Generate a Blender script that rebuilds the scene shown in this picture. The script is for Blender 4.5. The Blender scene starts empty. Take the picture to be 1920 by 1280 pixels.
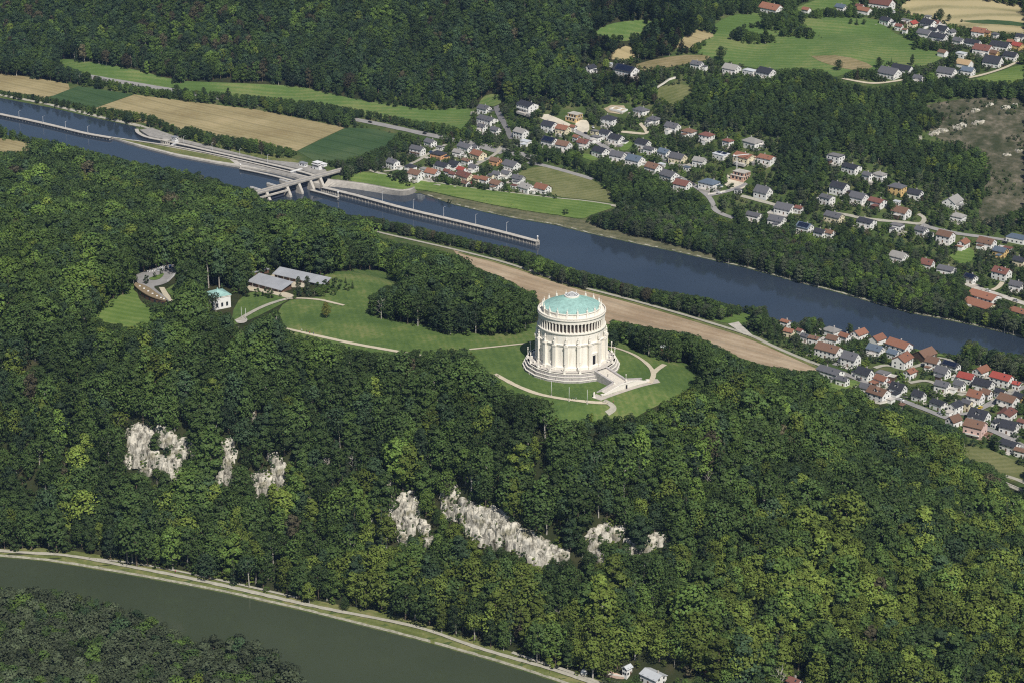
import bpy, bmesh, math, random
import numpy as np
from mathutils import Vector, Matrix
from mathutils.geometry import delaunay_2d_cdt

random.seed(7)
RNG = np.random.default_rng(7)
SC = bpy.context.scene
COL = SC.collection
R = math.radians

# ------------------------------------------------------------------ camera
CAM_H, PITCH, FPX = 600.0, R(20.5), 4400.0
cam_data = bpy.data.cameras.new("camera")
cam = bpy.data.objects.new("camera", cam_data)
COL.objects.link(cam)
cam.location = (0, 0, CAM_H)
cam.rotation_euler = (math.pi / 2 - PITCH, 0, 0)
cam_data.sensor_width = 36.0
cam_data.lens = FPX / 1920.0 * 36.0
cam_data.clip_start = 5.0
cam_data.clip_end = 30000.0
SC.camera = cam

# ------------------------------------------------------------------ sky, sun, exposure
SUN_AZ, SUN_EL = 160.0, 50.0          # clockwise from +Y, elevation
world = bpy.data.worlds.new("World")
SC.world = world
world.use_nodes = True
wn, wl = world.node_tree.nodes, world.node_tree.links
for n in list(wn):
    wn.remove(n)
sky = wn.new("ShaderNodeTexSky")
sky.sky_type = 'NISHITA'
sky.sun_disc = False
sky.sun_elevation = R(SUN_EL)
sky.sun_rotation = R(SUN_AZ)
bg = wn.new("ShaderNodeBackground")
bg.inputs["Strength"].default_value = 0.065
wo = wn.new("ShaderNodeOutputWorld")
wl.new(sky.outputs[0], bg.inputs[0])
wl.new(bg.outputs[0], wo.inputs[0])
sun_data = bpy.data.lights.new("sun", 'SUN')
sun_data.energy = 4.8
sun_data.angle = R(0.53)
sun_data.color = (1.0, 0.95, 0.87)
sun = bpy.data.objects.new("sun", sun_data)
COL.objects.link(sun)
SUN_DIR = Vector((math.sin(R(SUN_AZ)) * math.cos(R(SUN_EL)), math.cos(R(SUN_AZ)) * math.cos(R(SUN_EL)), math.sin(R(SUN_EL))))
sun.rotation_euler = SUN_DIR.to_track_quat('Z', 'Y').to_euler()
sun.location = (300, 900, 900)
vs = SC.view_settings
vs.view_transform = 'Standard'
vs.look = 'None'
vs.exposure = 0.0
vs.gamma = 1.0
vs.use_curve_mapping = False
SC.render.engine = 'CYCLES'
SC.cycles.max_bounces = 6
SC.cycles.diffuse_bounces = 3
SC.cycles.transparent_max_bounces = 8
SC.cycles.volume_bounces = 0
SC.cycles.use_denoising = False
SC.cycles.filter_width = 1.15
SC.cycles.sample_clamp_indirect = 3.0

# ------------------------------------------------------------------ projection
CP, SP = math.cos(PITCH), math.sin(PITCH)

def project(P):
    P = np.asarray(P, float)
    x, y, z = P[..., 0], P[..., 1], P[..., 2] - CAM_H
    d = y * CP - z * SP
    up = y * SP + z * CP
    return 960 + FPX * x / d, 640 - FPX * up / d, d

def rays(uv):
    uv = np.asarray(uv, float).reshape(-1, 2)
    a = (uv[:, 0] - 960) / FPX
    b = (640 - uv[:, 1]) / FPX
    return np.stack([a, CP + b * SP, -SP + b * CP], 1)

def at_z(uv, z):
    d = rays(uv)
    zz = np.broadcast_to(np.asarray(z, float), (len(d),))
    t = (zz - CAM_H) / d[:, 2]
    P = d * t[:, None]
    P[:, 2] = zz
    return P

# ------------------------------------------------------------------ 2D helpers
def inside(poly, pts):
    poly = np.asarray(poly, float)
    pts = np.asarray(pts, float)
    x, y = pts[:, 0], pts[:, 1]
    c = np.zeros(len(pts), bool)
    x0, y0 = poly[-1]
    for x1, y1 in poly:
        m = ((y1 > y) != (y0 > y))
        if m.any():
            xi = (x0 - x1) * (y - y1) / ((y0 - y1) if y0 != y1 else 1e-12) + x1
            c ^= m & (x < xi)
        x0, y0 = x1, y1
    return c

def seg_dist(line, pts, closed=False):
    line = np.asarray(line, float)
    pts = np.asarray(pts, float)
    best = np.full(len(pts), 1e18)
    n = len(line)
    for i in range(n if closed else n - 1):
        a, b = line[i], line[(i + 1) % n]
        ab = b - a
        L2 = max(float(ab @ ab), 1e-9)
        t = np.clip(((pts - a) @ ab) / L2, 0, 1)
        q = a + t[:, None] * ab
        best = np.minimum(best, ((pts - q) ** 2).sum(1))
    return np.sqrt(best)

def densify(line, step, closed=False):
    line = [np.asarray(p, float) for p in line]
    out = []
    n = len(line)
    for i in range(n if closed else n - 1):
        a, b = line[i], line[(i + 1) % n]
        k = max(1, int(np.linalg.norm(b - a) / step))
        for j in range(k):
            out.append(a + (b - a) * j / k)
    if not closed:
        out.append(line[-1])
    return np.array(out)

def smooth_line(pts, it=2):
    pts = [np.asarray(p, float) for p in pts]
    for _ in range(it):
        q = [pts[0]]
        for a, b in zip(pts[:-1], pts[1:]):
            q += [a * .75 + b * .25, a * .25 + b * .75]
        q.append(pts[-1])
        pts = q
    return np.array(pts)

def vnoise(x, y, scale, seed=0):
    """smooth value noise in 0..1"""
    x = np.asarray(x) / scale
    y = np.asarray(y) / scale
    xi, yi = np.floor(x).astype(np.int64), np.floor(y).astype(np.int64)
    fx, fy = x - xi, y - yi
    fx, fy = fx * fx * (3 - 2 * fx), fy * fy * (3 - 2 * fy)
    def h(a, b):
        n = (a * 374761393 + b * 668265263 + seed * 974634777) & 0xFFFFFFFF
        n = ((n ^ (n >> 13)) * 1274126177) & 0xFFFFFFFF
        return ((n ^ (n >> 16)) & 0xFFFF) / 65535.0
    return (h(xi, yi) * (1 - fx) + h(xi + 1, yi) * fx) * (1 - fy) + (h(xi, yi + 1) * (1 - fx) + h(xi + 1, yi + 1) * fx) * fy

# ------------------------------------------------------------------ object helpers
def tag(o, label=None, cat=None, group=None, kind=None):
    if label: o["label"] = label
    if cat: o["category"] = cat
    if group: o["group"] = group
    if kind: o["kind"] = kind
    return o

def empty(name, loc, rz=0.0):
    o = bpy.data.objects.new(name, None)
    COL.objects.link(o)
    o.location = loc
    o.rotation_euler = (0, 0, rz)
    o.empty_display_size = 1.0
    return o

def mesh_obj(name, verts, faces, mat=None, parent=None, smooth=False):
    me = bpy.data.meshes.new(name)
    me.from_pydata([tuple(map(float, v)) for v in verts], [], [tuple(map(int, f)) for f in faces])
    if mat:
        for m in (mat if isinstance(mat, (list, tuple)) else [mat]):
            me.materials.append(m)
    if smooth:
        me.polygons.foreach_set("use_smooth", [True] * len(me.polygons))
    me.update()
    o = bpy.data.objects.new(name, me)
    COL.objects.link(o)
    if parent: o.parent = parent
    return o

def link_mesh(name, me, parent=None, loc=(0, 0, 0), rot=(0, 0, 0), scale=(1, 1, 1)):
    o = bpy.data.objects.new(name, me)
    COL.objects.link(o)
    if parent: o.parent = parent
    o.location, o.rotation_euler, o.scale = loc, rot, scale
    return o

class MB:
    """collects boxes, prisms, tubes; build() links them as ONE mesh"""
    def __init__(s): s.v, s.f, s.m = [], [], []
    def add(s, v, f, mi=0):
        o = len(s.v)
        s.v += [tuple(p) for p in v]
        s.f += [tuple(i + o for i in q) for q in f]
        s.m += [mi] * len(f)
        return s
    def box(s, cx, cy, z0, sx, sy, h, rz=0.0, mi=0):
        c, n = math.cos(rz), math.sin(rz)
        v = []
        for z in (z0, z0 + h):
            for a, b in ((-1, -1), (1, -1), (1, 1), (-1, 1)):
                x, y = a * sx / 2, b * sy / 2
                v.append((cx + x * c - y * n, cy + x * n + y * c, z))
        return s.add(v, [(3, 2, 1, 0), (4, 5, 6, 7), (0, 1, 5, 4), (1, 2, 6, 5), (2, 3, 7, 6), (3, 0, 4, 7)], mi)
    def prism(s, poly, z0, z1, mi=0):
        """poly CCW list of xy; z0/z1 numbers or lists"""
        n = len(poly)
        a = z0 if hasattr(z0, '__len__') else [z0] * n
        b = z1 if hasattr(z1, '__len__') else [z1] * n
        v = [(p[0], p[1], a[i]) for i, p in enumerate(poly)] + [(p[0], p[1], b[i]) for i, p in enumerate(poly)]
        f = [tuple(range(n - 1, -1, -1)), tuple(range(n, 2 * n))] + [(i, (i + 1) % n, n + (i + 1) % n, n + i) for i in range(n)]
        return s.add(v, f, mi)
    def tube(s, p0, p1, r0, r1, n=8, mi=0, cap=True):
        p0, p1 = Vector(p0), Vector(p1)
        d = (p1 - p0).normalized()
        a = d.orthogonal().normalized()
        b = d.cross(a)
        v = []
        for p, r in ((p0, r0), (p1, r1)):
            for k in range(n):
                t = 2 * math.pi * k / n
                v.append(p + a * (r * math.cos(t)) + b * (r * math.sin(t)))
        f = [(k, (k + 1) % n, n + (k + 1) % n, n + k) for k in range(n)]
        if cap: f += [tuple(range(n - 1, -1, -1)), tuple(range(n, 2 * n))]
        return s.add(v, f, mi)
    def lathe(s, prof, n=24, cx=0, cy=0, a0=0.0, mi=0, cap=False):
        v, f = [], []
        m = len(prof)
        for k in range(n):
            t = a0 + 2 * math.pi * k / n
            for r, z in prof:
                v.append((cx + r * math.cos(t), cy + r * math.sin(t), z))
        for k in range(n):
            q = (k + 1) % n
            for i in range(m - 1):
                f.append((k * m + i, q * m + i, q * m + i + 1, k * m + i + 1))
        if cap:
            f.append(tuple(k * m + m - 1 for k in range(n)))
            f.append(tuple(k * m for k in range(n - 1, -1, -1)))
        return s.add(v, f, mi)
    def build(s, name, mat=None, parent=None, smooth=False):
        o = mesh_obj(name, s.v, s.f, mat, parent, smooth)
        if any(s.m): o.data.polygons.foreach_set("material_index", s.m)
        return o
    def mesh(s, name, mat=None, smooth=False):
        me = bpy.data.meshes.new(name)
        me.from_pydata([tuple(map(float, v)) for v in s.v], [], s.f)
        for m in (mat if isinstance(mat, (list, tuple)) else [mat]):
            if m: me.materials.append(m)
        if any(s.m): me.polygons.foreach_set("material_index", s.m)
        if smooth: me.polygons.foreach_set("use_smooth", [True] * len(me.polygons))
        me.update()
        return me

# ------------------------------------------------------------------ materials
def nodes_of(name):
    m = bpy.data.materials.new(name)
    m.use_nodes = True
    nt = m.node_tree
    b = nt.nodes["Principled BSDF"]
    return m, nt, b

def mat_plain(name, col, rough=0.7, vary=0.12, scale=0.6, metal=0.0, bump=0.0, spec=0.3, detail=4.0, col2=None):
    m, nt, b = nodes_of(name)
    N, L = nt.nodes, nt.links
    tc = N.new("ShaderNodeTexCoord")
    nz = N.new("ShaderNodeTexNoise")
    nz.inputs["Scale"].default_value = scale
    nz.inputs["Detail"].default_value = detail
    nz.inputs["Roughness"].default_value = 0.65
    L.new(tc.outputs["Object"], nz.inputs["Vector"])
    rp = N.new("ShaderNodeValToRGB")
    rp.color_ramp.elements[0].position = 0.3
    rp.color_ramp.elements[1].position = 0.7
    c2 = col2 or tuple(min(1, c * (1 + vary)) for c in col)
    c1 = col if col2 else tuple(c * (1 - vary) for c in col)
    rp.color_ramp.elements[0].color = (*c1, 1)
    rp.color_ramp.elements[1].color = (*c2, 1)
    L.new(nz.outputs["Fac"], rp.inputs[0])
    L.new(rp.outputs[0], b.inputs["Base Color"])
    b.inputs["Roughness"].default_value = rough
    b.inputs["Metallic"].default_value = metal
    b.inputs["Specular IOR Level"].default_value = spec
    if bump:
        bp = N.new("ShaderNodeBump")
        bp.inputs["Strength"].default_value = bump
        bp.inputs["Distance"].default_value = 0.3
        L.new(nz.outputs["Fac"], bp.inputs["Height"])
        L.new(bp.outputs[0], b.inputs["Normal"])
    return m

def mat_field(name, c1, c2, angle=0.0, period=9.0, stripe=0.5, scale=0.02, c3=None, fine=0.5, tram=0.0):
    """crop / grass ground: broad patches, fine grain and drill or mowing lines"""
    m, nt, b = nodes_of(name)
    N, L = nt.nodes, nt.links
    tc = N.new("ShaderNodeTexCoord")
    nz = N.new("ShaderNodeTexNoise"); nz.inputs["Scale"].default_value = scale; nz.inputs["Detail"].default_value = 6; nz.inputs["Roughness"].default_value = 0.7
    L.new(tc.outputs["Object"], nz.inputs["Vector"])
    fn = N.new("ShaderNodeTexNoise"); fn.inputs["Scale"].default_value = fine; fn.inputs["Detail"].default_value = 5
    L.new(tc.outputs["Object"], fn.inputs["Vector"])
    mp = N.new("ShaderNodeMapping"); mp.inputs["Rotation"].default_value = (0, 0, -angle)
    L.new(tc.outputs["Object"], mp.inputs["Vector"])
    wv = N.new("ShaderNodeTexWave"); wv.wave_type = 'BANDS'; wv.bands_direction = 'Y'
    wv.inputs["Scale"].default_value = 0.314 / period * 1.0
    wv.inputs["Distortion"].default_value = 1.2
    wv.inputs["Detail Scale"].default_value = 0.4
    L.new(mp.outputs[0], wv.inputs["Vector"])
    a = N.new("ShaderNodeMath"); a.operation = 'MULTIPLY_ADD'; a.inputs[1].default_value = stripe * 0.35; 
    L.new(wv.outputs["Fac"], a.inputs[0]); L.new(nz.outputs["Fac"], a.inputs[2])
    a2 = N.new("ShaderNodeMath"); a2.operation = 'MULTIPLY_ADD'; a2.inputs[1].default_value = 0.3
    L.new(fn.outputs["Fac"], a2.inputs[0]); L.new(a.outputs[0], a2.inputs[2])
    rp = N.new("ShaderNodeValToRGB")
    e = rp.color_ramp.elements
    e[0].position, e[1].position = 0.55, 0.86
    e[0].color, e[1].color = (*c1, 1), (*c2, 1)
    if c3:
        x = e.new(0.70); x.color = (*c3, 1)
    L.new(a2.outputs[0], rp.inputs[0])
    if tram:        # paired wheel tracks of the sprayer
        w2 = N.new("ShaderNodeTexWave"); w2.wave_type = 'BANDS'; w2.bands_direction = 'Y'; w2.inputs["Scale"].default_value = .314 / 21.0; w2.inputs["Distortion"].default_value = .5; w2.inputs["Detail Scale"].default_value = .05
        L.new(mp.outputs[0], w2.inputs["Vector"])
        th = N.new("ShaderNodeMapRange"); th.inputs["From Min"].default_value = .90; th.inputs["From Max"].default_value = .97; th.inputs["To Max"].default_value = tram
        L.new(w2.outputs["Fac"], th.inputs["Value"])
        mt = N.new("ShaderNodeMixRGB"); mt.inputs[2].default_value = (c1[0] * .55, c1[1] * .6, c1[2] * .6, 1)
        L.new(th.outputs[0], mt.inputs[0]); L.new(rp.outputs[0], mt.inputs[1]); L.new(mt.outputs[0], b.inputs["Base Color"])
    else:
        L.new(rp.outputs[0], b.inputs["Base Color"])
    b.inputs["Roughness"].default_value = 0.9
    b.inputs["Specular IOR Level"].default_value = 0.1
    return m

M = {}
def mat_streak(name, c1, c2, sc=.5):
    """render with rain streaks running down it"""
    m, nt, b = nodes_of(name)
    N, L = nt.nodes, nt.links
    tc = N.new("ShaderNodeTexCoord"); mp = N.new("ShaderNodeMapping"); mp.inputs["Scale"].default_value = (1, 1, .1)
    L.new(tc.outputs["Object"], mp.inputs["Vector"])
    n1 = N.new("ShaderNodeTexNoise"); n1.inputs["Scale"].default_value = sc; n1.inputs["Detail"].default_value = 7; n1.inputs["Roughness"].default_value = .7
    L.new(mp.outputs[0], n1.inputs["Vector"])
    r = N.new("ShaderNodeValToRGB"); r.color_ramp.elements[0].position, r.color_ramp.elements[1].position = .36, .56
    r.color_ramp.elements[0].color, r.color_ramp.elements[1].color = (*c1, 1), (*c2, 1)
    L.new(n1.outputs["Fac"], r.inputs[0]); L.new(r.outputs[0], b.inputs["Base Color"])
    b.inputs["Roughness"].default_value = .8; b.inputs["Specular IOR Level"].default_value = .2
    return m
M["stone"] = mat_streak("pale_stone", (.70, .65, .56), (.84, .80, .72), .6)
M["stair"] = mat_plain("stair_stone", (0.60, 0.56, 0.49), 0.85, 0.14, 0.9, detail=7)
M["stone_white"] = mat_plain("white_stone", (0.76, 0.72, 0.64), 0.7, 0.07, 0.8)
M["stone_grey"] = mat_plain("weathered_stone", (0.40, 0.375, 0.36), 0.85, 0.3, 0.7, detail=7)
M["stone_step"] = mat_plain("step_stone", (0.47, 0.44, 0.40), 0.85, 0.2, 1.2, detail=7)
M["copper"] = mat_plain("green_copper", (0.285, 0.455, 0.415), 0.6, 0.24, 0.5, detail=8)
M["dark"] = mat_plain("dark_opening", (0.02, 0.02, 0.025), 0.4, 0.1)
M["shade_wall"] = mat_plain("gallery_wall", (0.16, 0.125, 0.105), 0.8, 0.1)  # shade behind the colonnade is put into this dark brown
M["glass"] = mat_plain("window_glass", (0.03, 0.035, 0.045), 0.08, 0.2, 0.5, spec=0.6)
M["metal_white"] = mat_plain("white_metal", (0.75, 0.75, 0.74), 0.4, 0.04)
M["metal_grey"] = mat_plain("grey_metal", (0.30, 0.31, 0.33), 0.45, 0.1, metal=0.2)
M["concrete"] = mat_plain("concrete", (0.29, 0.275, 0.25), 0.85, 0.3, 0.25, detail=7)
M["concrete_light"] = mat_plain("light_concrete", (0.45, 0.42, 0.37), 0.85, 0.25, 0.25, detail=7)
M["asphalt"] = mat_plain("asphalt", (0.17, 0.165, 0.165), 0.9, 0.16, 0.15, detail=7)
M["asphalt_pale"] = mat_plain("pale_asphalt", (0.27, 0.26, 0.25), 0.9, 0.16, 0.15, detail=7)
M["gravel"] = mat_plain("gravel_path", (0.50, 0.44, 0.33), 0.95, 0.14, 0.4, detail=7)
M["gravel_grey"] = mat_plain("grey_gravel_path", (0.36, 0.34, 0.28), 0.95, 0.18, 0.4, detail=7)
M["paving"] = mat_plain("plaza_paving", (0.42, 0.38, 0.33), 0.9, 0.14, 0.5, detail=6)
M["bark"] = mat_plain("bark", (0.16, 0.125, 0.09), 0.95, 0.3, 1.0)
M["bark_pale"] = mat_plain("pale_bark", (0.42, 0.39, 0.34), 0.9, 0.25, 1.0)
# ------------------------------------------------------------------ water outlines (pixel polylines lifted onto the water level)
DAN_Z, LOW_Z, UP_Z = 0.0, 0.5, 5.0
DAN_N = [(-500, 985), (-200, 1020), (0, 1045), (60, 1049), (120, 1057), (180, 1067), (300, 1088), (420, 1111), (480, 1125), (560, 1143), (650, 1166), (760, 1193), (860, 1221), (960, 1250), (1052, 1281), (1200, 1330), (1400, 1400), (1700, 1500)]
DAN_S = [(1700, 1760), (1200, 1600), (800, 1430), (640, 1352), (570, 1318), (480, 1275), (400, 1240), (330, 1208), (250, 1178), (160, 1152), (80, 1138), (0, 1126), (-200, 1092), (-500, 1050)]
LOW_N = [(612, 340), (622, 345), (680, 354), (740, 364), (768, 364), (785, 361), (800, 367), (850, 384), (900, 396), (960, 409), (1040, 422), (1100, 437), (1160, 450), (1200, 459), (1260, 471), (1330, 487), (1400, 503), (1500, 531), (1560, 546), (1620, 563), (1700, 586), (1780, 601), (1850, 616), (1920, 634), (2300, 720), (2800, 835)]
LOW_S = [(2800, 905), (2300, 790), (1920, 690), (1800, 668), (1720, 655), (1640, 637), (1560, 620), (1480, 605), (1400, 588), (1330, 573), (1200, 547), (1080, 515), (960, 480), (850, 452), (760, 432), (700, 419), (640, 408), (560, 394), (500, 388), (470, 378)]
UP_S = [(-600, 130), (-300, 190), (0, 250), (60, 266), (130, 282), (210, 302), (300, 332), (380, 350), (430, 362), (482, 374)]
UP_N = [(612, 337), (560, 318), (480, 300), (400, 283), (340, 268), (310, 262), (275, 256), (258, 248), (255, 238), (180, 222), (100, 203), (0, 184), (-300, 125), (-600, 65)]
DANUBE = at_z(densify(smooth_line(DAN_N, 1), 25).tolist() + densify(smooth_line(DAN_S, 1), 25).tolist(), DAN_Z)[:, :2]
LOWER = at_z(LOW_N + LOW_S, LOW_Z)[:, :2]
UPPER = at_z(UP_S + UP_N, UP_Z)[:, :2]

# ------------------------------------------------------------------ heights: control points (pixel u, v, height z)
CTRL = [
 # island and far south
 (-200, 1200, 4), (0, 1250, 4), (200, 1300, 4), (400, 1420, 4), (0, 1500, 4), (-300, 1500, 4), (900, 1900, 4), (1700, 1900, 4), (-500, 1100, 3),
 # towpath
 (-500, 975, 4), (-250, 1003, 3.5), (0, 1035, 3), (120, 1042, 3), (240, 1066, 3), (360, 1088, 3), (480, 1112, 3), (600, 1140, 3), (720, 1163, 3), (840, 1195, 3), (960, 1234, 3), (1100, 1280, 3), (1250, 1335, 3), (1450, 1400, 4),
 # toe of the front slope
 (-500, 925, 9), (-250, 955, 9), (0, 988, 9), (120, 998, 9), (240, 1014, 9), (360, 1036, 9), (480, 1058, 9), (600, 1084, 9), (720, 1112, 9), (840, 1146, 9), (930, 1176, 9), (1020, 1208, 9), (1110, 1255, 8), (1230, 1275, 9), (1400, 1285, 10), (1550, 1295, 10), (1920, 1345, 10), (2200, 1380, 10),
 # rim and plateau
 (1070, 686, 105), (1000, 690, 105), (1140, 690, 105), (1070, 720, 105), (1070, 650, 104), (1150, 768, 102), (1250, 745, 102), (1290, 705, 100), (1040, 785, 101), (930, 720, 103), (880, 655, 104), (800, 645, 104), (735, 660, 103), (600, 640, 102), (530, 610, 102), (450, 600, 101), (400, 575, 100), (690, 520, 98), (620, 510, 98), (500, 530, 99), (570, 515, 98),
 (290, 545, 99), (200, 600, 99), (300, 510, 97), (0, 640, 98), (-250, 620, 98), (-500, 600, 98), (180, 520, 96), (740, 560, 99), (860, 610, 102), (1000, 800, 98), (850, 720, 100), (700, 700, 100), (500, 680, 99), (300, 680, 99), (1180, 640, 98), (1250, 670, 98),
 # ridge running down to the right
 (1350, 775, 91), (1480, 835, 74), (1620, 905, 51), (1780, 985, 29), (1920, 1060, 16), (2100, 1150, 12),
 # toe on the village side
 (1500, 702, 8), (1560, 720, 8), (1620, 745, 8), (1700, 770, 8), (1780, 800, 8), (1850, 865, 8), (1920, 925, 8), (2100, 1020, 8),
 # toe on the canal side
 (-500, 220, 8), (-200, 290, 8), (0, 318, 8), (150, 318, 8), (300, 350, 8), (430, 386, 8), (520, 402, 7), (620, 425, 7), (700, 446, 7), (780, 462, 7), (860, 492, 7), (940, 532, 7), (1000, 562, 7), (1100, 605, 7), (1200, 632, 7), (1300, 648, 8), (1400, 680, 8),
 # valley floor, near side
 (0, 272, 7), (700, 432, 5.5), (900, 482, 5.5), (1100, 541, 5.5), (1300, 600, 5.5), (1450, 640, 6), (1600, 680, 7), (1750, 720, 7), (1900, 780, 8), (1920, 710, 6), (1500, 620, 5), (1700, 660, 5), (2100, 800, 8), (2100, 900, 8),
 # north bank and plain
 (-300, 110, 8), (0, 150, 8), (0, 176, 7), (200, 192, 8), (220, 222, 7), (400, 225, 8), (600, 243, 8), (700, 262, 8), (50, 122, 9), (500, 172, 10), (800, 217, 10), (880, 215, 11), (650, 320, 8), (740, 345, 8), (740, 310, 8), (850, 333, 8), (930, 348, 8), (1016, 358, 8), (1100, 378, 7), (1150, 388, 7), (850, 360, 6), (960, 380, 6), (300, 250, 7), (480, 285, 7), (600, 310, 8),
 (1200, 442, 4), (1400, 488, 4), (1600, 548, 4), (1800, 595, 5), (1920, 622, 5), (2200, 690, 5),
 # settled slope
 (1300, 340, 20), (1400, 402, 13), (1250, 330, 18), (1150, 292, 20), (1000, 262, 18), (950, 242, 16), (930, 305, 9), (1100, 335, 9), (1200, 392, 8), (1350, 442, 7), (1500, 482, 7), (1680, 532, 8), (1820, 532, 9), (1900, 562, 9), (1500, 432, 14), (1600, 422, 20), (1700, 472, 12), (1780, 452, 16), (1900, 452, 14), (1570, 352, 32), (1690, 352, 32), (1790, 402, 22), (1450, 392, 18),
 (1420, 272, 42), (1330, 262, 36), (1200, 212, 36), (1080, 222, 30), (990, 205, 30), (910, 208, 17), (1100, 132, 52), (1180, 134, 54), (1300, 122, 60), (1400, 137, 60), (1260, 180, 46), (1560, 302, 44), (1500, 200, 58), (2100, 500, 16),
 # upper plateau
 (1670, 142, 66), (1600, 100, 70), (1400, 60, 72), (1450, 20, 76), (1650, 30, 76), (1750, 50, 74), (1850, 100, 72), (1900, 60, 76), (1920, 20, 80), (1800, 10, 80), (2100, 100, 78),
 # quarry slope
 (1820, 190, 64), (1730, 205, 57), (1900, 192, 64), (1800, 262, 46), (1880, 300, 39), (1900, 400, 18), (1850, 355, 27), (2100, 200, 62), (2100, 400, 20),
 # far wooded slope
 (-300, 40, 12), (0, 98, 11), (105, 115, 11), (330, 152, 12), (560, 164, 12), (720, 192, 12), (890, 197, 14), (-300, -20, 40), (0, 0, 46), (150, 0, 58), (300, 0, 68), (600, 0, 74), (900, 0, 92), (1100, 0, 94), (960, 110, 50), (1000, 50, 75), (1200, 45, 76), (1300, 0, 84),
 (-300, -120, 90), (0, -110, 96), (500, -100, 112), (1000, -90, 112), (1500, -60, 92), (1900, -60, 92), (2200, -60, 92),
]
C = np.array(CTRL, float)
CW = at_z(C[:, :2], C[:, 2])

def rbf_fit(xy, z):
    n = len(xy)
    D = np.sqrt(((xy[:, None] - xy[None]) ** 2).sum(2) + 4.0)
    A = np.zeros((n + 1, n + 1))
    A[:n, :n] = D - np.eye(n) * 3.0
    A[:n, n] = A[n, :n] = 1
    return np.linalg.solve(A, np.append(z, 0.0))

XY0 = CW[:, :2]
RW = rbf_fit(XY0, CW[:, 2])

def rbf(p):
    out = np.empty(len(p))
    for i in range(0, len(p), 20000):
        q = p[i:i + 20000]
        D = np.sqrt(((q[:, None] - XY0[None]) ** 2).sum(2) + 4.0)
        out[i:i + 20000] = D @ RW[:-1] + RW[-1]
    return out

STEP = 5.0
XA, XB, YA, YB = -720.0, 720.0, 960.0, 2800.0
ring = [20, 60, 150, 350, 800, 1800, 4000, 9000]
gx = np.concatenate([[XA - r for r in ring[::-1]], np.arange(XA, XB + .1, STEP), [XB + r for r in ring]])
gy = np.concatenate([[YA - r for r in ring[::-1]], np.arange(YA, YB + .1, STEP), [YB + r for r in ring]])
GX, GY = np.meshgrid(gx, gy)
GP = np.stack([GX.ravel(), GY.ravel()], 1)
GPc = np.stack([np.clip(GP[:, 0], XA, XB), np.clip(GP[:, 1], YA, YB)], 1)
Z = rbf(GPc)
Z = Z + (vnoise(GP[:, 0], GP[:, 1], 40, 3) - .5) * np.clip((Z - 9) / 30, 0, 1) * np.clip((98 - Z) / 20, 0, 1) * 6
Z = np.maximum(Z, 2.0)
# level the ground under the round hall and its forecourt
HALL = at_z([(1071, 686)], 105.0)[0]
hd = np.hypot(GP[:, 0] - HALL[0], GP[:, 1] - HALL[1])
k = np.clip((50 - hd) / 14, 0, 1)
Z = Z * (1 - k) + 105.0 * k

def sdist(poly, p):
    d = seg_dist(poly, p, True)
    return np.where(inside(poly, p), -d, d)

WET = [inside(q_, GPc) for q_ in (DANUBE, LOWER, UPPER)]
for k_, (poly, wz) in enumerate(((DANUBE, DAN_Z), (LOWER, LOW_Z), (UPPER, UP_Z))):
    sd = sdist(poly, GPc)
    Zold = Z
    fhi = np.interp(sd, [0, 3, 16, 30, 60], [0, 1.6, 3.2, 14, 60])
    flo = np.interp(sd, [0, 3, 12, 20], [0, 1.3, 2.0, 1.0])
    Z = np.where(sd < 0, wz + np.maximum(sd * .45, -3.5), np.where(sd < 20, np.clip(Z, wz + flo, wz + fhi), np.where(sd < 60, np.minimum(Z, wz + fhi), Z)))
    for j_ in range(3):
        if j_ != k_ and j_ != 2: Z = np.where(WET[j_], Zold, Z)
ZG = Z.reshape(len(gy), len(gx))

def H(x, y):
    x = np.atleast_1d(np.asarray(x, float)); y = np.atleast_1d(np.asarray(y, float))
    i = np.clip(np.searchsorted(gx, x) - 1, 0, len(gx) - 2)
    j = np.clip(np.searchsorted(gy, y) - 1, 0, len(gy) - 2)
    fx = (x - gx[i]) / (gx[i + 1] - gx[i]); fy = (y - gy[j]) / (gy[j + 1] - gy[j])
    z00, z10, z01, z11 = ZG[j, i], ZG[j, i + 1], ZG[j + 1, i], ZG[j + 1, i + 1]
    return np.where(fx > fy, z00 + (z10 - z00) * fx + (z11 - z10) * fy, z00 + (z01 - z00) * fy + (z11 - z01) * fx)

def ground(uv, lift=0.0):
    """where the line of sight through pixel uv meets the ground raised by lift"""
    d = rays(uv)
    n = len(d)
    t = np.full(n, 900.0)
    done = np.zeros(n, bool)
    lo = t.copy(); hi = t.copy()
    for s in np.arange(900, 4200, 6.0):
        P = d * s
        below = (P[:, 2] + CAM_H) < H(P[:, 0], P[:, 1]) + lift
        new = below & ~done
        lo[new], hi[new] = s - 6, s
        done |= below
        if done.all(): break
    hi[~done] = 4200; lo[~done] = 4194
    for _ in range(12):
        mid = (lo + hi) / 2
        P = d * mid[:, None]
        below = (P[:, 2] + CAM_H) < H(P[:, 0], P[:, 1]) + lift
        hi = np.where(below, mid, hi); lo = np.where(below, lo, mid)
    P = d * hi[:, None]
    P[:, 2] = H(P[:, 0], P[:, 1])
    return P
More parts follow.
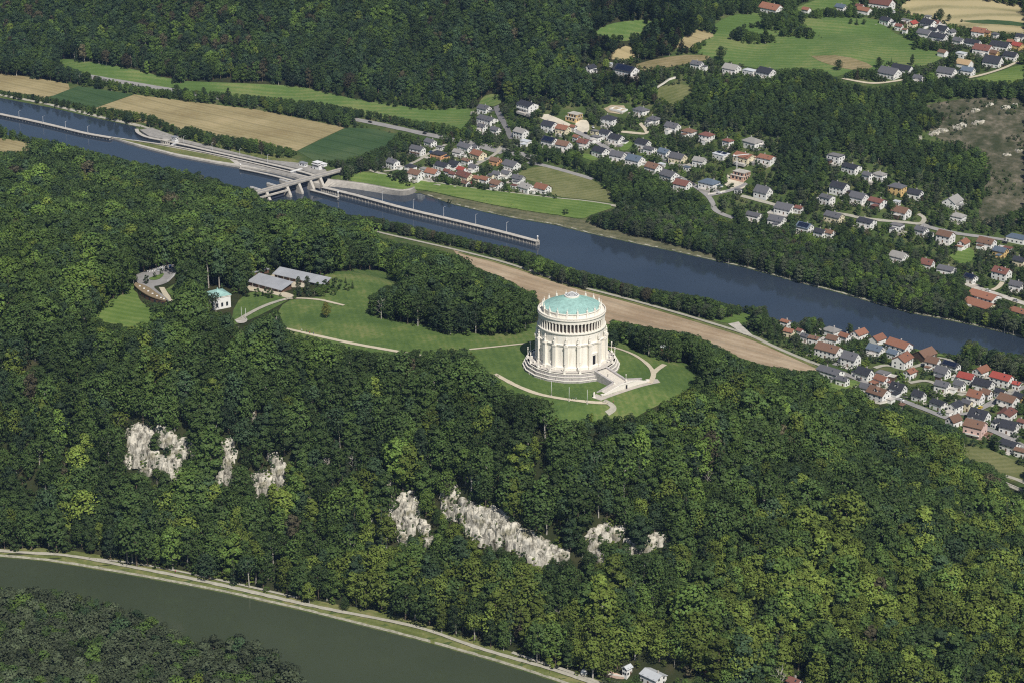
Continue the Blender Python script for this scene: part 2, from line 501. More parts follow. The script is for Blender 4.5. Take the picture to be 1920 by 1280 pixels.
# ------------------------------------------------------------------ ground sheet, water, fields, roads
def mat_terrain():
    m, nt, b = nodes_of("ground_cover")
    N, L = nt.nodes, nt.links
    at = N.new("ShaderNodeAttribute"); at.attribute_name = "cover"
    tc = N.new("ShaderNodeTexCoord")
    n1 = N.new("ShaderNodeTexNoise"); n1.inputs["Scale"].default_value = 0.05; n1.inputs["Detail"].default_value = 8; n1.inputs["Roughness"].default_value = .7
    L.new(tc.outputs["Object"], n1.inputs["Vector"])
    def ramp(a, c, d):
        r = N.new("ShaderNodeValToRGB")
        r.color_ramp.elements[0].position, r.color_ramp.elements[1].position = .35, .68
        r.color_ramp.elements[0].color, r.color_ramp.elements[1].color = (*a, 1), (*d, 1)
        x = r.color_ramp.elements.new(.5); x.color = (*c, 1)
        L.new(n1.outputs["Fac"], r.inputs[0])
        return r
    woods = ramp((.022, .030, .012), (.036, .042, .018), (.06, .055, .028))
    grass = ramp((.045, .075, .022), (.07, .10, .032), (.13, .13, .06))
    mx = N.new("ShaderNodeMixRGB")
    L.new(at.outputs["Fac"], mx.inputs[0]); L.new(woods.outputs[0], mx.inputs[1]); L.new(grass.outputs[0], mx.inputs[2])
    L.new(mx.outputs[0], b.inputs["Base Color"])
    b.inputs["Roughness"].default_value = .95
    b.inputs["Specular IOR Level"].default_value = .05
    return m

def mat_water(name, col, rough, wave=.25, scale=.09, col2=None):
    m, nt, b = nodes_of(name)
    N, L = nt.nodes, nt.links
    tc = N.new("ShaderNodeTexCoord")
    n1 = N.new("ShaderNodeTexNoise"); n1.inputs["Scale"].default_value = .012; n1.inputs["Detail"].default_value = 3
    L.new(tc.outputs["Object"], n1.inputs["Vector"])
    r = N.new("ShaderNodeValToRGB"); r.color_ramp.elements[0].position, r.color_ramp.elements[1].position = .3, .7
    r.color_ramp.elements[0].color = (*col, 1); r.color_ramp.elements[1].color = (*(col2 or tuple(c * 1.15 for c in col)), 1)
    L.new(n1.outputs["Fac"], r.inputs[0]); L.new(r.outputs[0], b.inputs["Base Color"])
    n2 = N.new("ShaderNodeTexNoise"); n2.inputs["Scale"].default_value = scale * 6; n2.inputs["Detail"].default_value = 5
    L.new(tc.outputs["Object"], n2.inputs["Vector"])
    bp = N.new("ShaderNodeBump"); bp.inputs["Strength"].default_value = wave; bp.inputs["Distance"].default_value = .35
    L.new(n2.outputs["Fac"], bp.inputs["Height"]); L.new(bp.outputs[0], b.inputs["Normal"])
    b.inputs["Roughness"].default_value = rough
    b.inputs["IOR"].default_value = 1.33
    b.inputs["Specular IOR Level"].default_value = .5
    return m

# hill footprint in plan (for ground cover and for the kind of trees)
HILL_PX = [(-500, 960, 7), (-250, 990, 7), (0, 1022, 7), (240, 1049, 7), (480, 1092, 7), (720, 1146, 7), (930, 1208, 7), (1110, 1258, 8), (1400, 1290, 10), (1920, 1350, 10), (2200, 1390, 10), (2200, 1060, 8), (1920, 925, 8), (1780, 800, 8), (1700, 770, 8), (1620, 745, 8), (1560, 720, 8), (1500, 702, 8), (1400, 680, 8), (1300, 648, 8), (1200, 632, 7), (1100, 605, 7), (1000, 562, 7), (940, 532, 7), (860, 492, 7), (780, 462, 7), (700, 446, 7), (620, 425, 7), (520, 402, 7), (430, 386, 8), (300, 350, 8), (150, 318, 8), (0, 318, 8), (-200, 290, 8), (-500, 220, 8)]
hp = np.array(HILL_PX, float)
HILL = at_z(hp[:, :2], hp[:, 2])[:, :2]

nx_, ny_ = len(gx), len(gy)
tv = np.column_stack([GP, Z])
jj, ii = np.meshgrid(np.arange(ny_ - 1), np.arange(nx_ - 1), indexing='ij')
a00 = (jj * nx_ + ii).ravel(); a10 = a00 + 1; a01 = a00 + nx_; a11 = a01 + 1
tris = np.concatenate([np.stack([a00, a10, a11], 1), np.stack([a00, a11, a01], 1)])
me = bpy.data.meshes.new("terrain")
me.vertices.add(len(tv)); me.vertices.foreach_set("co", tv.ravel())
me.loops.add(tris.size); me.loops.foreach_set("vertex_index", tris.ravel().astype(np.int32))
me.polygons.add(len(tris)); me.polygons.foreach_set("loop_start", (np.arange(len(tris)) * 3).astype(np.int32))
me.polygons.foreach_set("use_smooth", np.ones(len(tris), bool))
me.update(calc_edges=True)
cov = (~inside(HILL, GP)).astype(np.float32)
pu, pv, pd = project(tv)
far_wood = (pv < 165 + (pu - 300) * .06) & (pu < 1250) & (GP[:, 1] > 2150)
cov[far_wood] = 0
at_ = me.attributes.new("cover", 'FLOAT', 'POINT'); at_.data.foreach_set("value", cov)
me.materials.append(mat_terrain())
terrain = bpy.data.objects.new("terrain", me); COL.objects.link(terrain)
tag(terrain, kind="structure")

M["danube"] = mat_water("river_water", (.047, .060, .035), .07, .12, col2=(.056, .070, .043))
M["canal"] = mat_water("canal_water", (.026, .037, .054), .06, .12, col2=(.036, .049, .068))

def water(name, poly, z, mat):
    bm = bmesh.new()
    f = bm.faces.new([bm.verts.new((x, y, z)) for x, y in poly])
    bmesh.ops.triangulate(bm, faces=[f])
    for f in bm.faces:
        if f.normal.z < 0: f.normal_flip()
    me = bpy.data.meshes.new(name); bm.to_mesh(me); bm.free()
    me.materials.append(mat)
    o = bpy.data.objects.new(name, me); COL.objects.link(o)
    return tag(o, kind="structure")

def grow(poly, d):
    """move outline outwards so that the sheet ends under the bank"""
    p = np.asarray(poly); n = len(p)
    area = 0.5 * np.sum(p[:, 0] * np.roll(p[:, 1], -1) - np.roll(p[:, 0], -1) * p[:, 1])
    e = np.roll(p, -1, 0) - p
    nr = np.stack([e[:, 1], -e[:, 0]], 1) / np.maximum(np.linalg.norm(e, axis=1), 1e-6)[:, None]
    if area < 0: nr = -nr
    vn = nr + np.roll(nr, 1, 0)
    vn /= np.maximum(np.linalg.norm(vn, axis=1), .3)[:, None]
    return p + vn * d

water("river", grow(DANUBE, 3), DAN_Z, M["danube"])
water("canal", grow(LOWER, 3), LOW_Z, M["canal"])
water("upper_canal", UPPER, UP_Z, M["canal"])

def drape(name, pxpoly, mat, off=.25, grid=6.0, smooth=1, parent=None, world=None):
    if world is None:
        p = smooth_line(list(pxpoly) + [pxpoly[0]], smooth)[:-1] if smooth else np.asarray(pxpoly, float)
        p = densify(p, 14, True)
        w = ground(p)[:, :2]
    else:
        w = np.asarray(world, float)
    w = densify(w, grid, True)
    lo, hi = w.min(0), w.max(0)
    X, Y = np.meshgrid(np.arange(lo[0], hi[0], grid), np.arange(lo[1], hi[1], grid))
    q = np.stack([X.ravel(), Y.ravel()], 1)
    q = q[inside(w, q)]
    if len(q):
        q = q[seg_dist(w, q, True) > grid * .45]
    pts = np.concatenate([w, q])
    n = len(w)
    r = delaunay_2d_cdt([Vector(p) for p in pts], [], [list(range(n))], 1, 1e-4)
    vs_, fs = r[0], r[2]
    xy = np.array([(v.x, v.y) for v in vs_])
    z = H(xy[:, 0], xy[:, 1]) + off
    fs = [f if (xy[f[1]][0] - xy[f[0]][0]) * (xy[f[2]][1] - xy[f[0]][1]) - (xy[f[1]][1] - xy[f[0]][1]) * (xy[f[2]][0] - xy[f[0]][0]) > 0 else f[::-1] for f in fs]
    o = mesh_obj(name, np.column_stack([xy, z]), fs, mat, parent, True)
    return tag(o, kind="structure")

def ribbon(name, px, width, mat, off=.4, smooth=2, world=None):
    if world is None:
        p = ground(densify(smooth_line(px, smooth), 8))[:, :2]
    else:
        p = np.asarray(world, float)
    p = densify(p, 4.0)
    t = np.gradient(p, axis=0)
    t /= np.maximum(np.linalg.norm(t, axis=1), 1e-6)[:, None]
    nrm = np.stack([-t[:, 1], t[:, 0]], 1)
    w = np.broadcast_to(np.asarray(width, float), (len(p),)) if not hasattr(width, '__len__') else np.interp(np.linspace(0, 1, len(p)), np.linspace(0, 1, len(width)), width)
    w = w * (1 + .22 * (vnoise(p[:, 0], p[:, 1], 7, 41) - .5))
    rows = [-.5, -.17, .17, .5]
    V = []
    for i in range(len(p)):
        for s in rows:
            q = p[i] + nrm[i] * w[i] * s
            V.append((q[0], q[1], 0))
    V = np.array(V); V[:, 2] = H(V[:, 0], V[:, 1]) + off
    k = len(rows)
    F = [(i * k + j, (i + 1) * k + j, (i + 1) * k + j + 1, i * k + j + 1) for i in range(len(p) - 1) for j in range(k - 1)]
    F = [f[::-1] for f in F]
    o = mesh_obj(name, V, F, mat, None, True)
    return tag(o, kind="structure")

OPEN = []           # pixel outlines in which the photograph shows no foliage
def opens(*polys): OPEN.extend([np.asarray(p, float) for p in polys])
def open_line(px, half):
    p = densify(px, 4)
    t = np.gradient(p, axis=0); t /= np.maximum(np.linalg.norm(t, axis=1), 1e-6)[:, None]
    n = np.stack([-t[:, 1], t[:, 0]], 1)
    OPEN.append(np.concatenate([p + n * half, (p - n * half)[::-1]]))

M["lawn"] = mat_field("lawn", (.066, .112, .031), (.18, .195, .072), R(100), 4.0, .14, .035, c3=(.098, .148, .040))
M["meadow"] = mat_field("meadow", (.085, .14, .03), (.16, .21, .06), R(-25), 6.0, .35, .015, c3=(.11, .17, .042))
M["meadow_far"] = mat_field("far_meadow", (.08, .135, .035), (.17, .20, .07), R(-12), 8.0, .3, .012, c3=(.10, .16, .045))
M["olive"] = mat_field("olive_meadow", (.10, .12, .04), (.19, .19, .085), R(20), 6.0, .3, .03, c3=(.14, .15, .06))
M["tan_field"] = mat_field("stubble_field", (.25, .20, .10), (.38, .31, .17), R(-38), 6.0, .25, .012, c3=(.31, .26, .135), tram=.28)
M["green_crop"] = mat_field("green_crop", (.042, .080, .030), (.08, .115, .048), R(-38), 5.0, .25, .012, c3=(.055, .095, .038), tram=.35)
M["brown_field"] = mat_field("bare_field", (.30, .22, .14), (.45, .36, .25), R(-40), 7.0, .28, .015, c3=(.37, .285, .19), tram=.35)
M["brown_grass"] = mat_field("dry_grass", (.16, .14, .06), (.27, .22, .12), R(10), 6.0, .3, .03, c3=(.21, .175, .09))
M["scrub"] = mat_field("bank_scrub", (.07, .075, .04), (.16, .15, .09), R(-30), 5.0, .3, .06, c3=(.11, .11, .06))
M["quarry"] = mat_field("quarry_slope", (.040, .048, .022), (.18, .155, .115), R(60), 12.0, .15, .06, c3=(.085, .083, .052), fine=.25)
M["bank_grass"] = mat_field("bank_grass", (.09, .11, .03), (.20, .19, .08), R(-30), 4.0, .3, .06, c3=(.13, .15, .05))
M["riprap"] = mat_plain("stone_bank", (.15, .145, .10), .95, .5, .45, detail=8, col2=(.42, .40, .32))
M["dirt"] = mat_plain("bare_ground", (.36, .30, .2), .95, .3, .12, detail=7)
M["construction"] = mat_plain("site_gravel", (.55, .50, .40), .95, .2, .15, detail=7)

# --- hill top
LAWN = [(545, 563), (590, 560), (625, 545), (600, 520), (640, 506), (700, 504), (735, 516), (752, 528), (745, 545), (700, 560), (696, 588), (735, 602), (800, 610), (850, 622), (940, 630), (1010, 600), (1140, 600), (1165, 640), (1215, 662), (1260, 680), (1300, 682), (1322, 700), (1312, 722), (1270, 745), (1222, 765), (1180, 790), (1100, 800), (1030, 800), (960, 760), (905, 725), (870, 690), (800, 685), (700, 678), (600, 660), (525, 650), (515, 610), (525, 575)]
drape("lawn", LAWN, M["lawn"], .3, grid=4.0)
opens([(530, 567), (590, 560), (640, 578), (660, 565), (700, 548), (720, 535), (755, 528), (735, 515), (700, 505), (640, 508), (610, 516), (640, 540), (652, 545), (640, 555), (600, 558), (548, 562)],
      [(530, 567), (560, 562), (600, 562), (640, 575), (690, 560), (688, 585), (700, 597), (760, 608), (840, 627), (940, 633), (985, 628), (1000, 600), (1010, 690), (980, 690), (880, 651), (800, 650), (740, 656), (700, 655), (600, 633), (535, 615), (528, 590)],
      [(880, 650), (985, 640), (990, 690), (1150, 690), (1150, 640), (1180, 655), (1215, 670), (1245, 680), (1290, 684), (1308, 696), (1300, 716), (1276, 734), (1244, 749), (1205, 768), (1150, 776), (1100, 772), (1080, 782), (1045, 783), (1040, 750), (1000, 740), (960, 728), (935, 710), (905, 682)],
      [(1010, 545), (1140, 545), (1145, 700), (1000, 700)])
VMEADOW = [(160, 604), (180, 582), (205, 564), (232, 552), (240, 526), (247, 524), (256, 545), (262, 565), (282, 578), (305, 596), (305, 632), (230, 642), (170, 634)]
drape("meadow", VMEADOW, M["meadow"], .2)
opens([(180, 590), (206, 572), (233, 556), (241, 532), (246, 532), (255, 548), (262, 566), (288, 586), (286, 598), (262, 602), (240, 612), (226, 602), (204, 604)])
GARD = [(432, 612), (440, 570), (470, 545), (520, 548), (545, 560), (520, 575), (470, 600)]
drape("meadow", GARD, M["lawn"], .15)
opens([(447, 603), (462, 590), (480, 578), (520, 562), (545, 556), (552, 562), (520, 572), (490, 585), (462, 603)],
      [(388, 543), (432, 543), (434, 578), (420, 585), (390, 578)],
      [(432, 560), (445, 550), (455, 560), (440, 590), (432, 588)],
      [(466, 520), (510, 508), (560, 512), (620, 520), (622, 530), (575, 538), (550, 540), (545, 552), (466, 542)],
      [(256, 514), (285, 505), (325, 496), (334, 500), (332, 522), (318, 532), (300, 540), (320, 558), (325, 568), (300, 566), (262, 556), (250, 540)],
      [(310, 545), (328, 530), (334, 535), (330, 562), (322, 556)])

opens([(440, 592), (468, 578), (500, 566), (545, 552), (552, 562), (505, 582), (470, 602), (455, 610), (440, 608)], [(432, 585), (436, 556), (470, 548), (520, 552), (500, 566), (468, 578)])
# --- front river bank
opens(np.concatenate([np.array([(-300, 990), (0, 1034), (60, 1030), (130, 1036), (240, 1056), (360, 1078), (480, 1107), (560, 1123), (600, 1136), (680, 1152), (720, 1150), (765, 1163), (800, 1172), (860, 1195), (960, 1225), (1010, 1243), (1100, 1272), (1180, 1310)]), np.array(DAN_S[3:] if False else [(900, 1480), (640, 1352), (570, 1290), (552, 1235), (500, 1198), (440, 1176), (392, 1176), (372, 1200), (330, 1168), (250, 1133), (160, 1108), (80, 1095), (0, 1090), (-300, 1060)])]))
BANK = [(-400, 978), (0, 1030), (60, 1026), (130, 1030), (240, 1050), (360, 1072), (480, 1100), (600, 1128), (720, 1146), (840, 1183), (960, 1222), (1100, 1266), (1250, 1318), (1250, 1345), (1052, 1280), (960, 1249), (860, 1220), (760, 1192), (650, 1165), (560, 1142), (480, 1124), (420, 1110), (300, 1087), (180, 1066), (60, 1048), (0, 1044), (-400, 990)]
drape("river_bank", BANK, M["bank_grass"], .15, grid=3.0)
ribbon("towpath", [(-400, 982), (0, 1034), (60, 1037), (130, 1041), (240, 1062), (360, 1085), (480, 1112), (600, 1140), (720, 1162), (800, 1180), (880, 1210), (960, 1234), (1060, 1262), (1160, 1300), (1300, 1350)], 2.3, M["gravel_grey"], .6)
ribbon("forest_track", [(150, 1046), (240, 1054), (330, 1070), (420, 1090), (480, 1103), (560, 1122)], 1.6, M["gravel_grey"], .6)
ribbon("upper_path", [(960, 1224), (1000, 1238), (1060, 1257), (1130, 1283), (1200, 1310)], 2.0, M["gravel_grey"], .7)
ribbon("stone_bank", None, 1.5, M["riprap"], .3, world=grow(DANUBE, 1.1)[:len(densify(smooth_line(DAN_N, 1), 25))])

# --- canal plain, near side
BROWN = [(850, 470), (866, 474), (960, 499), (1060, 535), (1160, 560), (1240, 582), (1335, 610), (1410, 633), (1480, 662), (1545, 693), (1530, 704), (1450, 710), (1380, 690), (1300, 662), (1200, 642), (1100, 615), (1000, 572), (930, 535), (880, 505)]
drape("bare_field", BROWN, M["brown_field"], .2)
opens([(862, 478), (960, 500), (1060, 536), (1160, 561), (1240, 583), (1335, 611), (1410, 634), (1480, 663), (1540, 692), (1500, 692), (1440, 683), (1395, 672), (1350, 650), (1330, 640), (1290, 622), (1235, 615), (1150, 598), (1120, 590), (1060, 555), (1010, 540), (990, 545), (945, 520), (905, 505), (880, 492)])
LANE = [(640, 415), (700, 434), (780, 452), (860, 470), (960, 495.5), (1060, 531.5), (1160, 556.5), (1260, 584), (1335, 606.5), (1410, 629.5), (1440, 645), (1502, 672), (1552, 690)]
ribbon("field_lane", LANE, 3.6, M["gravel_grey"], .35)
ribbon("lane_verge", [(860, 474), (960, 500), (1060, 536), (1160, 561), (1260, 589), (1335, 612), (1410, 635), (1500, 675), (1540, 693)], 3.0, M["bank_grass"], .3)
opens([(725, 437), (780, 449), (870, 469), (960, 492), (1060, 528), (1160, 553), (1260, 580), (1335, 603), (1410, 626), (1440, 641), (1502, 668), (1552, 686), (1552, 694), (1440, 650), (1335, 611), (1160, 561), (960, 500), (860, 474), (780, 456), (720, 440)])
drape("lane_junction", [(1365, 608), (1385, 604), (1392, 612), (1412, 630), (1395, 628)], M["concrete_light"], .38, smooth=0)
drape("canal_meadow", [(1330, 600), (1350, 592), (1400, 585), (1420, 592), (1398, 606), (1365, 607)], M["meadow"], .2)
opens([(1345, 604), (1362, 598), (1398, 588), (1412, 594), (1392, 606), (1392, 612), (1408, 628), (1365, 610)])
ribbon("bank_path", [(1310, 560), (1345, 571), (1400, 581), (1460, 590), (1520, 601), (1600, 612), (1660, 627), (1720, 643), (1800, 662), (1920, 690)], 2.4, M["gravel"], .35)
drape("bank_meadow", [(1450, 588), (1520, 600), (1600, 612), (1640, 620), (1720, 640), (1800, 660), (1800, 668), (1760, 668), (1690, 652), (1600, 628), (1500, 612)], M["meadow"], .2)
opens([(1630, 620), (1680, 630), (1718, 643), (1735, 648), (1735, 654), (1700, 650), (1660, 634)], [(1745, 642), (1785, 652), (1805, 660), (1790, 664), (1748, 652)], [(1440, 585), (1472, 592), (1500, 597), (1500, 602), (1470, 600), (1440, 592)])

opens([(690, 430), (725, 436), (780, 447), (870, 467), (962, 492), (962, 500), (870, 479), (780, 459), (725, 446), (690, 438)])
# --- canal water in sight
opens([(0, 188), (60, 196), (100, 205), (180, 224), (250, 240), (262, 258), (205, 254), (120, 236), (0, 211)],
      [(0, 214), (60, 228), (120, 241), (205, 259), (260, 273), (330, 291), (400, 304), (460, 314), (520, 325), (560, 335), (590, 338), (600, 350), (560, 374), (512, 372), (490, 368), (478, 352), (440, 348), (380, 322), (300, 308), (250, 300), (180, 282), (130, 268), (60, 255), (40, 246), (0, 234)],
      [(570, 368), (600, 352), (680, 352), (740, 364), (790, 362), (900, 396), (960, 409), (1040, 422), (1100, 438), (1200, 460), (1330, 488), (1400, 504), (1500, 532), (1620, 564), (1700, 587), (1780, 602), (1850, 616), (1920, 634), (1920, 662), (1870, 655), (1800, 628), (1735, 640), (1640, 612), (1560, 598), (1500, 585), (1430, 572), (1360, 568), (1330, 556), (1260, 545), (1200, 536), (1150, 522), (1100, 508), (1060, 498), (1000, 472), (960, 462), (900, 450), (840, 436), (760, 418), (700, 404), (652, 402), (640, 392)])
# --- lock, quay and bridge
opens([(205, 252), (260, 238), (275, 246), (330, 258), (340, 266), (400, 280), (480, 296), (540, 300), (560, 290), (600, 302), (640, 322), (640, 345), (590, 352), (520, 378), (482, 368), (480, 358), (560, 336), (500, 320), (400, 304), (260, 272)],
      [(260, 232), (285, 240), (345, 262), (350, 272), (300, 262), (265, 250)])
# --- north bank
DYKE = [(640, 322), (700, 325), (760, 335), (830, 346), (900, 356), (960, 363), (1040, 373), (1100, 378), (1160, 388), (1108, 404), (1095, 412), (1040, 404), (960, 392), (880, 376), (800, 358), (772, 356), (740, 358), (680, 348), (640, 342)]
drape("dyke_meadow", DYKE, M["meadow"], .5, grid=3.5)
opens([(655, 338), (665, 328), (690, 322), (735, 326), (740, 334), (765, 348), (800, 340), (860, 350), (900, 356), (960, 363), (1040, 373), (1100, 378), (1165, 388), (1108, 402), (1098, 412), (1040, 408), (960, 398), (880, 386), (800, 366), (740, 364), (680, 352)])
SCRUB = [(772, 358), (800, 360), (880, 377), (960, 393), (1040, 405), (1096, 413), (1160, 430), (1280, 462), (1400, 497), (1330, 486), (1260, 470), (1200, 458), (1160, 449), (1100, 436), (1040, 421), (960, 408), (900, 395), (850, 384), (800, 367), (785, 362)]
drape("canal_bank", SCRUB, M["scrub"], .3, grid=3.5)
opens([(800, 362), (880, 380), (960, 396), (1040, 408), (1096, 416), (1120, 428), (1160, 436), (1280, 466), (1340, 480), (1340, 487), (1260, 471), (1100, 437), (960, 409), (850, 384)])
ribbon("shore_stones", None, 1.2, M["riprap"], .25, world=grow(LOWER, .9)[6:len(LOW_N)])
ribbon("dyke_path", [(680, 316), (720, 328), (760, 336), (830, 347), (900, 356), (960, 363), (1040, 373), (1100, 378), (1162, 388)], 4.0, M["gravel_grey"], .35)
OLIVE = [(968, 330), (985, 316), (1030, 312), (1060, 318), (1100, 330), (1120, 345), (1150, 362), (1152, 382), (1100, 375), (1060, 371), (1030, 366), (1040, 350), (1000, 342)]
drape("dry_meadow", OLIVE, M["olive"], .2)
opens([(975, 326), (1000, 312), (1030, 314), (1085, 326), (1112, 337), (1120, 348), (1146, 362), (1150, 382), (1100, 376), (1060, 371), (1035, 362), (1005, 340)], [(1015, 305), (1035, 310), (1075, 322), (1112, 334), (1108, 340), (1075, 328), (1030, 316)])
ribbon("meadow_road", [(990, 305), (1030, 313), (1075, 326), (1112, 337)], 5.0, M["asphalt_pale"], .35)

# --- upper left plain
drape("stubble_field", [(-300, 85), (0, 138), (75, 148), (146, 162), (85, 186), (60, 179), (0, 171), (-300, 120)], M["tan_field"], .2)
drape("stubble_field", [(-300, 232), (-100, 252), (0, 260), (40, 266), (68, 275), (45, 286), (0, 288), (-100, 275), (-300, 250)], M["tan_field"], .3)
opens([(-90, 254), (0, 262), (40, 267), (64, 275), (48, 283), (0, 283), (-90, 272)])
drape("green_crop_field", [(147, 162), (250, 178), (176, 204), (82, 187)], M["green_crop"], .2, smooth=0)
drape("stubble_field", [(252, 178), (360, 192), (480, 206), (560, 222), (648, 240), (600, 262), (556, 284), (470, 266), (380, 256), (300, 240), (220, 218), (177, 204)], M["tan_field"], .2, smooth=0)
drape("green_crop_field", [(650, 240), (705, 243), (745, 253), (735, 275), (700, 300), (640, 312), (590, 303), (557, 284)], M["green_crop"], .2, smooth=0)
opens([(-40, 132), (0, 139), (75, 149), (146, 162), (252, 178), (360, 193), (480, 206), (560, 222), (648, 240), (710, 245), (742, 254), (722, 270), (690, 284), (650, 297), (615, 300), (575, 292), (545, 276), (470, 258), (400, 248), (360, 234), (340, 240), (285, 214), (240, 206), (175, 198), (120, 186), (60, 176), (0, 168)])
drape("long_meadow", [(95, 108), (180, 118), (250, 130), (330, 152), (400, 155), (480, 158), (560, 162), (620, 176), (680, 190), (740, 198), (800, 206), (892, 202), (888, 225), (868, 250), (800, 236), (700, 220), (600, 206), (500, 196), (420, 188), (340, 180), (250, 168), (170, 150)], M["meadow_far"], .2)
opens([(100, 112), (165, 118), (230, 128), (320, 150), (330, 158), (400, 153), (480, 158), (560, 164), (640, 184), (720, 198), (790, 208), (888, 206), (880, 222), (864, 242), (845, 232), (780, 224), (700, 208), (600, 190), (500, 180), (420, 172), (345, 166), (300, 166), (200, 146), (140, 128)])
HIGHWAY = [(-300, 95), (100, 135), (200, 150), (300, 166), (380, 180), (450, 190), (520, 202), (620, 217), (690, 229), (760, 244), (815, 256), (880, 268), (940, 282), (1000, 296)]
ribbon("highway", HIGHWAY, 9.5, M["asphalt_pale"], .3)
opens([(672, 222), (700, 226), (760, 240), (824, 254), (824, 262), (760, 250), (690, 236), (668, 228)])
ribbon("farm_track", [(-300, 115), (0, 179), (60, 190), (100, 198), (180, 218), (250, 234), (270, 238), (330, 258)], 3.4, M["gravel_grey"], .3)
opens([(0, 180), (100, 200), (250, 236), (250, 241), (180, 224), (100, 205), (0, 186)], [(240, 228), (275, 232), (280, 242), (260, 240)])
drape("lock_meadow", [(345, 262), (420, 272), (500, 286), (560, 300), (560, 308), (480, 296), (400, 281), (350, 272)], M["bank_grass"], .2)
opens([(350, 262), (400, 278), (470, 288), (540, 300), (545, 308), (480, 298), (400, 284), (350, 272)])

# --- upper right
drape("pasture", [(1325, 62), (1345, 42), (1375, 28), (1425, 24), (1480, 34), (1560, 31), (1640, 34), (1662, 52), (1690, 70), (1760, 92), (1776, 104), (1740, 124), (1660, 136), (1600, 134), (1560, 148), (1480, 138), (1400, 126), (1335, 112), (1300, 96)], M["meadow_far"], .2)
opens([(1340, 46), (1370, 30), (1420, 27), (1428, 38), (1390, 46), (1370, 58), (1366, 66), (1368, 76), (1400, 83), (1330, 80), (1345, 56)],
      [(1312, 96), (1330, 82), (1368, 80), (1410, 85), (1457, 83), (1462, 68), (1530, 76), (1550, 73), (1600, 76), (1700, 92), (1760, 100), (1770, 108), (1735, 122), (1690, 118), (1655, 112), (1640, 130), (1612, 125), (1590, 132), (1570, 145), (1540, 128), (1480, 126), (1440, 130), (1395, 120), (1360, 112), (1330, 105)],
      [(1500, 38), (1560, 34), (1640, 36), (1655, 48), (1690, 68), (1715, 80), (1700, 92), (1600, 76), (1550, 73), (1522, 55)], [(1402, 52), (1462, 63), (1462, 68), (1440, 63), (1402, 57)])
drape("dry_patch", [(1520, 106), (1580, 104), (1640, 124), (1625, 132), (1590, 132), (1540, 118)], M["brown_grass"], .35)
drape("dry_slope", [(1185, 128), (1200, 118), (1270, 104), (1330, 104), (1332, 112), (1300, 118), (1240, 130), (1200, 134)], M["brown_grass"], .3)
opens([(1190, 122), (1225, 110), (1275, 104), (1320, 106), (1318, 114), (1260, 120), (1220, 124)])
drape("stubble_patch", [(1265, 90), (1290, 62), (1310, 55), (1345, 66), (1318, 78), (1300, 92)], M["tan_field"], .3)
opens([(1278, 82), (1300, 66), (1310, 58), (1340, 66), (1312, 76), (1290, 86)])
drape("stubble_patch", [(1140, 112), (1150, 96), (1180, 84), (1192, 106), (1185, 114)], M["tan_field"], .3)
opens([(1147, 106), (1160, 92), (1178, 86), (1186, 102), (1180, 108)])
drape("forest_glade", [(1110, 66), (1130, 50), (1160, 42), (1225, 36), (1215, 60), (1185, 78), (1140, 78)], M["meadow_far"], .3)
opens([(1120, 62), (1145, 48), (1170, 42), (1215, 40), (1200, 58), (1170, 64), (1150, 64)], [(1160, 80), (1180, 68), (1182, 74), (1166, 82)])
drape("sloping_glade", [(1228, 178), (1240, 160), (1290, 158), (1302, 172), (1285, 195), (1255, 205)], M["olive"], .3)
opens([(1232, 172), (1245, 162), (1288, 160), (1296, 172), (1275, 188), (1255, 192)])
drape("garden_meadow", [(895, 200), (905, 182), (925, 176), (942, 180), (938, 200)], M["meadow_far"], .3)
opens([(900, 198), (908, 182), (925, 178), (940, 184), (935, 198)])
drape("upper_field", [(1685, 18), (1710, -10), (1920, -40), (2200, -40), (2200, 80), (1930, 70), (1850, 58), (1780, 48), (1720, 34)], mat_field("upper_stubble", (.22, .20, .10), (.40, .34, .19), R(-8), 30.0, .9, .008, c3=(.31, .275, .145)), .2)
drape("upper_crop_strip", [(1800, 40), (1870, 37), (1960, 50), (1960, 54), (1880, 47), (1830, 45)], M["green_crop"], .35)
opens([(1690, 12), (1715, 0), (1845, 0), (1860, 6), (1920, 18), (1920, 62), (1850, 56), (1780, 42), (1768, 36), (1760, 20), (1745, 28), (1715, 24)])
drape("paddock", [(1480, 20), (1520, 4), (1560, -10), (1640, -20), (1600, 14), (1560, 16), (1500, 26)], M["meadow_far"], .2)
opens([(1490, 16), (1510, 6), (1540, 0), (1600, 0), (1590, 8), (1540, 16), (1500, 20)])
drape("village_meadow", [(1820, 152), (1850, 142), (1920, 120), (2100, 90), (2100, 150), (1920, 156), (1860, 160)], M["meadow"], .2)
opens([(1830, 148), (1860, 138), (1920, 120), (1920, 148), (1880, 150)])
ribbon("village_street", [(1580, 148), (1610, 154), (1640, 158), (1680, 153), (1696, 150)], 4.0, M["gravel"], .4)
ribbon("village_street", [(1815, 147), (1840, 142), (1880, 130), (1905, 118), (1960, 100)], 4.0, M["gravel"], .4)
ribbon("village_street", [(1675, 34), (1690, 36), (1720, 44), (1760, 52)], 4.0, M["gravel_grey"], .4)
open_line([(1580, 149), (1640, 159), (1690, 152)], 3); open_line([(1815, 147), (1880, 130), (1905, 118)], 3)
drape("quarry_slope", [(1716, 205), (1760, 192), (1830, 184), (1900, 184), (1990, 190), (1990, 410), (1900, 425), (1850, 425), (1832, 405), (1845, 370), (1848, 330), (1835, 300), (1790, 275), (1740, 250)], M["quarry"], .25)
opens([(1735, 198), (1800, 186), (1900, 188), (1920, 195), (1920, 385), (1880, 400), (1840, 410), (1836, 395), (1858, 360), (1862, 320), (1852, 285), (1800, 262), (1755, 262), (1720, 258), (1770, 235), (1790, 215)])
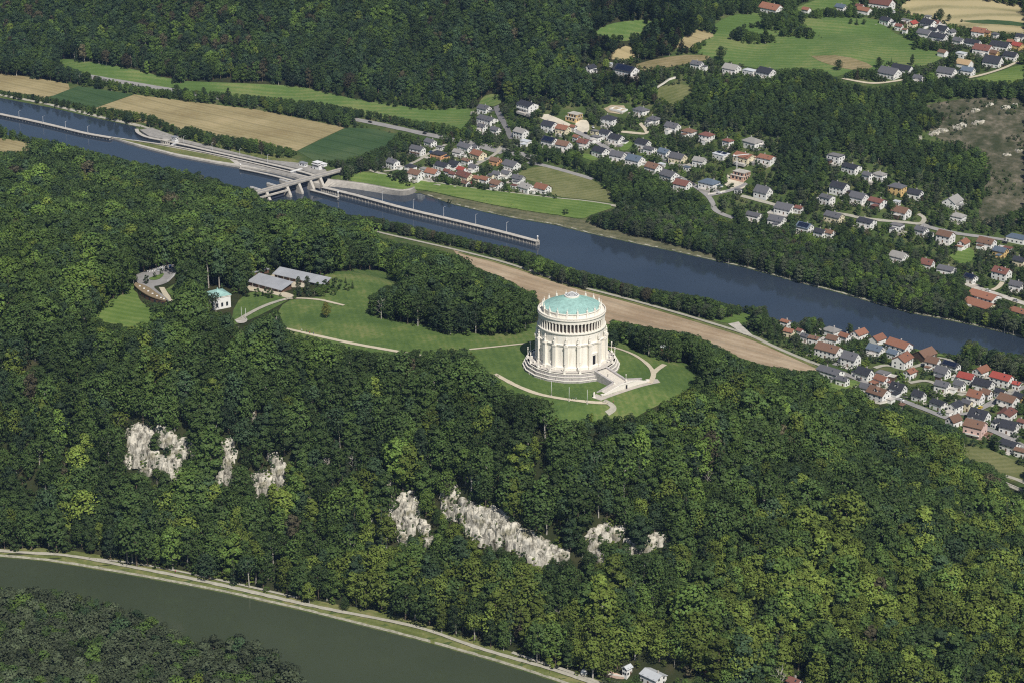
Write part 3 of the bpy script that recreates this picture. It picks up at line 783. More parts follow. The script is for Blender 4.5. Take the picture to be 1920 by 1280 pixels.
# --- lower right meadow
drape("olive_meadow", [(1780, 848), (1800, 838), (1835, 835), (1870, 848), (1925, 872), (1990, 900), (1990, 930), (1920, 905), (1890, 900), (1850, 872), (1810, 862)], M["olive"], .2)
opens([(1790, 846), (1832, 836), (1870, 850), (1920, 874), (1920, 888), (1895, 892), (1868, 878), (1852, 868), (1830, 858)], [(1890, 896), (1920, 892), (1920, 918), (1905, 912)])
ribbon("gravel_lane", [(1885, 892), (1905, 898), (1925, 906), (1990, 930)], 5.0, M["gravel_grey"], .35)
drape("garden_meadow", [(1535, 722), (1560, 716), (1600, 712), (1640, 712), (1640, 724), (1600, 735), (1545, 738)], M["meadow"], .2)
opens([(1545, 722), (1575, 716), (1605, 716), (1600, 724), (1550, 730)])
# --- village roads
ROADS = [
 ([(1552, 690), (1595, 705), (1630, 720), (1665, 740), (1702, 755), (1740, 770), (1772, 783), (1800, 793), (1850, 803), (1885, 818), (1920, 838), (1990, 870)], 5.5, "asphalt_pale"),
 ([(1772, 783), (1790, 775), (1815, 777), (1840, 766), (1866, 752), (1890, 738), (1930, 722)], 5.0, "asphalt_pale"),
 ([(1866, 752), (1840, 738), (1800, 735), (1770, 728), (1740, 712), (1705, 718)], 4.0, "gravel_grey"),
 ([(1640, 690), (1660, 684), (1690, 690), (1720, 688), (1760, 668), (1790, 680)], 4.0, "gravel_grey"),
 ([(1890, 738), (1905, 722), (1930, 712)], 4.0, "gravel_grey"),
 ([(720, 322), (740, 320), (780, 305), (805, 288), (825, 278), (836, 272)], 3.6, "gravel_grey"),
 ([(880, 318), (900, 306), (925, 293), (935, 284), (940, 275)], 4.0, "gravel_grey"),
 ([(880, 272), (910, 280), (940, 289)], 4.0, "asphalt_pale"),
 ([(958, 262), (952, 245), (945, 232), (935, 215), (930, 200)], 5.0, "asphalt"),
 ([(1160, 290), (1135, 277), (1110, 262), (1085, 250), (1075, 245)], 5.0, "asphalt_pale"),
 ([(1160, 290), (1190, 301), (1225, 315), (1262, 327), (1290, 342), (1310, 354), (1326, 366), (1336, 380), (1338, 393), (1352, 402), (1375, 410)], 4.5, "asphalt_pale"),
 ([(1326, 368), (1345, 364), (1370, 358), (1390, 350), (1400, 345)], 4.5, "asphalt_pale"),
 ([(1390, 368), (1420, 376), (1450, 384), (1500, 400)], 3.5, "gravel_grey"),
 ([(1165, 248), (1185, 250), (1215, 253), (1210, 243), (1200, 232)], 3.5, "gravel"),
 ([(1560, 400), (1590, 404), (1620, 411), (1660, 415), (1700, 418), (1728, 422), (1735, 410), (1722, 402)], 4.0, "gravel_grey"),
 ([(1728, 422), (1760, 432), (1800, 440), (1850, 446), (1920, 456), (1990, 466)], 5.5, "asphalt_pale"),
 ([(1808, 532), (1840, 544), (1880, 556), (1920, 570), (1990, 590)], 6.0, "concrete_light"),
 ([(1860, 545), (1872, 540), (1880, 530)], 4.0, "gravel"),
]
for px, w, mt in ROADS:
    ribbon("road", px, w, M[mt], .45)
    open_line(px, 3.2)
drape("site_yard", [(1078, 240), (1080, 228), (1098, 225), (1105, 232), (1105, 248), (1090, 252)], M["construction"], .4)
drape("site_slope", [(1012, 222), (1022, 213), (1045, 222), (1070, 234), (1080, 240), (1050, 234), (1030, 230)], M["construction"], .4)
opens([(1012, 222), (1022, 212), (1045, 220), (1075, 225), (1100, 224), (1107, 235), (1106, 250), (1085, 254), (1060, 240), (1030, 230)])
drape("site_yard", [(1132, 205), (1146, 198), (1170, 199), (1174, 206), (1162, 215), (1140, 212)], M["dirt"], .4, smooth=0)
opens([(1130, 205), (1140, 194), (1172, 196), (1178, 204), (1165, 220), (1140, 212)])
drape("yard", [(1160, 276), (1178, 265), (1188, 268), (1178, 283), (1164, 284)], M["meadow"], .3)
drape("yard", [(1085, 292), (1100, 288), (1120, 296), (1118, 302), (1100, 300)], M["meadow"], .3)
opens([(1155, 278), (1178, 264), (1188, 268), (1176, 284), (1160, 286)], [(1085, 292), (1100, 288), (1122, 296), (1116, 302), (1098, 299)])
drape("yard", [(1780, 480), (1800, 468), (1825, 465), (1828, 488), (1800, 498)], M["meadow"], .3)
opens([(1782, 480), (1800, 470), (1826, 468), (1826, 486), (1800, 492)])
drape("site_yard", [(1355, 345), (1360, 325), (1380, 340), (1400, 345), (1395, 355), (1375, 358)], M["construction"], .4)

# --- hilltop paths
PATHS = [
 ([(880, 656), (930, 651), (985, 645)], 2.2, "gravel"),
 ([(928, 702), (960, 720), (985, 731), (1010, 740), (1045, 747), (1090, 753), (1120, 756), (1140, 756)], 2.4, "gravel"),
 ([(1140, 650), (1165, 656), (1190, 666), (1212, 681), (1224, 695), (1226, 706), (1218, 719)], 3.0, "gravel"),
 ([(1225, 700), (1234, 692), (1246, 684)], 3.0, "gravel"),
 ([(1132, 752), (1148, 760), (1151, 768), (1138, 776)], 3.4, "gravel_grey"),
 ([(515, 613), (540, 618), (600, 632), (660, 645), (735, 658), (790, 668)], 2.8, "gravel"),
 ([(446, 602), (460, 593), (490, 577), (520, 566), (545, 560)], 3.4, "gravel_grey"),
 ([(532, 562), (560, 560), (600, 563), (620, 568), (645, 574)], 2.6, "gravel"),
]
for px, w, mt in PATHS:
    ribbon("path", px, w, M[mt], .55)
drape("plaza", [(440, 601), (452, 595), (465, 598), (462, 606), (446, 608)], M["concrete_light"], .45)
# ------------------------------------------------------------------ the round memorial hall
hall = empty("round_hall", HALL)
tag(hall, "huge pale round memorial hall with green copper roof, colonnaded gallery and stepped terrace", "hall")
GZ = 0.0
def pol(r, deg, z=0.0):
    t = R(deg)
    return (r * math.sin(t), -r * math.cos(t), z)

def ring(name, prof, n, mat, a0=0.0, smooth=False, cap=False):
    m = MB(); m.lathe(prof, n, a0=R(a0), cap=cap)
    return m.build(name, mat, hall, smooth)

# terrace: three eighteen-sided tiers, each with a pale coping
for r, z0, z1 in ((28.4, -4, 1.7), (27.4, 1.7, 3.5), (26.4, 3.5, 5.2)):
    t = ring("terrace_tier", [(r, z0), (r, z1 - .3)], 18, M["stone_grey"], 0)
    m = MB(); m.lathe([(r, z1 - .3), (r + .22, z1 - .3), (r + .22, z1), (r - .35, z1), (r - .35, z1 - .1)], 18)
    m.build("coping", M["stone_white"], t)
    m = MB(); m.lathe([(r - .3, z1 - .06), (r - 1.4, z1 - .06)], 18); m.build("tread", M["stone_step"], t)
    # upright joints of the tier's blocks
    m = MB()
    for k in range(108):
        a = k * 360 / 108
        rr = r * math.cos(R(10)) / math.cos(R((a % 20) - 10)) if True else r
        x, y, _ = pol(rr - .04, a)
        m.box(x, y, z0 + .2, .16, .25, z1 - z0 - .55, R(a))
    o = m.build("block_joint", M["stone_step"], t); o["kind"] = "stuff"
ring("terrace_floor", [(26.3, 5.14), (18.5, 5.14)], 18, M["stone_step"])
ring("plinth", [(20.6, 5.1), (20.6, 6.6), (20.2, 7.0), (19.3, 7.0)], 72, M["stone_white"])
ring("drum", [(19.3, 6.8), (19.3, 26.4)], 72, M["stone"], smooth=True)
ring("string_course", [(19.25, 19.2), (19.75, 19.3), (19.75, 19.9), (20.05, 20.0), (20.05, 20.4), (19.25, 20.6)], 72, M["stone_white"])
ring("gallery_floor", [(19.2, 25.7), (19.8, 26.2), (20.1, 26.3), (20.1, 26.8), (16.6, 26.9)], 72, M["stone_white"])
ring("gallery_wall", [(16.8, 26.7), (16.8, 34.8)], 72, M["shade_wall"], smooth=True)
ring("entablature", [(18.3, 33.0), (18.3, 32.4), (19.4, 32.4), (19.4, 34.2), (20.0, 34.5), (20.0, 35.0), (16.5, 35.05)], 72, M["stone_white"])
b = MB(); b.lathe([(19.35, 35.6), (19.35, 36.0), (19.8, 36.0), (19.8, 35.6), (19.35, 35.6)], 72)
bal = b.build("balustrade", M["stone_white"], hall)
b = MB()
for k in range(144):
    x, y, _ = pol(19.58, k * 2.5); b.box(x, y, 35.0, .30, .3, .62, R(k * 2.5))
b.build("baluster", M["stone_white"], bal)["kind"] = "stuff"
col_m = MB(); col_m.box(0, 0, 0, 1.1, 1.1, .35); col_m.lathe([(.50, .35), (.44, 1.2), (.40, 4.9), (.52, 5.2)], 10); col_m.box(0, 0, 5.2, 1.1, 1.1, .42)
col_me = col_m.mesh("column", M["stone_white"])
for k in range(54):
    link_mesh("column", col_me, hall, pol(18.9, k * 360 / 54 + 10 / 3, 26.85), (0, 0, R(k * 360 / 54 + 10 / 3)))
# buttresses with their statues
bt = MB()
bt.box(0, .25, 5.15, 2.2, 2.5, 1.5); bt.box(0, .35, 6.65, 1.8, 2.1, 12.4); bt.box(0, .3, 19.05, 2.1, 2.3, .55); bt.box(0, .25, 19.6, 2.3, 2.5, .6)
bt_me = bt.mesh("buttress", M["stone"])
st = MB()
st.box(0, 0, 0, 1.7, 1.7, .9)
st.lathe([(.82, .9), (.80, 1.6), (.62, 2.9), (.50, 3.5), (.66, 4.2), (.60, 4.55), (.24, 4.7), (.20, 4.9), (.36, 5.15), (.37, 5.45), (.22, 5.75), (.02, 5.85)], 9)
st.tube((.5, 0, 4.45), (.85, -.25, 3.5), .17, .14, 6); st.tube((.85, -.25, 3.5), (.45, -.7, 3.1), .14, .12, 6)
st.tube((-.5, 0, 4.45), (-.88, -.1, 3.4), .17, .14, 6); st.tube((-.88, -.1, 3.4), (-.80, -.5, 2.6), .14, .12, 6)
st.box(-.75, -.6, 1.4, .9, .14, 1.3)
st_me = st.mesh("statue", M["stone_white"], True)
tr = MB()
tr.box(0, 0, 0, 1.0, 1.0, .9); tr.lathe([(.42, .9), (.5, 1.2), (.38, 1.7), (.16, 1.9), (.12, 2.9), (.02, 3.5)], 8); tr.box(0, 0, 1.25, 1.1, .18, .4)
tr_me = tr.mesh("trophy", M["stone_white"])
pl = MB(); pl.box(0, 0, 34.9, 1.1, .9, 2.5); pl.box(0, 0, 37.4, 1.35, 1.1, .5)
pl_me = pl.mesh("attic_pilaster", M["stone"])
cd = MB()
cd.box(0, 0, 0, 1.3, 1.3, 1.1); cd.lathe([(.42, 1.1), (.30, 1.6), (.22, 2.2), (.18, 5.2), (.42, 5.6), (.20, 6.0), (.46, 6.5), (.1, 6.9)], 8)
cd_me = cd.mesh("candelabrum", M["stone_white"])
pd_ = MB(); pd_.box(0, 0, 0, 1.0, 1.0, .9); pd_.box(0, 0, .9, 1.3, 1.3, .25)
pd_me = pd_.mesh("pedestal", M["stone_white"])
for k in range(18):
    a = 10 + 20 * k
    link_mesh("buttress", bt_me, hall, pol(20.5, a), (0, 0, R(a)))
    link_mesh("statue", st_me, hall, pol(20.3, a, 20.2), (0, 0, R(a)), (.88, .88, .86))
    link_mesh("trophy", tr_me, hall, pol(17.0, a, 37.9), (0, 0, R(a)))
    link_mesh("attic_pilaster", pl_me, hall, pol(16.9, a), (0, 0, R(a)))
    if a not in (30, 50):
        link_mesh("pedestal", pd_me, hall, pol(23.0, a, 5.18), (0, 0, R(a)))
    if not 20 < a < 60:
        link_mesh("candelabrum", cd_me, hall, pol(25.4, a, 5.18), (0, 0, R(a)))
ring("attic_wall", [(16.75, 35.0), (16.75, 37.4), (17.2, 37.5), (17.2, 37.85), (16.2, 37.95)], 72, M["stone"])
roof = ring("copper_roof", [(16.75, 37.85), (16.75, 38.05), (4.2, 43.3), (4.2, 43.6)], 72, M["copper"], smooth=False)
b = MB()
for k in range(72):
    a = k * 5
    p0, p1 = pol(16.7, a, 38.1), pol(4.3, a, 43.32)
    b.tube(p0, p1, .06, .05, 4)
b.build("roof_seam", M["copper"], roof)["kind"] = "stuff"
lan = ring("lantern", [(4.4, 43.2), (4.4, 44.0), (3.9, 44.1)], 36, M["stone_white"])
b = MB(); b.lathe([(4.0, 44.0), (.3, 45.9), (.05, 46.0)], 36)
b.build("lantern_glass", M["glass"], lan)
b = MB()
for r, z in ((3.9, 44.12), (3.1, 44.53), (2.3, 44.94), (1.5, 45.35), (.7, 45.76)):
    b.lathe([(r + .14, z), (r + .14, z + .12), (r - .14, z + .22), (r - .14, z)], 36)
for k in range(18):
    b.tube(pol(4.0, k * 20, 44.1), pol(.3, k * 20, 46.0), .09, .06, 4)
b.build("glazing_bar", M["metal_white"], lan)
# portal
dm = MB()
dm.box(0, 0, 0, .7, 1.6, 7.6); dm.box(2.9, 0, 0, .7, 1.6, 7.6); dm.box(1.45, 0, 7.6, 4.2, 1.8, .9); dm.box(1.45, 0, 8.5, 4.8, 2.1, .35)
x, y, _ = pol(19.2, 40)
pe = dm.build("portal", M["stone_white"], hall); pe.location = (x - 1.45 * math.cos(R(40)), y - 1.45 * math.sin(R(40)), 5.15); pe.rotation_euler = (0, 0, R(40))
dl = MB(); dl.box(1.45, .05, .05, 2.2, 1.2, 7.5)
dl.build("door", M["dark"], pe)
# stairs in front of the portal (direction 40 degrees)
A40 = R(40)
def stair_obj(name, mb, mat, parent=None):
    o = mb.build(name, mat, parent or hall)
    return o
root = empty("entrance_stairs", HALL + np.array(pol(0, 0)), R(40))
tag(root, "broad pale stone stairway with side flights running down from the hall's portal", "stairway")
def part(name, mb, mat): return mb.build(name, mat, root)
# local frame: -Y points away from the hall
fl = MB(); n = 16
for k in range(n):
    fl.box(0, -26.0 - (k + .5) * 1.0, -4, 7.6, 1.0, 9.2 - k * .17)
part("flight", fl, M["stair"])
for s in (-1, 1):
    m = MB(); m.prism([(s * 4.5 - .65, -42.2), (s * 4.5 + .65, -42.2), (s * 4.5 + .65, -25.8), (s * 4.5 - .65, -25.8)], -4, [3.5, 3.5, 6.1, 6.1])
    part("side_wall", m, M["stone_grey"])
m = MB(); m.prism([(-5.2, -47.0), (5.2, -47.0), (5.2, -42.0), (-5.2, -42.0)], -5, 2.5)
part("landing", m, M["stair"])
m = MB(); m.box(0, -47.3, -5, 10.6, .7, 8.5); m.box(0, -47.3, 3.5, 10.9, 1.0, .25)
part("landing_wall", m, M["stone_white"])
m = MB(); m.box(0, -47.75, -.2, 1.1, .4, 2.9)
part("niche", m, M["dark"])
for s in (-1, 1):
    m = MB()
    for k in range(14):
        m.box(s * (5.2 + (k + .5) * .85), -44.5, -5, .85, 4.6, 7.4 - k * .18)
    part("side_flight", m, M["stair"])
    m = MB(); a, b_ = s * 5.2, s * 17.4
    xs = (a, b_) if s > 0 else (b_, a)
    hi = (3.5, .9) if s > 0 else (.9, 3.5)
    m.prism([(xs[0], -47.6), (xs[1], -47.6), (xs[1], -46.8), (xs[0], -46.8)], -5, [hi[0], hi[1], hi[1], hi[0]])
    part("outer_parapet", m, M["stone_white"])
    m = MB(); m.prism([(xs[0], -42.2), (xs[1], -42.2), (xs[1], -41.4), (xs[0], -41.4)], -5, [hi[0], hi[1], hi[1], hi[0]])
    part("inner_parapet", m, M["stone_grey"])
    m = MB(); m.box(0, 0, 0, 1.3, 1.3, 3.4); m.box(0, 0, 3.4, 1.6, 1.6, .3)
    o = part("end_pier", m, M["stone_white"]); o.location = (s * 17.6, -44.6 - 2.2, -2.6)
    o = link_mesh("lamp_column", cd_me, root, (s * 4.5, -42.4, 2.6), (0, 0, 0), (.7, .7, .6))
b40 = np.array([[math.cos(A40), -math.sin(A40)], [math.sin(A40), math.cos(A40)]])
def hloc(x, y): return HALL[:2] + b40 @ np.array([x, y])
drape("forecourt", None, M["paving"], .4, grid=3.0, world=[hloc(-24, -45), hloc(-22, -50.5), hloc(24, -50.5), hloc(26, -46), hloc(19, -43), hloc(18, -48), hloc(-18, -48), hloc(-19, -43)])
opens(np.array([(1118, 740), (1150, 690), (1235, 715), (1232, 728), (1150, 756), (1120, 756)]))

# flagpoles
def flagpole(uv, h, label):
    p = ground([uv])[0]
    t = empty("flagpole", p); tag(t, label, "flagpole", "flagpoles around the hilltop")
    m = MB(); m.tube((0, 0, 0), (0, 0, h), .13, .07, 8); m.build("pole", M["metal_white"], t, True)
    m = MB(); m.lathe([(.5, 0), (.5, .45), (.2, .5)], 12, cap=True); m.build("foot", M["concrete_light"], t)
    m = MB(); m.lathe([(.02, h), (.16, h + .15), (.02, h + .32)], 8); m.build("finial", M["metal_white"], t)
flagpole((1034, 741), 8.5, "white flagpole beside the hall path, farthest from the stairway")
flagpole((1067, 752), 8.5, "white flagpole beside the hall path, between two others")
flagpole((1101, 757), 8.5, "white flagpole beside the hall path, closest to the stairway")
flagpole((453, 598), 7.5, "white flagpole at the small plaza, on its forest side")
flagpole((461, 600), 7.5, "white flagpole at the small plaza, on its lawn side")
p = ground([(1114, 745)])[0]
t = empty("stone_stele", p); tag(t, "short pale stone stele on the lawn beside the lower stairs", "stele")
m = MB(); m.box(0, 0, 0, 1.4, 1.4, .6); m.build("base", M["stone_white"], t)
m = MB(); m.prism([(-.45, -.45), (.45, -.45), (.45, .45), (-.45, .45)], .6, 3.0); m.box(0, 0, 3.0, .6, .6, .4); m.build("shaft", M["stone_white"], t)
# ------------------------------------------------------------------ canal works
def p2(uv, z): return at_z(uv, z)

def wall_line(px, z0, z1, width, name, root, mat, smooth=1):
    c = at_z(densify(smooth_line(px, smooth), 6), z1)[:, :2]
    t = np.gradient(c, axis=0); t /= np.linalg.norm(t, axis=1)[:, None]
    n = np.stack([-t[:, 1], t[:, 0]], 1)
    V, F = [], []
    for i in range(len(c)):
        a, b = c[i] + n[i] * width / 2, c[i] - n[i] * width / 2
        V += [(a[0], a[1], z0), (b[0], b[1], z0), (b[0], b[1], z1), (a[0], a[1], z1)]
    for i in range(len(c) - 1):
        k, q = i * 4, i * 4 + 4
        F += [(k + j, k + (j + 1) % 4, q + (j + 1) % 4, q + j) for j in range(4)]
    F += [(3, 2, 1, 0), tuple(len(V) - 4 + j for j in range(4))]
    return mesh_obj(name, V, F, mat, root), c, n

def guide_wall(px, z0, z1, width, label, ribs=2.2, name="guide_wall"):
    root = empty(name, at_z([px[len(px) // 2]], z0)[0]); tag(root, label, "canal wall")
    inv = Matrix.Translation(-root.location)
    o, c, n = wall_line(px, z0, z1, width, "wall", root, M["concrete"])
    k, _, _ = wall_line(px, z1, z1 + .35, width + .5, "coping", root, M["concrete_light"])
    objs = [o, k]
    if ribs:
        m = MB(); q = densify(c, ribs); t = np.gradient(q, axis=0); t /= np.linalg.norm(t, axis=1)[:, None]
        for a, b in zip(q, t):
            s = np.array([b[1], -b[0]])
            for e in (1, -1):
                m.box(*(a + s * e * (width / 2 + .12)), z0, .5, .5, z1 - z0 - .1, math.atan2(b[1], b[0]))
        r = m.build("fender_rib", M["concrete_light"], root); r["kind"] = "stuff"; objs.append(r)
    for x in objs: x.location = -root.location
    return root
guide_wall([(606, 351), (640, 359), (680, 369), (760, 391), (850, 412), (940, 434), (1008, 452)], -1, 4.2, 4.0, "long pale ribbed guide wall running down the middle of the canal below the bridge")
guide_wall([(583, 356), (610, 363), (634, 370)], -1, 2.6, 2.4, "short low concrete wall beside the weir outlet, below the bridge", 0)
guide_wall([(-120, 188), (0, 214), (60, 226), (120, 240), (160, 250), (208, 258)], 3, 7.0, 4.0, "long narrow dividing wall in the upper canal reaching to the lock island", 4.0)
guide_wall([(450, 316), (480, 322), (520, 331), (556, 341)], 3, 6.6, 2.2, "white-edged basin wall just above the bridge", 0)

def mole_tower(uv, z, h, label):
    p = at_z([uv], z)[0]
    t = empty("beacon", p); tag(t, label, "beacon")
    m = MB(); m.lathe([(1.0, -1.5), (1.0, .6), (.55, .7), (.45, h - .8)], 12, cap=True); m.build("column", M["concrete_light"], t)
    m = MB(); m.lathe([(.7, h - .8), (.7, h - .2), (.1, h + .3)], 12, cap=True); m.build("lantern", M["metal_white"], t)
mole_tower((1008, 451), 4.5, 4.0, "white beacon standing on the tip of the long canal guide wall")
mole_tower((634, 369), 2.8, 4.5, "white beacon on the end of the short low wall")
mole_tower((451, 314), 6.6, 3.0, "white beacon at the tip of the upper basin wall")

# quay with sloping pale face
lo = smooth_line([(603, 353), (622, 352), (680, 359), (740, 369), (766, 369), (784, 361)], 2)
hi = smooth_line([(614, 338), (640, 341), (690, 347), (742, 358), (763, 358), (777, 353)], 2)
a, b = at_z(lo, -.5), at_z(hi, 5.6)
c = b + np.array([0, 2.5, 0.0]); n = len(a)
V = np.concatenate([a, b, c]); F = [(i, i + 1, n + i + 1, n + i) for i in range(n - 1)] + [(n + i, n + i + 1, 2 * n + i + 1, 2 * n + i) for i in range(n - 1)]
root = empty("curved_quay", V.mean(0)); tag(root, "curved beige sloping quay wall below the bridge on the hamlet side", "quay")
o = mesh_obj("sloped_face", V, F, M["concrete_light"], root); o.location = -root.location
m = MB()
for i in range(n - 1):
    q = (c[i] + c[i + 1]) / 2; d = c[i + 1] - c[i]
    m.box(q[0], q[1] + .3, 5.4, np.linalg.norm(d[:2]) + .1, .6, .7, math.atan2(d[1], d[0]))
o = m.build("kerb", M["concrete"], root); o.location = -root.location

# lock island with grass and concrete
ISL = [(205, 256), (245, 262), (325, 274), (400, 289), (480, 307), (545, 323), (595, 335), (600, 345), (575, 340), (555, 333), (505, 321), (460, 314), (400, 304), (330, 291), (260, 273)]
w = at_z(ISL, 6.5)[:, :2][::-1]
m = MB(); m.prism([tuple(q) for q in w], 2, 6.5)
isl = m.build("lock_island", M["concrete_light"]); tag(isl, kind="structure")
w2 = at_z([(215, 259), (250, 264.5), (320, 277), (390, 290), (430, 299), (440, 307), (400, 301), (330, 288), (262, 271)], 6.5)[:, :2][::-1]
m = MB(); m.prism([tuple(q) for q in w2], 6.3, 6.7)
g = m.build("island_grass", M["bank_grass"]); tag(g, kind="structure")
w3 = at_z([(445, 302), (545, 325), (592, 337), (570, 337), (500, 319), (455, 309)], 6.5)[:, :2][::-1]
m = MB(); m.prism([tuple(q) for q in w3], 6.3, 6.68)
tag(m.build("island_pavement", M["concrete"]), kind="structure")
# north lock wall and quay
guide_wall([(256, 242), (258, 249), (275, 257.5), (310, 264), (340, 270), (400, 284), (480, 301.5), (560, 320), (600, 332)], 2, 7.2, 3.0, "grey lock wall along the far side of the chamber", 0, "lock_wall")
guide_wall([(250, 263), (285, 268), (325, 273.5), (400, 288.5), (480, 306.5), (545, 322.5)], 2, 7.2, 1.6, "grey lock wall along the island side of the chamber", 0, "lock_wall")
w4 = at_z([(262, 244), (285, 240), (345, 262), (420, 281), (500, 300), (560, 306), (610, 318), (618, 330), (600, 330), (560, 317), (480, 298), (400, 281), (340, 267), (280, 256)], 7.3)[:, :2][::-1]
m = MB(); m.prism([tuple(q) for q in w4], 4, 7.45)
tag(m.build("lock_pavement", M["concrete"]), kind="structure")

def lock_gate(uv0, uv1, label):
    a, b = at_z([uv0, uv1], 7)
    t = empty("lock_gate", (a + b) / 2, math.atan2(b[1] - a[1], b[0] - a[0])); tag(t, label, "lock gate")
    L = np.linalg.norm(b - a)
    m = MB(); m.box(0, 0, -6, L, 1.2, 6.2); m.build("leaf", M["metal_grey"], t)
    m = MB(); m.box(0, -.7, .3, L, .12, .9); m.box(0, .7, .3, L, .12, .9); m.build("railing", M["metal_white"], t)
lock_gate((322, 274), (335, 267), "grey upper lock gate between the lock walls")
lock_gate((545, 324), (566, 318), "grey lower lock gate close to the bridge")

def block_house(uv, sx, sy, h, rz, wall, label, name="lock_building", roofm="metal_grey", z=None, glass=True):
    p = ground([uv])[0] if z is None else at_z([uv], z)[0]
    t = empty(name, p, rz); tag(t, label, "building")
    m = MB(); m.box(0, 0, -1.5, sx, sy, h + 1.5); m.build("wall", M[wall], t)
    m = MB(); m.box(0, 0, h, sx + .8, sy + .8, .35); m.build("roof", M[roofm], t)
    if glass:
        for k in range(max(2, int(sx / 3))):
            link_mesh("window", WIN, t, (-sx / 2 + (k + .5) * sx / max(2, int(sx / 3)), -sy / 2 - .02, h * .55), (0, 0, 0), (1.4, 1, 1.1))
        for k in range(2):
            link_mesh("window", WIN, t, (sx / 2 + .02, -sy / 4 + k * sy / 2, h * .55), (0, 0, R(90)), (1.2, 1, 1.1))
    return t
wm = MB(); wm.box(0, 0, -.5, 1, .10, 1.0)
WIN = wm.mesh("window", M["glass"])
AZC = R(-42)
block_house((310, 271), 7, 5, 4.0, AZC, "concrete_light", "small cream machine house beside the upper lock gate", z=6.6, roofm="concrete_light")
block_house((328, 264), 5, 4, 3.6, AZC, "metal_white", "small white control cabin across from the machine house", z=7.4)
block_house((569, 312), 7, 4, 3.2, AZC, "metal_white", "low white cabin behind the lower lock", z=7.4)
# control tower building by the bridge
p = ground([(597, 318)])[0]
t = empty("control_tower", p, AZC); t.scale = (.8, .8, .75); tag(t, "white stepped lock control building with dark glass bands at the bridge end", "building")
m = MB(); m.box(0, 0, -2, 11, 8, 7); m.box(3, 2, 5, 13, 5, 3); m.build("wall", M["metal_white"], t)
m = MB(); m.box(-.5, -.6, 5.0, 9, 8, 1.6); m.box(-.5, -.6, 7.5, 8, 7, 1.5); m.build("glass_band", M["glass"], t)
m = MB(); m.box(-.5, -.6, 6.6, 10.5, 9, .9); m.box(-.5, -.6, 9.0, 9, 8, .5); m.box(3, 2, 8, 14, 6, .4); m.build("roof", M["metal_white"], t)
m = MB(); m.box(-2, -4.05, .5, 1.2, .1, 2.4); m.build("door", M["dark"], t)

# bridge over the weir
M["gate"] = mat_plain("gate_steel", (.05, .06, .09), .5, .15, .4)
BZ = 10.5
A, B = at_z([(478, 362), (634, 320)], BZ)
L = np.linalg.norm(B - A); rz = math.atan2(B[1] - A[1], B[0] - A[0])
br = empty("weir_bridge", A, rz); tag(br, "pale concrete road bridge on tall piers over the weir and lock", "bridge")
m = MB(); m.box(L / 2, 0, -1.2, L + 16, 5.4, 1.2); m.build("deck", M["concrete"], br)
m = MB(); m.box(L / 2, 0, .0, L + 16, 4.2, .12); m.build("roadway", M["asphalt_pale"], br)
for s in (-1, 1):
    m = MB(); m.box(L / 2, s * 2.55, 0, L + 16, .3, .8); m.build("parapet", M["concrete_light"], br)
ts = [.12, .36, .50, .64, .76]
for i, tt in enumerate(ts):
    x = tt * L
    m = MB()
    m.box(x, 0, -BZ - 3, 2.2, 5.2, BZ + 1.8)
    # downstream nose sloping to the water
    v = [(x - 1.4, -2.6, -BZ - 3), (x + 1.4, -2.6, -BZ - 3), (x + 1.3, -2.6, -1.3), (x - 1.3, -2.6, -1.3), (x - 1.3, -7.8, -BZ - 3), (x + 1.3, -7.8, -BZ - 3), (x + 1.2, -6.8, -BZ + 2.5), (x - 1.2, -6.8, -BZ + 2.5)]
    m.add(v, [(0, 1, 5, 4), (1, 2, 6, 5), (2, 3, 7, 6), (3, 0, 4, 7), (4, 5, 6, 7)])
    v = [(x - 1.1, 2.6, -BZ - 3), (x + 1.1, 2.6, -BZ - 3), (x + 1.1, 2.6, -3.0), (x - 1.1, 2.6, -3.0), (x - .4, 9, -BZ - 3), (x + .4, 9, -BZ - 3), (x + .4, 9, -4.2), (x - .4, 9, -4.2)]
    m.add(v, [(1, 0, 4, 5), (2, 1, 5, 6), (3, 2, 6, 7), (0, 3, 7, 4), (5, 4, 7, 6)])
    m.build("pier", M["concrete_light"], br)
for i in range(len(ts) - 2):
    x0, x1 = ts[i] * L + 1.3, ts[i + 1] * L - 1.3
    m = MB(); m.box((x0 + x1) / 2, 1.5, -BZ - 2, x1 - x0, .8, 9.0); m.build("weir_gate", M["gate"], br)
x0, x1 = -2, ts[0] * L + L * .24 - 1.3
m = MB(); m.box((x0 + x1) / 2, -5.0, -4.2, x1 - x0, 1.6, 1.3); m.build("service_beam", M["concrete_light"], br)
m = MB(); m.box(-5, 0, -BZ, 9, 9, BZ - 1.5); m.box(-1.5, -5.0, -BZ, 3, 3, 6); m.build("abutment", M["concrete_light"], br)
m = MB(); m.box(L + 6, 0, -BZ, 8, 9, BZ - 1.5); m.build("abutment", M["concrete_light"], br)
ramp = at_z([(634, 320), (650, 314), (668, 306), (690, 296)], 12)
for i, (uv, lb) in enumerate((((472, 356), "closest to the wooded bank"), ((503, 349), "second from the wooded bank"), ((527, 342), "third from the wooded bank"))):
    p = at_z([uv], 5)[0]
    t = empty("pier_head", p, rz + R(90)); tag(t, "pale rounded pier head in the water above the weir, " + lb, "pier head")
    m = MB(); m.lathe([(1.6, -2), (1.6, 2.6), (1.3, 2.8)], 14, cap=True); m.box(-6, 0, -2, 12, 3.2, 4.6); m.build("body", M["concrete_light"], t)
    m = MB(); m.box(-6, 1.3, 2.6, 12, .15, 1.0); m.build("railing", M["metal_white"], t)

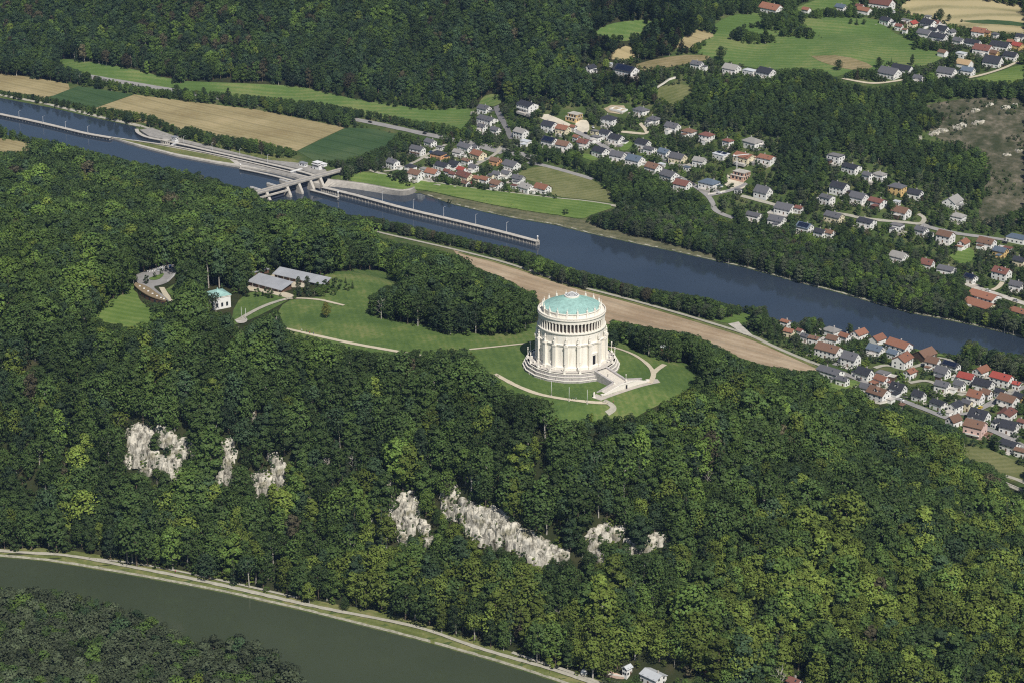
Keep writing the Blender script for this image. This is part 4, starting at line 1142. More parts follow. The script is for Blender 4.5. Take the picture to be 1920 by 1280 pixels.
# lamp masts along the guide walls
def lamp_mast(uv, z, h, label):
    p = at_z([uv], z)[0]
    t = empty("lamp_mast", p, AZC); tag(t, label, "lamp post", "lamp masts along the canal walls")
    m = MB(); m.tube((0, 0, 0), (0, 0, h), .14, .09, 8); m.build("mast", M["metal_white"], t)
    m = MB(); m.tube((0, 0, h - .1), (0, 1.6, h + .2), .08, .06, 6); m.build("arm", M["metal_white"], t)
    m = MB(); m.box(0, 1.9, h + .1, .4, .9, .18); m.build("lamp_head", M["metal_grey"], t)
ordn = ["first", "second", "third", "fourth", "fifth", "sixth", "seventh", "eighth", "ninth", "tenth", "eleventh", "twelfth", "thirteenth", "fourteenth", "fifteenth", "sixteenth", "seventeenth", "eighteenth", "nineteenth", "twentieth"]
for i, uv in enumerate([(717, 377), (775, 392), (832, 406), (892, 420), (950, 435)]):
    lamp_mast(uv, 4.4, 8.0, f"white lamp mast on the long guide wall, {ordn[i]} from the bridge")
for i, uv in enumerate([(36, 222), (81, 232), (123, 242), (165, 251)]):
    lamp_mast(uv, 7.2, 7.0, f"white lamp mast on the upper dividing wall, {ordn[3 - i]} from the lock island")
for i, uv in enumerate([(345, 272), (398, 284), (450, 296), (502, 307)]):
    lamp_mast(uv, 7.5, 8.0, f"white lamp mast beside the lock chamber, {ordn[3 - i]} from the bridge")
# ------------------------------------------------------------------ houses
ROOFS = {"g": ("dark grey", (.105, .105, .115)), "k": ("black", (.035, .037, .045)), "l": ("light grey", (.26, .25, .235)), "r": ("bright red", (.30, .065, .05)),
         "o": ("orange tiled", (.235, .11, .07)), "m": ("maroon", (.16, .072, .056)), "b": ("brown", (.16, .095, .065)), "t": ("tan", (.42, .30, .17)), "e": ("bluish grey", (.10, .13, .17)), "n": ("pale metal", (.48, .50, .52))}
WALLS = {"w": ("white", (.76, .75, .72)), "c": ("cream", (.74, .66, .47)), "y": ("yellow", (.66, .46, .20)), "p": ("pink", (.70, .50, .44)), "o": ("apricot", (.68, .38, .20)), "d": ("dark timber", (.09, .06, .04))}

def mat_tiles(name, col):
    m, nt, b = nodes_of(name)
    N, L = nt.nodes, nt.links
    tc = N.new("ShaderNodeTexCoord")
    n1 = N.new("ShaderNodeTexNoise"); n1.inputs["Scale"].default_value = .5; n1.inputs["Detail"].default_value = 6; n1.inputs["Roughness"].default_value = .7
    L.new(tc.outputs["Object"], n1.inputs["Vector"])
    oi = N.new("ShaderNodeObjectInfo")
    hs = N.new("ShaderNodeHueSaturation"); hs.inputs["Color"].default_value = (*col, 1)
    mr = N.new("ShaderNodeMapRange"); mr.inputs["To Min"].default_value = .72; mr.inputs["To Max"].default_value = 1.3
    ad = N.new("ShaderNodeMath"); ad.operation = 'MULTIPLY_ADD'; ad.inputs[1].default_value = .5
    L.new(oi.outputs["Random"], ad.inputs[0]); 
    sc = N.new("ShaderNodeMath"); sc.operation = 'MULTIPLY'; sc.inputs[1].default_value = .6
    L.new(n1.outputs["Fac"], sc.inputs[0]); L.new(sc.outputs[0], ad.inputs[2])
    L.new(ad.outputs[0], mr.inputs["Value"]); L.new(mr.outputs[0], hs.inputs["Value"])
    L.new(hs.outputs[0], b.inputs["Base Color"])
    wv = N.new("ShaderNodeTexWave"); wv.wave_type = 'BANDS'; wv.bands_direction = 'Z'; wv.inputs["Scale"].default_value = 1.6; wv.inputs["Distortion"].default_value = .4
    L.new(tc.outputs["Object"], wv.inputs["Vector"])
    bp = N.new("ShaderNodeBump"); bp.inputs["Strength"].default_value = .3; bp.inputs["Distance"].default_value = .08
    L.new(wv.outputs["Fac"], bp.inputs["Height"]); L.new(bp.outputs[0], b.inputs["Normal"])
    b.inputs["Roughness"].default_value = .75; b.inputs["Specular IOR Level"].default_value = .25
    return m
RM = {k: mat_tiles("roof_" + v[0].replace(" ", "_"), v[1]) for k, v in ROOFS.items()}
WM = {k: mat_plain("render_" + v[0].replace(" ", "_"), v[1], .85, .05, .4, detail=6) for k, v in WALLS.items()}
M["solar"] = mat_plain("solar_panel", (.012, .016, .035), .15, .2, .5, spec=.6)
M["wood"] = mat_plain("dark_wood", (.13, .075, .045), .8, .25, 1.2)
CHM = MB().box(0, 0, 0, .7, .7, 1.9).box(0, 0, 1.9, .85, .85, .12).mesh("chimney", M["stone_step"])
DOOR = MB().box(0, 0, 0, 1.1, .12, 2.2).mesh("door", M["wood"])
GAR = MB().box(0, 0, 0, 2.6, .12, 2.2).mesh("garage_door", M["metal_white"])
SOL = MB()
for i in range(5):
    for j in range(3): SOL.box((i - 2) * 1.05, (j - 1) * 1.65, 0, 1.0, 1.6, .07)
SOLM = SOL.mesh("solar_panel", M["solar"])

def roof_shape(kind, L, W, h, pitch, over=.55, th=.28):
    m = MB(); e = W / 2 + over; x = L / 2 + over * .8
    rise = math.tan(pitch)
    z0, zr = h - over * rise, h + W / 2 * rise
    if kind == 'H':
        k = max(.0, L / 2 - W / 2 * .95)
        v = [(-x, -e, z0), (x, -e, z0), (x, e, z0), (-x, e, z0), (-k, 0, zr), (k, 0, zr)]
        v += [(a, b, c + th) for a, b, c in v]
        m.add(v, [(0, 1, 7, 6), (1, 2, 8, 7), (2, 3, 9, 8), (3, 0, 6, 9), (6, 7, 11, 10), (7, 8, 11), (8, 9, 10, 11), (9, 6, 10), (3, 2, 1, 0)])
    else:
        for s in (-1, 1):
            v = [(-x, s * e, z0), (x, s * e, z0), (x, 0, zr), (-x, 0, zr)]
            v += [(a, b, c + th) for a, b, c in v]
            f = [(0, 1, 2, 3), (7, 6, 5, 4), (0, 4, 5, 1), (1, 5, 6, 2), (3, 2, 6, 7), (0, 3, 7, 4)]
            m.add(v, f if s > 0 else [q[::-1] for q in f])
    return m, zr

def wall_shape(kind, L, W, h, pitch):
    m = MB(); rise = math.tan(pitch) * W / 2
    if kind == 'G':
        v = []
        for x in (-L / 2, L / 2):
            v += [(x, -W / 2, -3), (x, W / 2, -3), (x, W / 2, h), (x, 0, h + rise - .05), (x, -W / 2, h)]
        m.add(v, [(4, 3, 2, 1, 0), (5, 6, 7, 8, 9), (0, 5, 9, 4), (2, 7, 6, 1), (0, 1, 6, 5)])
    else:
        m.box(0, 0, -3, L, W, h + 3)
    return m

def add_windows(t, L, W, h, kind, pitch, rnd, far):
    fl = 2 if h > 4.2 else 1
    n = max(2, int(L / 3.4))
    for f in range(fl):
        z = 1.55 + f * 2.65
        for k in range(n):
            if f == 0 and k == n // 2 and kind != 'F':
                link_mesh("door", DOOR, t, (-L / 2 + (k + .5) * L / n, -W / 2 - .03, .05)); continue
            link_mesh("window", WIN, t, (-L / 2 + (k + .5) * L / n, -W / 2 - .02, z), (0, 0, 0), (1.25, 1, 1.25))
        for sx in (1, -1):
            for k in range(2):
                link_mesh("window", WIN, t, (sx * (L / 2 + .02), (k - .5) * W * .45, z), (0, 0, R(90)), (1.15, 1, 1.25))
    if kind == 'G' and math.tan(pitch) * W / 2 > 2.2:
        link_mesh("window", WIN, t, (L / 2 + .02, 0, h + .9), (0, 0, R(90)), (1.1, 1, 1.0))

HCOUNT = []
def house(u, v, wpx, rc, wc, flags, cluster):
    far = None
    p = ground([(u, v)], 3.2)[0]
    d = project(p)[2]
    s = FPX / d
    rnd = random.Random(int(u * 13 + v * 7))
    kind = 'F' if 'F' in flags else ('H' if 'H' in flags else 'G')
    ratio = 1.75 if 'L' in flags else (1.15 if 'Q' in flags else 1.35)
    h = 3.0 if '1' in flags else (6.0 if '2' in flags else 4.5)
    if kind == 'F' and '2' not in flags: h = 3.0 if wpx < 22 else 4.0
    if '3' in flags: h = 8.0
    W = max(3.2, wpx / s / (.743 * ratio + .669))
    L = W * ratio
    pitch = R(22) if 'S' in flags else (R(42) if 'T' in flags else R(33))
    if kind == 'H': pitch = R(26)
    rz = (R(48) if 'P' in flags else R(-42)) + R(rnd.uniform(-7, 7))
    x, y = p[0], p[1]
    z = float(H([x], [y])[0])
    name = "barn" if 'B' in flags else ("garage" if wpx < 17 and kind == 'F' else ("shed" if wpx < 14 else "house"))
    t = empty(name, (x, y, z), rz)
    wname, rname = WALLS[wc][0], ROOFS[rc][0]
    form = {"G": "gable", "H": "hipped", "F": "flat"}[kind]
    extra = ""
    wall_shape(kind, L, W, h, pitch).build("wall", WM[wc], t)
    if kind == 'F':
        m = MB(); m.box(0, 0, h, L + .5, W + .5, .35)
        rf = m.build("roof", RM[rc], t)
        m = MB(); m.box(0, 0, h + .35, L - .6, W - .6, .06); m.build("roof_deck", M["asphalt"] if rc in 'gk' else RM[rc], rf)
        zr = h
    else:
        m, zr = roof_shape(kind, L, W, h, pitch)
        rf = m.build("roof", RM[rc], t)
        if 'B' not in flags and wpx > 16:
            link_mesh("chimney", CHM, rf, (L * rnd.uniform(-.25, .25), W * .10, zr - W * .10 * math.tan(pitch) - .5))
            if rnd.random() < .4:
                link_mesh("roof_window", WIN, rf, (L * .2, -W * .25, h + W * .25 * math.tan(pitch) + .30), (pitch - math.pi / 2, 0, 0), (.9, 1, 1.2))
    if 's' in flags:
        extra = " and solar panels"
        if kind == 'F':
            for k in range(2): link_mesh("solar_panel", SOLM, rf, ((k - .5) * L * .45, 0, h + .6), (R(12), 0, 0), (L / 14, W / 9, 1))
        else:
            k = W / 2 / math.cos(pitch) / 5.6
            link_mesh("solar_panel", SOLM, rf, (0, -W * .27, h + W * .23 * math.tan(pitch) + .36), (pitch, 0, 0), (L / 6.2, k, 1))
    if 'D' in flags:
        extra += " and a white dormer"
        m = MB(); dw = 2.6
        yy = -W * .36; zz = h + W * .14 * math.tan(pitch)
        m.prism([(-dw / 2, yy), (dw / 2, yy), (dw / 2, 0), (-dw / 2, 0)], zz - .5, zz + 1.6)
        dm_ = m.build("dormer", WM["w"], t)
        m = MB()
        for s_ in (-1, 1):
            vv = [(0, yy - .4, zz + 2.9), (0, 0, zz + 2.9), (s_ * (dw / 2 + .4), 0, zz + 1.4), (s_ * (dw / 2 + .4), yy - .4, zz + 1.4)]
            vv += [(a, b, c + .2) for a, b, c in vv]
            m.add(vv, [(0, 1, 2, 3), (7, 6, 5, 4), (0, 4, 5, 1), (2, 6, 7, 3), (0, 3, 7, 4)])
        m.add([(-dw / 2, yy, zz + 1.6), (dw / 2, yy, zz + 1.6), (0, yy, zz + 2.9)], [(0, 1, 2)])
        m.build("dormer_roof", RM[rc], dm_)
        link_mesh("window", WIN, dm_, (0, yy - .02, zz + .7), (0, 0, 0), (1.2, 1, 1.1))
    if 'B' not in flags and wpx > 13:
        add_windows(t, L, W, h, kind, pitch, rnd, far)
    elif wpx <= 17:
        link_mesh("garage_door", GAR, t, (L / 2 + .03, 0, .05), (0, 0, R(90)), (min(1, W / 3.4), 1, 1))
        link_mesh("window", WIN, t, (0, -W / 2 - .02, 1.4), (0, 0, 0), (1.2, 1, .9))
    else:
        link_mesh("barn_door", GAR, t, (L * .1, -W / 2 - .03, .05), (0, 0, 0), (1.3, 1, 1.4))
        link_mesh("barn_door", GAR, t, (L / 2 + .03, 0, .05), (0, 0, R(90)), (1.3, 1, 1.4))
    if name == "house" and wpx > 19 and rnd.random() < .55:
        ax, ay, ah = rnd.uniform(3.2, 5.0), rnd.uniform(3.5, 5.5), rnd.uniform(2.4, 3.0)
        side = rnd.choice((0, 1, 2))
        cx, cy = ((-L / 2 - ax / 2, rnd.uniform(-1, 1)), (L / 2 + ax / 2, W * .2), (rnd.uniform(-1, 1) * L * .25, -W / 2 - ay / 2))[side]
        m = MB(); m.box(cx, cy, -3, ax, ay, ah + 3); an = m.build("annex", WM[wc if rnd.random() < .8 else 'd'], t)
        m = MB(); m.box(cx, cy, ah, ax + .5, ay + .5, .25); m.build("annex_roof", RM[rc] if rnd.random() < .5 else M["stone_step"], an)
    if name == "house" and wpx > 19 and rnd.random() < .6:
        m = MB(); q_ = rnd.choice((-1, 1)); m.box(q_ * (L / 2 + 2.6), -W * .3 - rnd.uniform(0, 3), -2.5, 4.6, rnd.uniform(5, 9), 2.62)
        m.build("forecourt", M[rnd.choice(("paving", "gravel_grey", "asphalt_pale", "concrete_light"))], t)
    if 'a' in flags:      # balcony along the front
        m = MB(); m.box(0, -W / 2 - .75, 2.55, L * .8, 1.5, .15); m.box(0, -W / 2 - 1.45, 2.7, L * .8, .1, .9)
        m.build("balcony", M["wood"] if rnd.random() < .6 else WM["w"], t)
    if 'A' in flags or (name == "house" and wpx >= 30 and rnd.random() < .45):    # terrace slab
        m = MB(); m.box(L * .1, -W / 2 - 2.0, -2, L * .7, 3.8, 2.1); m.build("terrace", M["stone_step"], t)
    size = "big " if wpx >= 42 else ("small " if wpx < 21 and name == "house" else "")
    HCOUNT.append(dict(o=t, u=u, v=v, cl=cluster, d=f"{size}{wname} {name} with {rname} {form} roof{extra}", cat=name))
    # sight line kept free of foliage
    sx = wpx / 2
    hh = (h + W * .3) * s * .55
    OPEN.append(np.array([(u - sx * .8, v - hh * .5), (u, v - hh), (u + sx * .7, v - hh * .6), (u + sx * .9, v + hh * .2), (u + sx * .4, v + hh * .7), (u - sx * .5, v + hh * .5), (u - sx * .85, v + hh * .2)]))
    return t

HD = {
"canal hamlet": """737 309 27 g w 2|770 314 24 k w H|783 284 30 g w L2a|807 268 25 g w|825 275 16 k w F|822 290 31 k o H|859 287 22 l w|873 277 34 g w L|891 278 16 g w|897 291 32 o c|876 303 22 b w S|929 303 24 b o|830 312 30 k w L|853 309 24 k w|866 320 22 r w|780 327 32 b w|811 325 30 o w|839 323 16 m w|849 328 16 m w|872 331 38 m c L|895 336 17 o c|909 338 22 o w|873 342 18 b w 1|888 315 20 g w|932 328 20 g w|921 331 11 g c|931 346 28 b w|796 316 20 l w F|908 205 28 g w|914 225 42 g w LS|904 239 20 g w|929 245 22 g w|959 311 36 g w|949 327 22 g w|972 336 26 g w|987 353 32 l w|1017 354 34 o w|964 347 14 m w F""",
"hillside village": """989 201 42 k w 2Sa|1142 227 34 k w H2|1030 239 32 k w 2|1056 243 30 o c|1075 240 14 o w|1116 245 18 k c F|977 252 30 l w 2|986 266 22 n w F|1031 266 34 k w s|1057 273 32 b w|1081 259 15 o w|1095 269 28 m w|1118 258 24 k w F|1136 254 26 k w 2|1156 261 32 k w|1126 285 34 k w|1159 293 34 g w|1176 287 13 g p F|1202 208 32 g w H|1226 225 28 g w H|1261 239 32 g w|1292 248 30 b w HS|1325 258 30 m w H2|1365 266 22 m w H|1206 270 32 k w|1219 281 26 g w S|1246 287 28 e w|1271 297 36 g c|1312 303 28 l w|1352 290 34 n w Fs|1191 301 38 e w|1225 315 34 b w|1241 307 15 n w F|1255 330 38 g w|1289 313 16 e w F|1280 347 36 m w|1330 344 42 e w H|1396 295 44 o c S|1438 298 36 o w S|1411 267 42 l w H|1385 355 16 g w F|1431 361 36 g w T""",
"eastern hillside village": """1414 405 34 g w S|1457 414 36 g w|1472 392 42 g w|1498 392 17 m w|1509 427 34 e w s|1538 437 26 k w|1555 438 22 b w|1564 407 38 g c L|1625 417 38 k w S|1574 355 38 k w 2|1551 375 30 g w S2|1610 371 38 g w|1645 379 36 m w S|1682 355 36 g y H2|1567 297 34 k w F2|1597 315 38 k w S|1627 330 22 g w|1649 329 28 l w H|1682 377 15 n w F|1716 364 32 k w|1786 379 44 l w P|1796 407 32 l w H|1690 398 38 b w|1682 423 28 g w F|1728 433 28 g w|1773 446 36 b w 2|1806 457 28 o w P|1850 456 38 b w|1876 472 30 e y|1908 446 44 e w F|1912 490 28 k c|1685 482 38 l w|1739 496 28 m w T|1775 506 38 g w S|1890 464 20 m w F""",
"row along the canal road": """1820 522 28 k w s|1878 515 38 m w 2D|1906 536 30 g w|1838 569 64 o c LSA1|1846 553 62 o w LS1|1912 582 44 o c LS1""",
"riverside village": """1473 605 20 o w S|1480 623 22 o c|1500 622 13 m w|1559 621 36 l w H|1510 632 18 g w|1527 636 24 b w S|1562 637 28 b w|1584 632 24 o w|1611 627 34 o w P|1645 637 34 o w PB|1554 660 52 b w L2|1595 676 38 g w 2T|1642 656 36 e w|1557 697 52 g w LS|1580 713 26 g w|1621 701 36 k w T|1653 712 30 o w|1626 728 32 g w|1647 741 46 b w 2D|1689 756 17 b w H1|1675 663 26 e w|1656 700 30 g w F|1686 652 50 o w L2|1692 678 44 o w P2|1734 665 46 b d PB|1749 683 30 b w 2T|1783 686 36 k w Ls|1767 698 32 g w T|1812 708 36 r w|1840 696 36 o w P|1878 713 44 r w L2|1906 721 17 r w|1706 699 26 o w P|1672 716 18 m w F|1684 729 34 k w TD|1723 742 28 k w T|1760 757 34 k w S|1767 723 32 g w|1799 722 24 g w T|1844 721 42 k w|1829 747 34 o w T2|1850 738 22 b w T|1791 765 30 k w P2|1813 760 22 g c 2|1876 736 24 k w|1890 754 42 b w 2|1911 745 24 k y T|1836 781 44 k w TD|1888 776 42 m w PS|1788 789 32 b w PT|1828 808 46 b p 3a|1892 801 38 k w T|1866 792 18 k w P|1893 834 40 k w S|1914 846 26 b w S|1916 792 18 m w""",
"plateau village": """1662 40 26 k w|1686 51 17 m w|1697 58 11 b w|1711 46 22 r c P|1741 45 32 k w|1755 45 20 m w|1734 64 32 g w B|1751 58 18 k w|1768 58 26 k w T|1760 71 36 k w L|1784 62 18 g w P|1837 61 32 o w|1852 63 14 o y|1866 66 15 g w H|1797 78 24 g w|1824 82 32 k w L|1876 87 40 k w L|1908 87 24 r y|1895 80 15 y y|1843 94 40 m w|1864 101 20 b y|1862 118 40 k w T|1895 106 30 k w|1808 121 34 t w B|1815 134 28 e w|1775 137 40 g w|1722 148 22 g w|1668 138 46 g w|1692 128 42 k w LB1|1914 70 20 k w|1768 100 20 b w B|1803 101 22 n w F|1652 8 52 m w L|1675 21 8 n w F|1740 30 15 g w F|1698 37 20 g w F|1446 17 48 o w L|1512 20 18 o w B|1577 15 24 e w|1612 14 18 m w|1620 21 30 o w LB|1409 134 22 n w F|1437 137 38 k w|1107 129 24 k w P|1174 133 50 k w Ls|1307 122 26 g w|1372 130 36 l w|1405 133 26 n w F|1146 119 9 n w F""",
"river bank": """1225 1268 50 n w S|1176 1254 16 n w P|1330 1262 12 m d|1490 1280 30 m w""",
}
for cl, rows in HD.items():
    for row in rows.split("|"):
        q = row.split()
        rc = q[3] if q[3] in ROOFS else "o"
        house(float(q[0]), float(q[1]), float(q[2]), rc, q[4], q[5] if len(q) > 5 else "", cl)
byd = {}
for hrec in HCOUNT: byd.setdefault((hrec["cl"], hrec["d"]), []).append(hrec)
ORD = ["first", "second", "third", "fourth", "fifth", "sixth", "seventh", "eighth", "ninth", "tenth", "eleventh", "twelfth"]
WHERE = {"canal hamlet": "in the canal hamlet", "hillside village": "in the hillside village", "eastern hillside village": "below the quarry slope", "row along the canal road": "beside the canal road",
         "riverside village": "in the riverside village", "plateau village": "on the upper plateau", "river bank": "near the front river bank"}
for (cl, d), rs in byd.items():
    rs.sort(key=lambda r: r["u"])
    for i, r in enumerate(rs):
        lab = f"{d} {WHERE[cl]}" if len(rs) == 1 else f"{d}, {ORD[i]} such from upstream {WHERE[cl]}"
        if len(rs) > 1 and len(lab.split()) > 15: lab = f"{d}, {ORD[i]} from upstream {WHERE[cl]}"
        tag(r["o"], lab, r["cat"], "houses " + WHERE[cl])

# unfinished buildings
def shell(uv, label, col, n, wpx):
    p = ground([uv], 3)[0]; s = FPX / project(p)[2]; W = wpx / s / 1.55
    t = empty("unfinished_house", p, AZC); tag(t, label, "house", "unfinished houses")
    for f in range(n):
        k = 1 - .13 * f
        m = MB(); m.box(W * .05 * f, W * .08 * f, f * 3.0 - (2 if f == 0 else 0), W * k, W * .75 * k, 3 + (2 if f == 0 else 0)); m.build("storey", col, t)
        m = MB(); m.box(W * .05 * f, W * .08 * f, f * 3.0 + 3.0, W * k + .8, W * .75 * k + .8, .25); m.build("slab", M["concrete_light"], t)
        for j in range(3):
            link_mesh("opening", WIN, t, (W * .05 * f + (j - 1) * W * k * .28, W * .08 * f - W * .375 * k - .03, f * 3 + 1.3), (0, 0, 0), (2.0, 1, 1.8))
            link_mesh("opening", WIN, t, (W * .05 * f + W * k / 2 + .03, W * .08 * f + (j - 1) * W * k * .2, f * 3 + 1.3), (0, 0, R(90)), (1.5, 1, 1.8))
    OPEN.append(np.array([(uv[0] - wpx / 2, uv[1] - 16), (uv[0] + wpx / 2, uv[1] - 16), (uv[0] + wpx / 2, uv[1] + 14), (uv[0], uv[1] + 20), (uv[0] - wpx / 2, uv[1] + 8)]))
    return t
shell((1076, 219), "stepped yellow timber house under construction above the pale site yard", mat_plain("new_timber", (.70, .50, .25), .8, .15, .8), 2, 40)
shell((1388, 328), "pink brick house shell under construction with white slabs beside a crane", mat_plain("new_brick", (.60, .38, .28), .85, .15, .8), 2, 46)
p = ground([(1160, 206)], 1)[0]
t = empty("foundation", p, AZC); tag(t, "white foundation walls of a house just begun below the wood", "building site")
m = MB(); m.box(0, 0, -2, 15, 9, 2.3); m.build("slab", M["concrete_light"], t)
for a in ((0, -4.3, 15, .4), (0, 4.3, 15, .4), (-7.3, 0, .4, 8.2), (7.3, 0, .4, 8.2), (1, 0, .4, 8.2)):
    m = MB(); m.box(a[0], a[1], .3, a[2], a[3], 1.6); m.build("wall", WM["w"], t)
OPEN.append(np.array([(1140, 194), (1182, 196), (1180, 216), (1140, 214)]))
# slim tower crane on the brick site
p = ground([(1381, 322)])[0]
t = empty("tower_crane", p, R(20)); tag(t, "slim pale tower crane standing at the brick house shell", "crane")
m = MB(); m.box(0, 0, 0, 3, 3, .5); m.build("base", M["concrete"], t)
m = MB()
for s1 in (-.5, .5):
    for s2 in (-.5, .5): m.box(s1, s2, .5, .14, .14, 14)
for k in range(9): m.tube((-.5, -.5, .5 + k * 1.5), (.5, -.5, 2 + k * 1.5), .05, .05, 4); m.tube((.5, .5, .5 + k * 1.5), (-.5, .5, 2 + k * 1.5), .05, .05, 4)
m.build("mast", M["metal_white"], t)
m = MB(); m.box(4, 0, 14.2, 15, .5, .5); m.box(-3, 0, 14.0, 1.6, 1.2, 1.2); m.build("jib", M["metal_white"], t)

# garden walls and the white wall by the lower meadow
def low_wall(px, h, label, mat="stone_white", name="wall"):
    g = ground(densify(px, 3)); root = empty(name, g[0]); tag(root, label, "wall")
    m = MB()
    for a, b in zip(g[:-1], g[1:]):
        q = (a + b) / 2; d = b - a
        m.box(q[0] - g[0][0], q[1] - g[0][1], min(a[2], b[2]) - 1 - g[0][2], np.linalg.norm(d[:2]) + .1, .5, h + 1 + abs(d[2]), math.atan2(d[1], d[0]))
    m.build("masonry", M[mat], root)
    m = MB()
    for a, b in zip(g[:-1], g[1:]):
        q = (a + b) / 2; d = b - a
        m.box(q[0] - g[0][0], q[1] - g[0][1], max(a[2], b[2]) + h - g[0][2], np.linalg.norm(d[:2]) + .2, .7, .15, math.atan2(d[1], d[0]))
    m.build("coping", M["concrete_light"], root)
    open_line(px, 3)
low_wall([(1882, 905), (1888, 910), (1900, 915), (1918, 923)], 1.8, "white garden wall at the corner of the lower meadow", name="garden_wall")
low_wall([(1232, 166), (1245, 158), (1255, 151), (1268, 147)], 1.6, "curving white retaining wall above the sloping glade", name="retaining_wall")
low_wall([(1327, 366), (1345, 363), (1360, 360)], 1.2, "cream wall along the bend of the hillside road", name="garden_wall")
low_wall([(1628, 752), (1650, 757), (1674, 752)], 1.3, "pale garden wall below the big brown-roofed house", name="garden_wall")
# ------------------------------------------------------------------ hilltop visitor buildings
p = ground([(409, 575)])[0]
t = empty("pavilion", p, R(-58)); tag(t, "square white pavilion with pale green copper hipped roof among trees", "pavilion")
m = MB(); m.box(0, 0, -2, 12.5, 12.0, 10.0); m.build("wall", WM["w"], t)
m = MB(); m.box(0, 0, 8.0, 13.1, 12.6, .5); m.build("cornice", M["stone_white"], t)
m, zr = roof_shape('H', 12.6, 12.2, 8.9, R(22), .5, .2); rf = m.build("roof", M["copper"], t)
m = MB(); m.box(0, 0, 11.3, .8, .8, .9); m.lathe([(.4, 12.2), (.02, 12.9)], 6); m.build("finial", M["copper"], rf)
for k in range(3):
    link_mesh("window", WIN, t, ((k - 1) * 3.6, -6.05, 3.2), (0, 0, 0), (1.4, 1, 2.6)); link_mesh("window", WIN, t, (6.3, (k - 1) * 3.4, 3.2), (0, 0, R(90)), (1.4, 1, 2.6))
link_mesh("door", DOOR, t, (0, -6.1, 0), (0, 0, 0), (1.6, 1, 1.3))
m = MB(); m.box(0, 0, -1.5, 14.5, 14.0, 1.7); m.build("plinth", M["stone_step"], t)

def long_barn(uv, L, W, rz, h, label, roofmat):
    p = ground([uv], 3)[0]
    t = empty("long_barn", p, rz); tag(t, label, "barn", "long buildings by the hilltop lawn")
    m = MB(); m.box(0, 0, -2, L, W, h + 1.4); m.build("wall", M["wood"], t)
    m = MB(); m.box(0, 0, -1.6, L + 1.2, W + 1.2, 1.7); m.build("plinth", M["concrete_light"], t)
    n = max(3, int(L / 5))
    for k in range(n):
        m = MB(); m.box(-L / 2 + (k + .5) * L / n, -W / 2 - .08, .2, .5, .3, h - .5); m.build("pier", WM["w"], t)
        link_mesh("window", WIN, t, (-L / 2 + (k + 1) * L / n - L / n * .5 + 1.6, -W / 2 - .03, 1.6), (0, 0, 0), (1.8, 1, 1.3))
    v = [(-L / 2 - 1, -W / 2 - 1.3, h - .7), (L / 2 + 1, -W / 2 - 1.3, h - .7), (L / 2 + 1, W / 2 + 1, h + 1.9), (-L / 2 - 1, W / 2 + 1, h + 1.9)]
    v += [(a, b, c + .3) for a, b, c in v]
    m = MB(); m.add(v, [(3, 2, 1, 0), (4, 5, 6, 7), (0, 1, 5, 4), (1, 2, 6, 5), (2, 3, 7, 6), (3, 0, 4, 7)]); rf = m.build("roof", M[roofmat], t)
    m = MB()
    for k in range(int(L / 1.6)):
        x = -L / 2 + k * 1.6
        m.tube((x, -W / 2 - 1.3, h - .35), (x, W / 2 + 1, h + 2.25), .07, .07, 4)
    m.build("roof_seam", M[roofmat], rf)["kind"] = "stuff"
    m = MB(); m.prism([(-L / 2, W / 2 - .3), (L / 2, W / 2 - .3), (L / 2, W / 2), (-L / 2, W / 2)], h - .6, h + 1.6); m.build("back_wall", M["wood"], t)
    return t
M["zinc"] = mat_plain("zinc_roof", (.34, .35, .37), .5, .12, .15, metal=.1)
long_barn((507, 532), 28, 9.5, R(-37), 3.6, "long red timber building with grey monopitch roof beside the plaza path", "zinc")
long_barn((566, 520), 40, 6.0, R(-32), 3.2, "slender long timber building with grey roof behind the courtyard", "zinc")
p = ground([(487, 513)], 2)[0]
block_house((487, 514), 13, 2.2, 2.2, R(38), "wood", "low dark link building closing the courtyard between the long buildings", "link_building", roofm="zinc", glass=False)
drape("courtyard", [(498, 522), (515, 514), (575, 526), (570, 540), (548, 540)], M["gravel"], .3, smooth=0)
drape("courtyard", [(462, 538), (480, 536), (540, 550), (556, 556), (540, 560), (510, 552), (468, 546)], M["gravel"], .3, smooth=0)

# curved visitor centre with planted roof
p = ground([(276, 556)])[0]
t = empty("visitor_centre", p); tag(t, "curved low visitor centre with brown planted roof beside the turning loop", "building")
arc = smooth_line([(251, 535), (262, 545), (280, 556), (300, 563), (311, 565)], 2)
arc2 = smooth_line([(254, 531), (275, 538), (288, 547), (302, 557), (312, 562)], 2)
za = p[2]
A_, B_ = at_z(arc, za + 3.4), at_z(arc2, za + 3.4)
n = len(A_)
V = np.concatenate([A_ + [0, 0, -6], A_, B_, B_ + [0, 0, -6]]) - p
F = [(i, i + 1, n + i + 1, n + i) for i in range(n - 1)] + [(2 * n + i, 2 * n + i + 1, 3 * n + i + 1, 3 * n + i) for i in range(n - 1)] + [(0, n, 2 * n, 3 * n), (n - 1, 4 * n - 1, 3 * n - 1, 2 * n - 1)]
mesh_obj("wall", V, F, M["wood"], t)
ctr = (A_ + B_) / 2
A2, B2 = ctr + (A_ - ctr) * 1.12, ctr + (B_ - ctr) * 1.12
V = np.concatenate([A2 + [0, 0, .02], A2 + [0, 0, .5], B2 + [0, 0, .5], B2 + [0, 0, .02]]) - p
F = [(i, i + 1, n + i + 1, n + i) for i in range(n - 1)] + [(n + i, n + i + 1, 2 * n + i + 1, 2 * n + i) for i in range(n - 1)] + [(2 * n + i, 2 * n + i + 1, 3 * n + i + 1, 3 * n + i) for i in range(n - 1)] + [(3 * n + i, 3 * n + i + 1, i + 1, i) for i in range(n - 1)] + [(0, n, 2 * n, 3 * n), (n - 1, 4 * n - 1, 3 * n - 1, 2 * n - 1)]
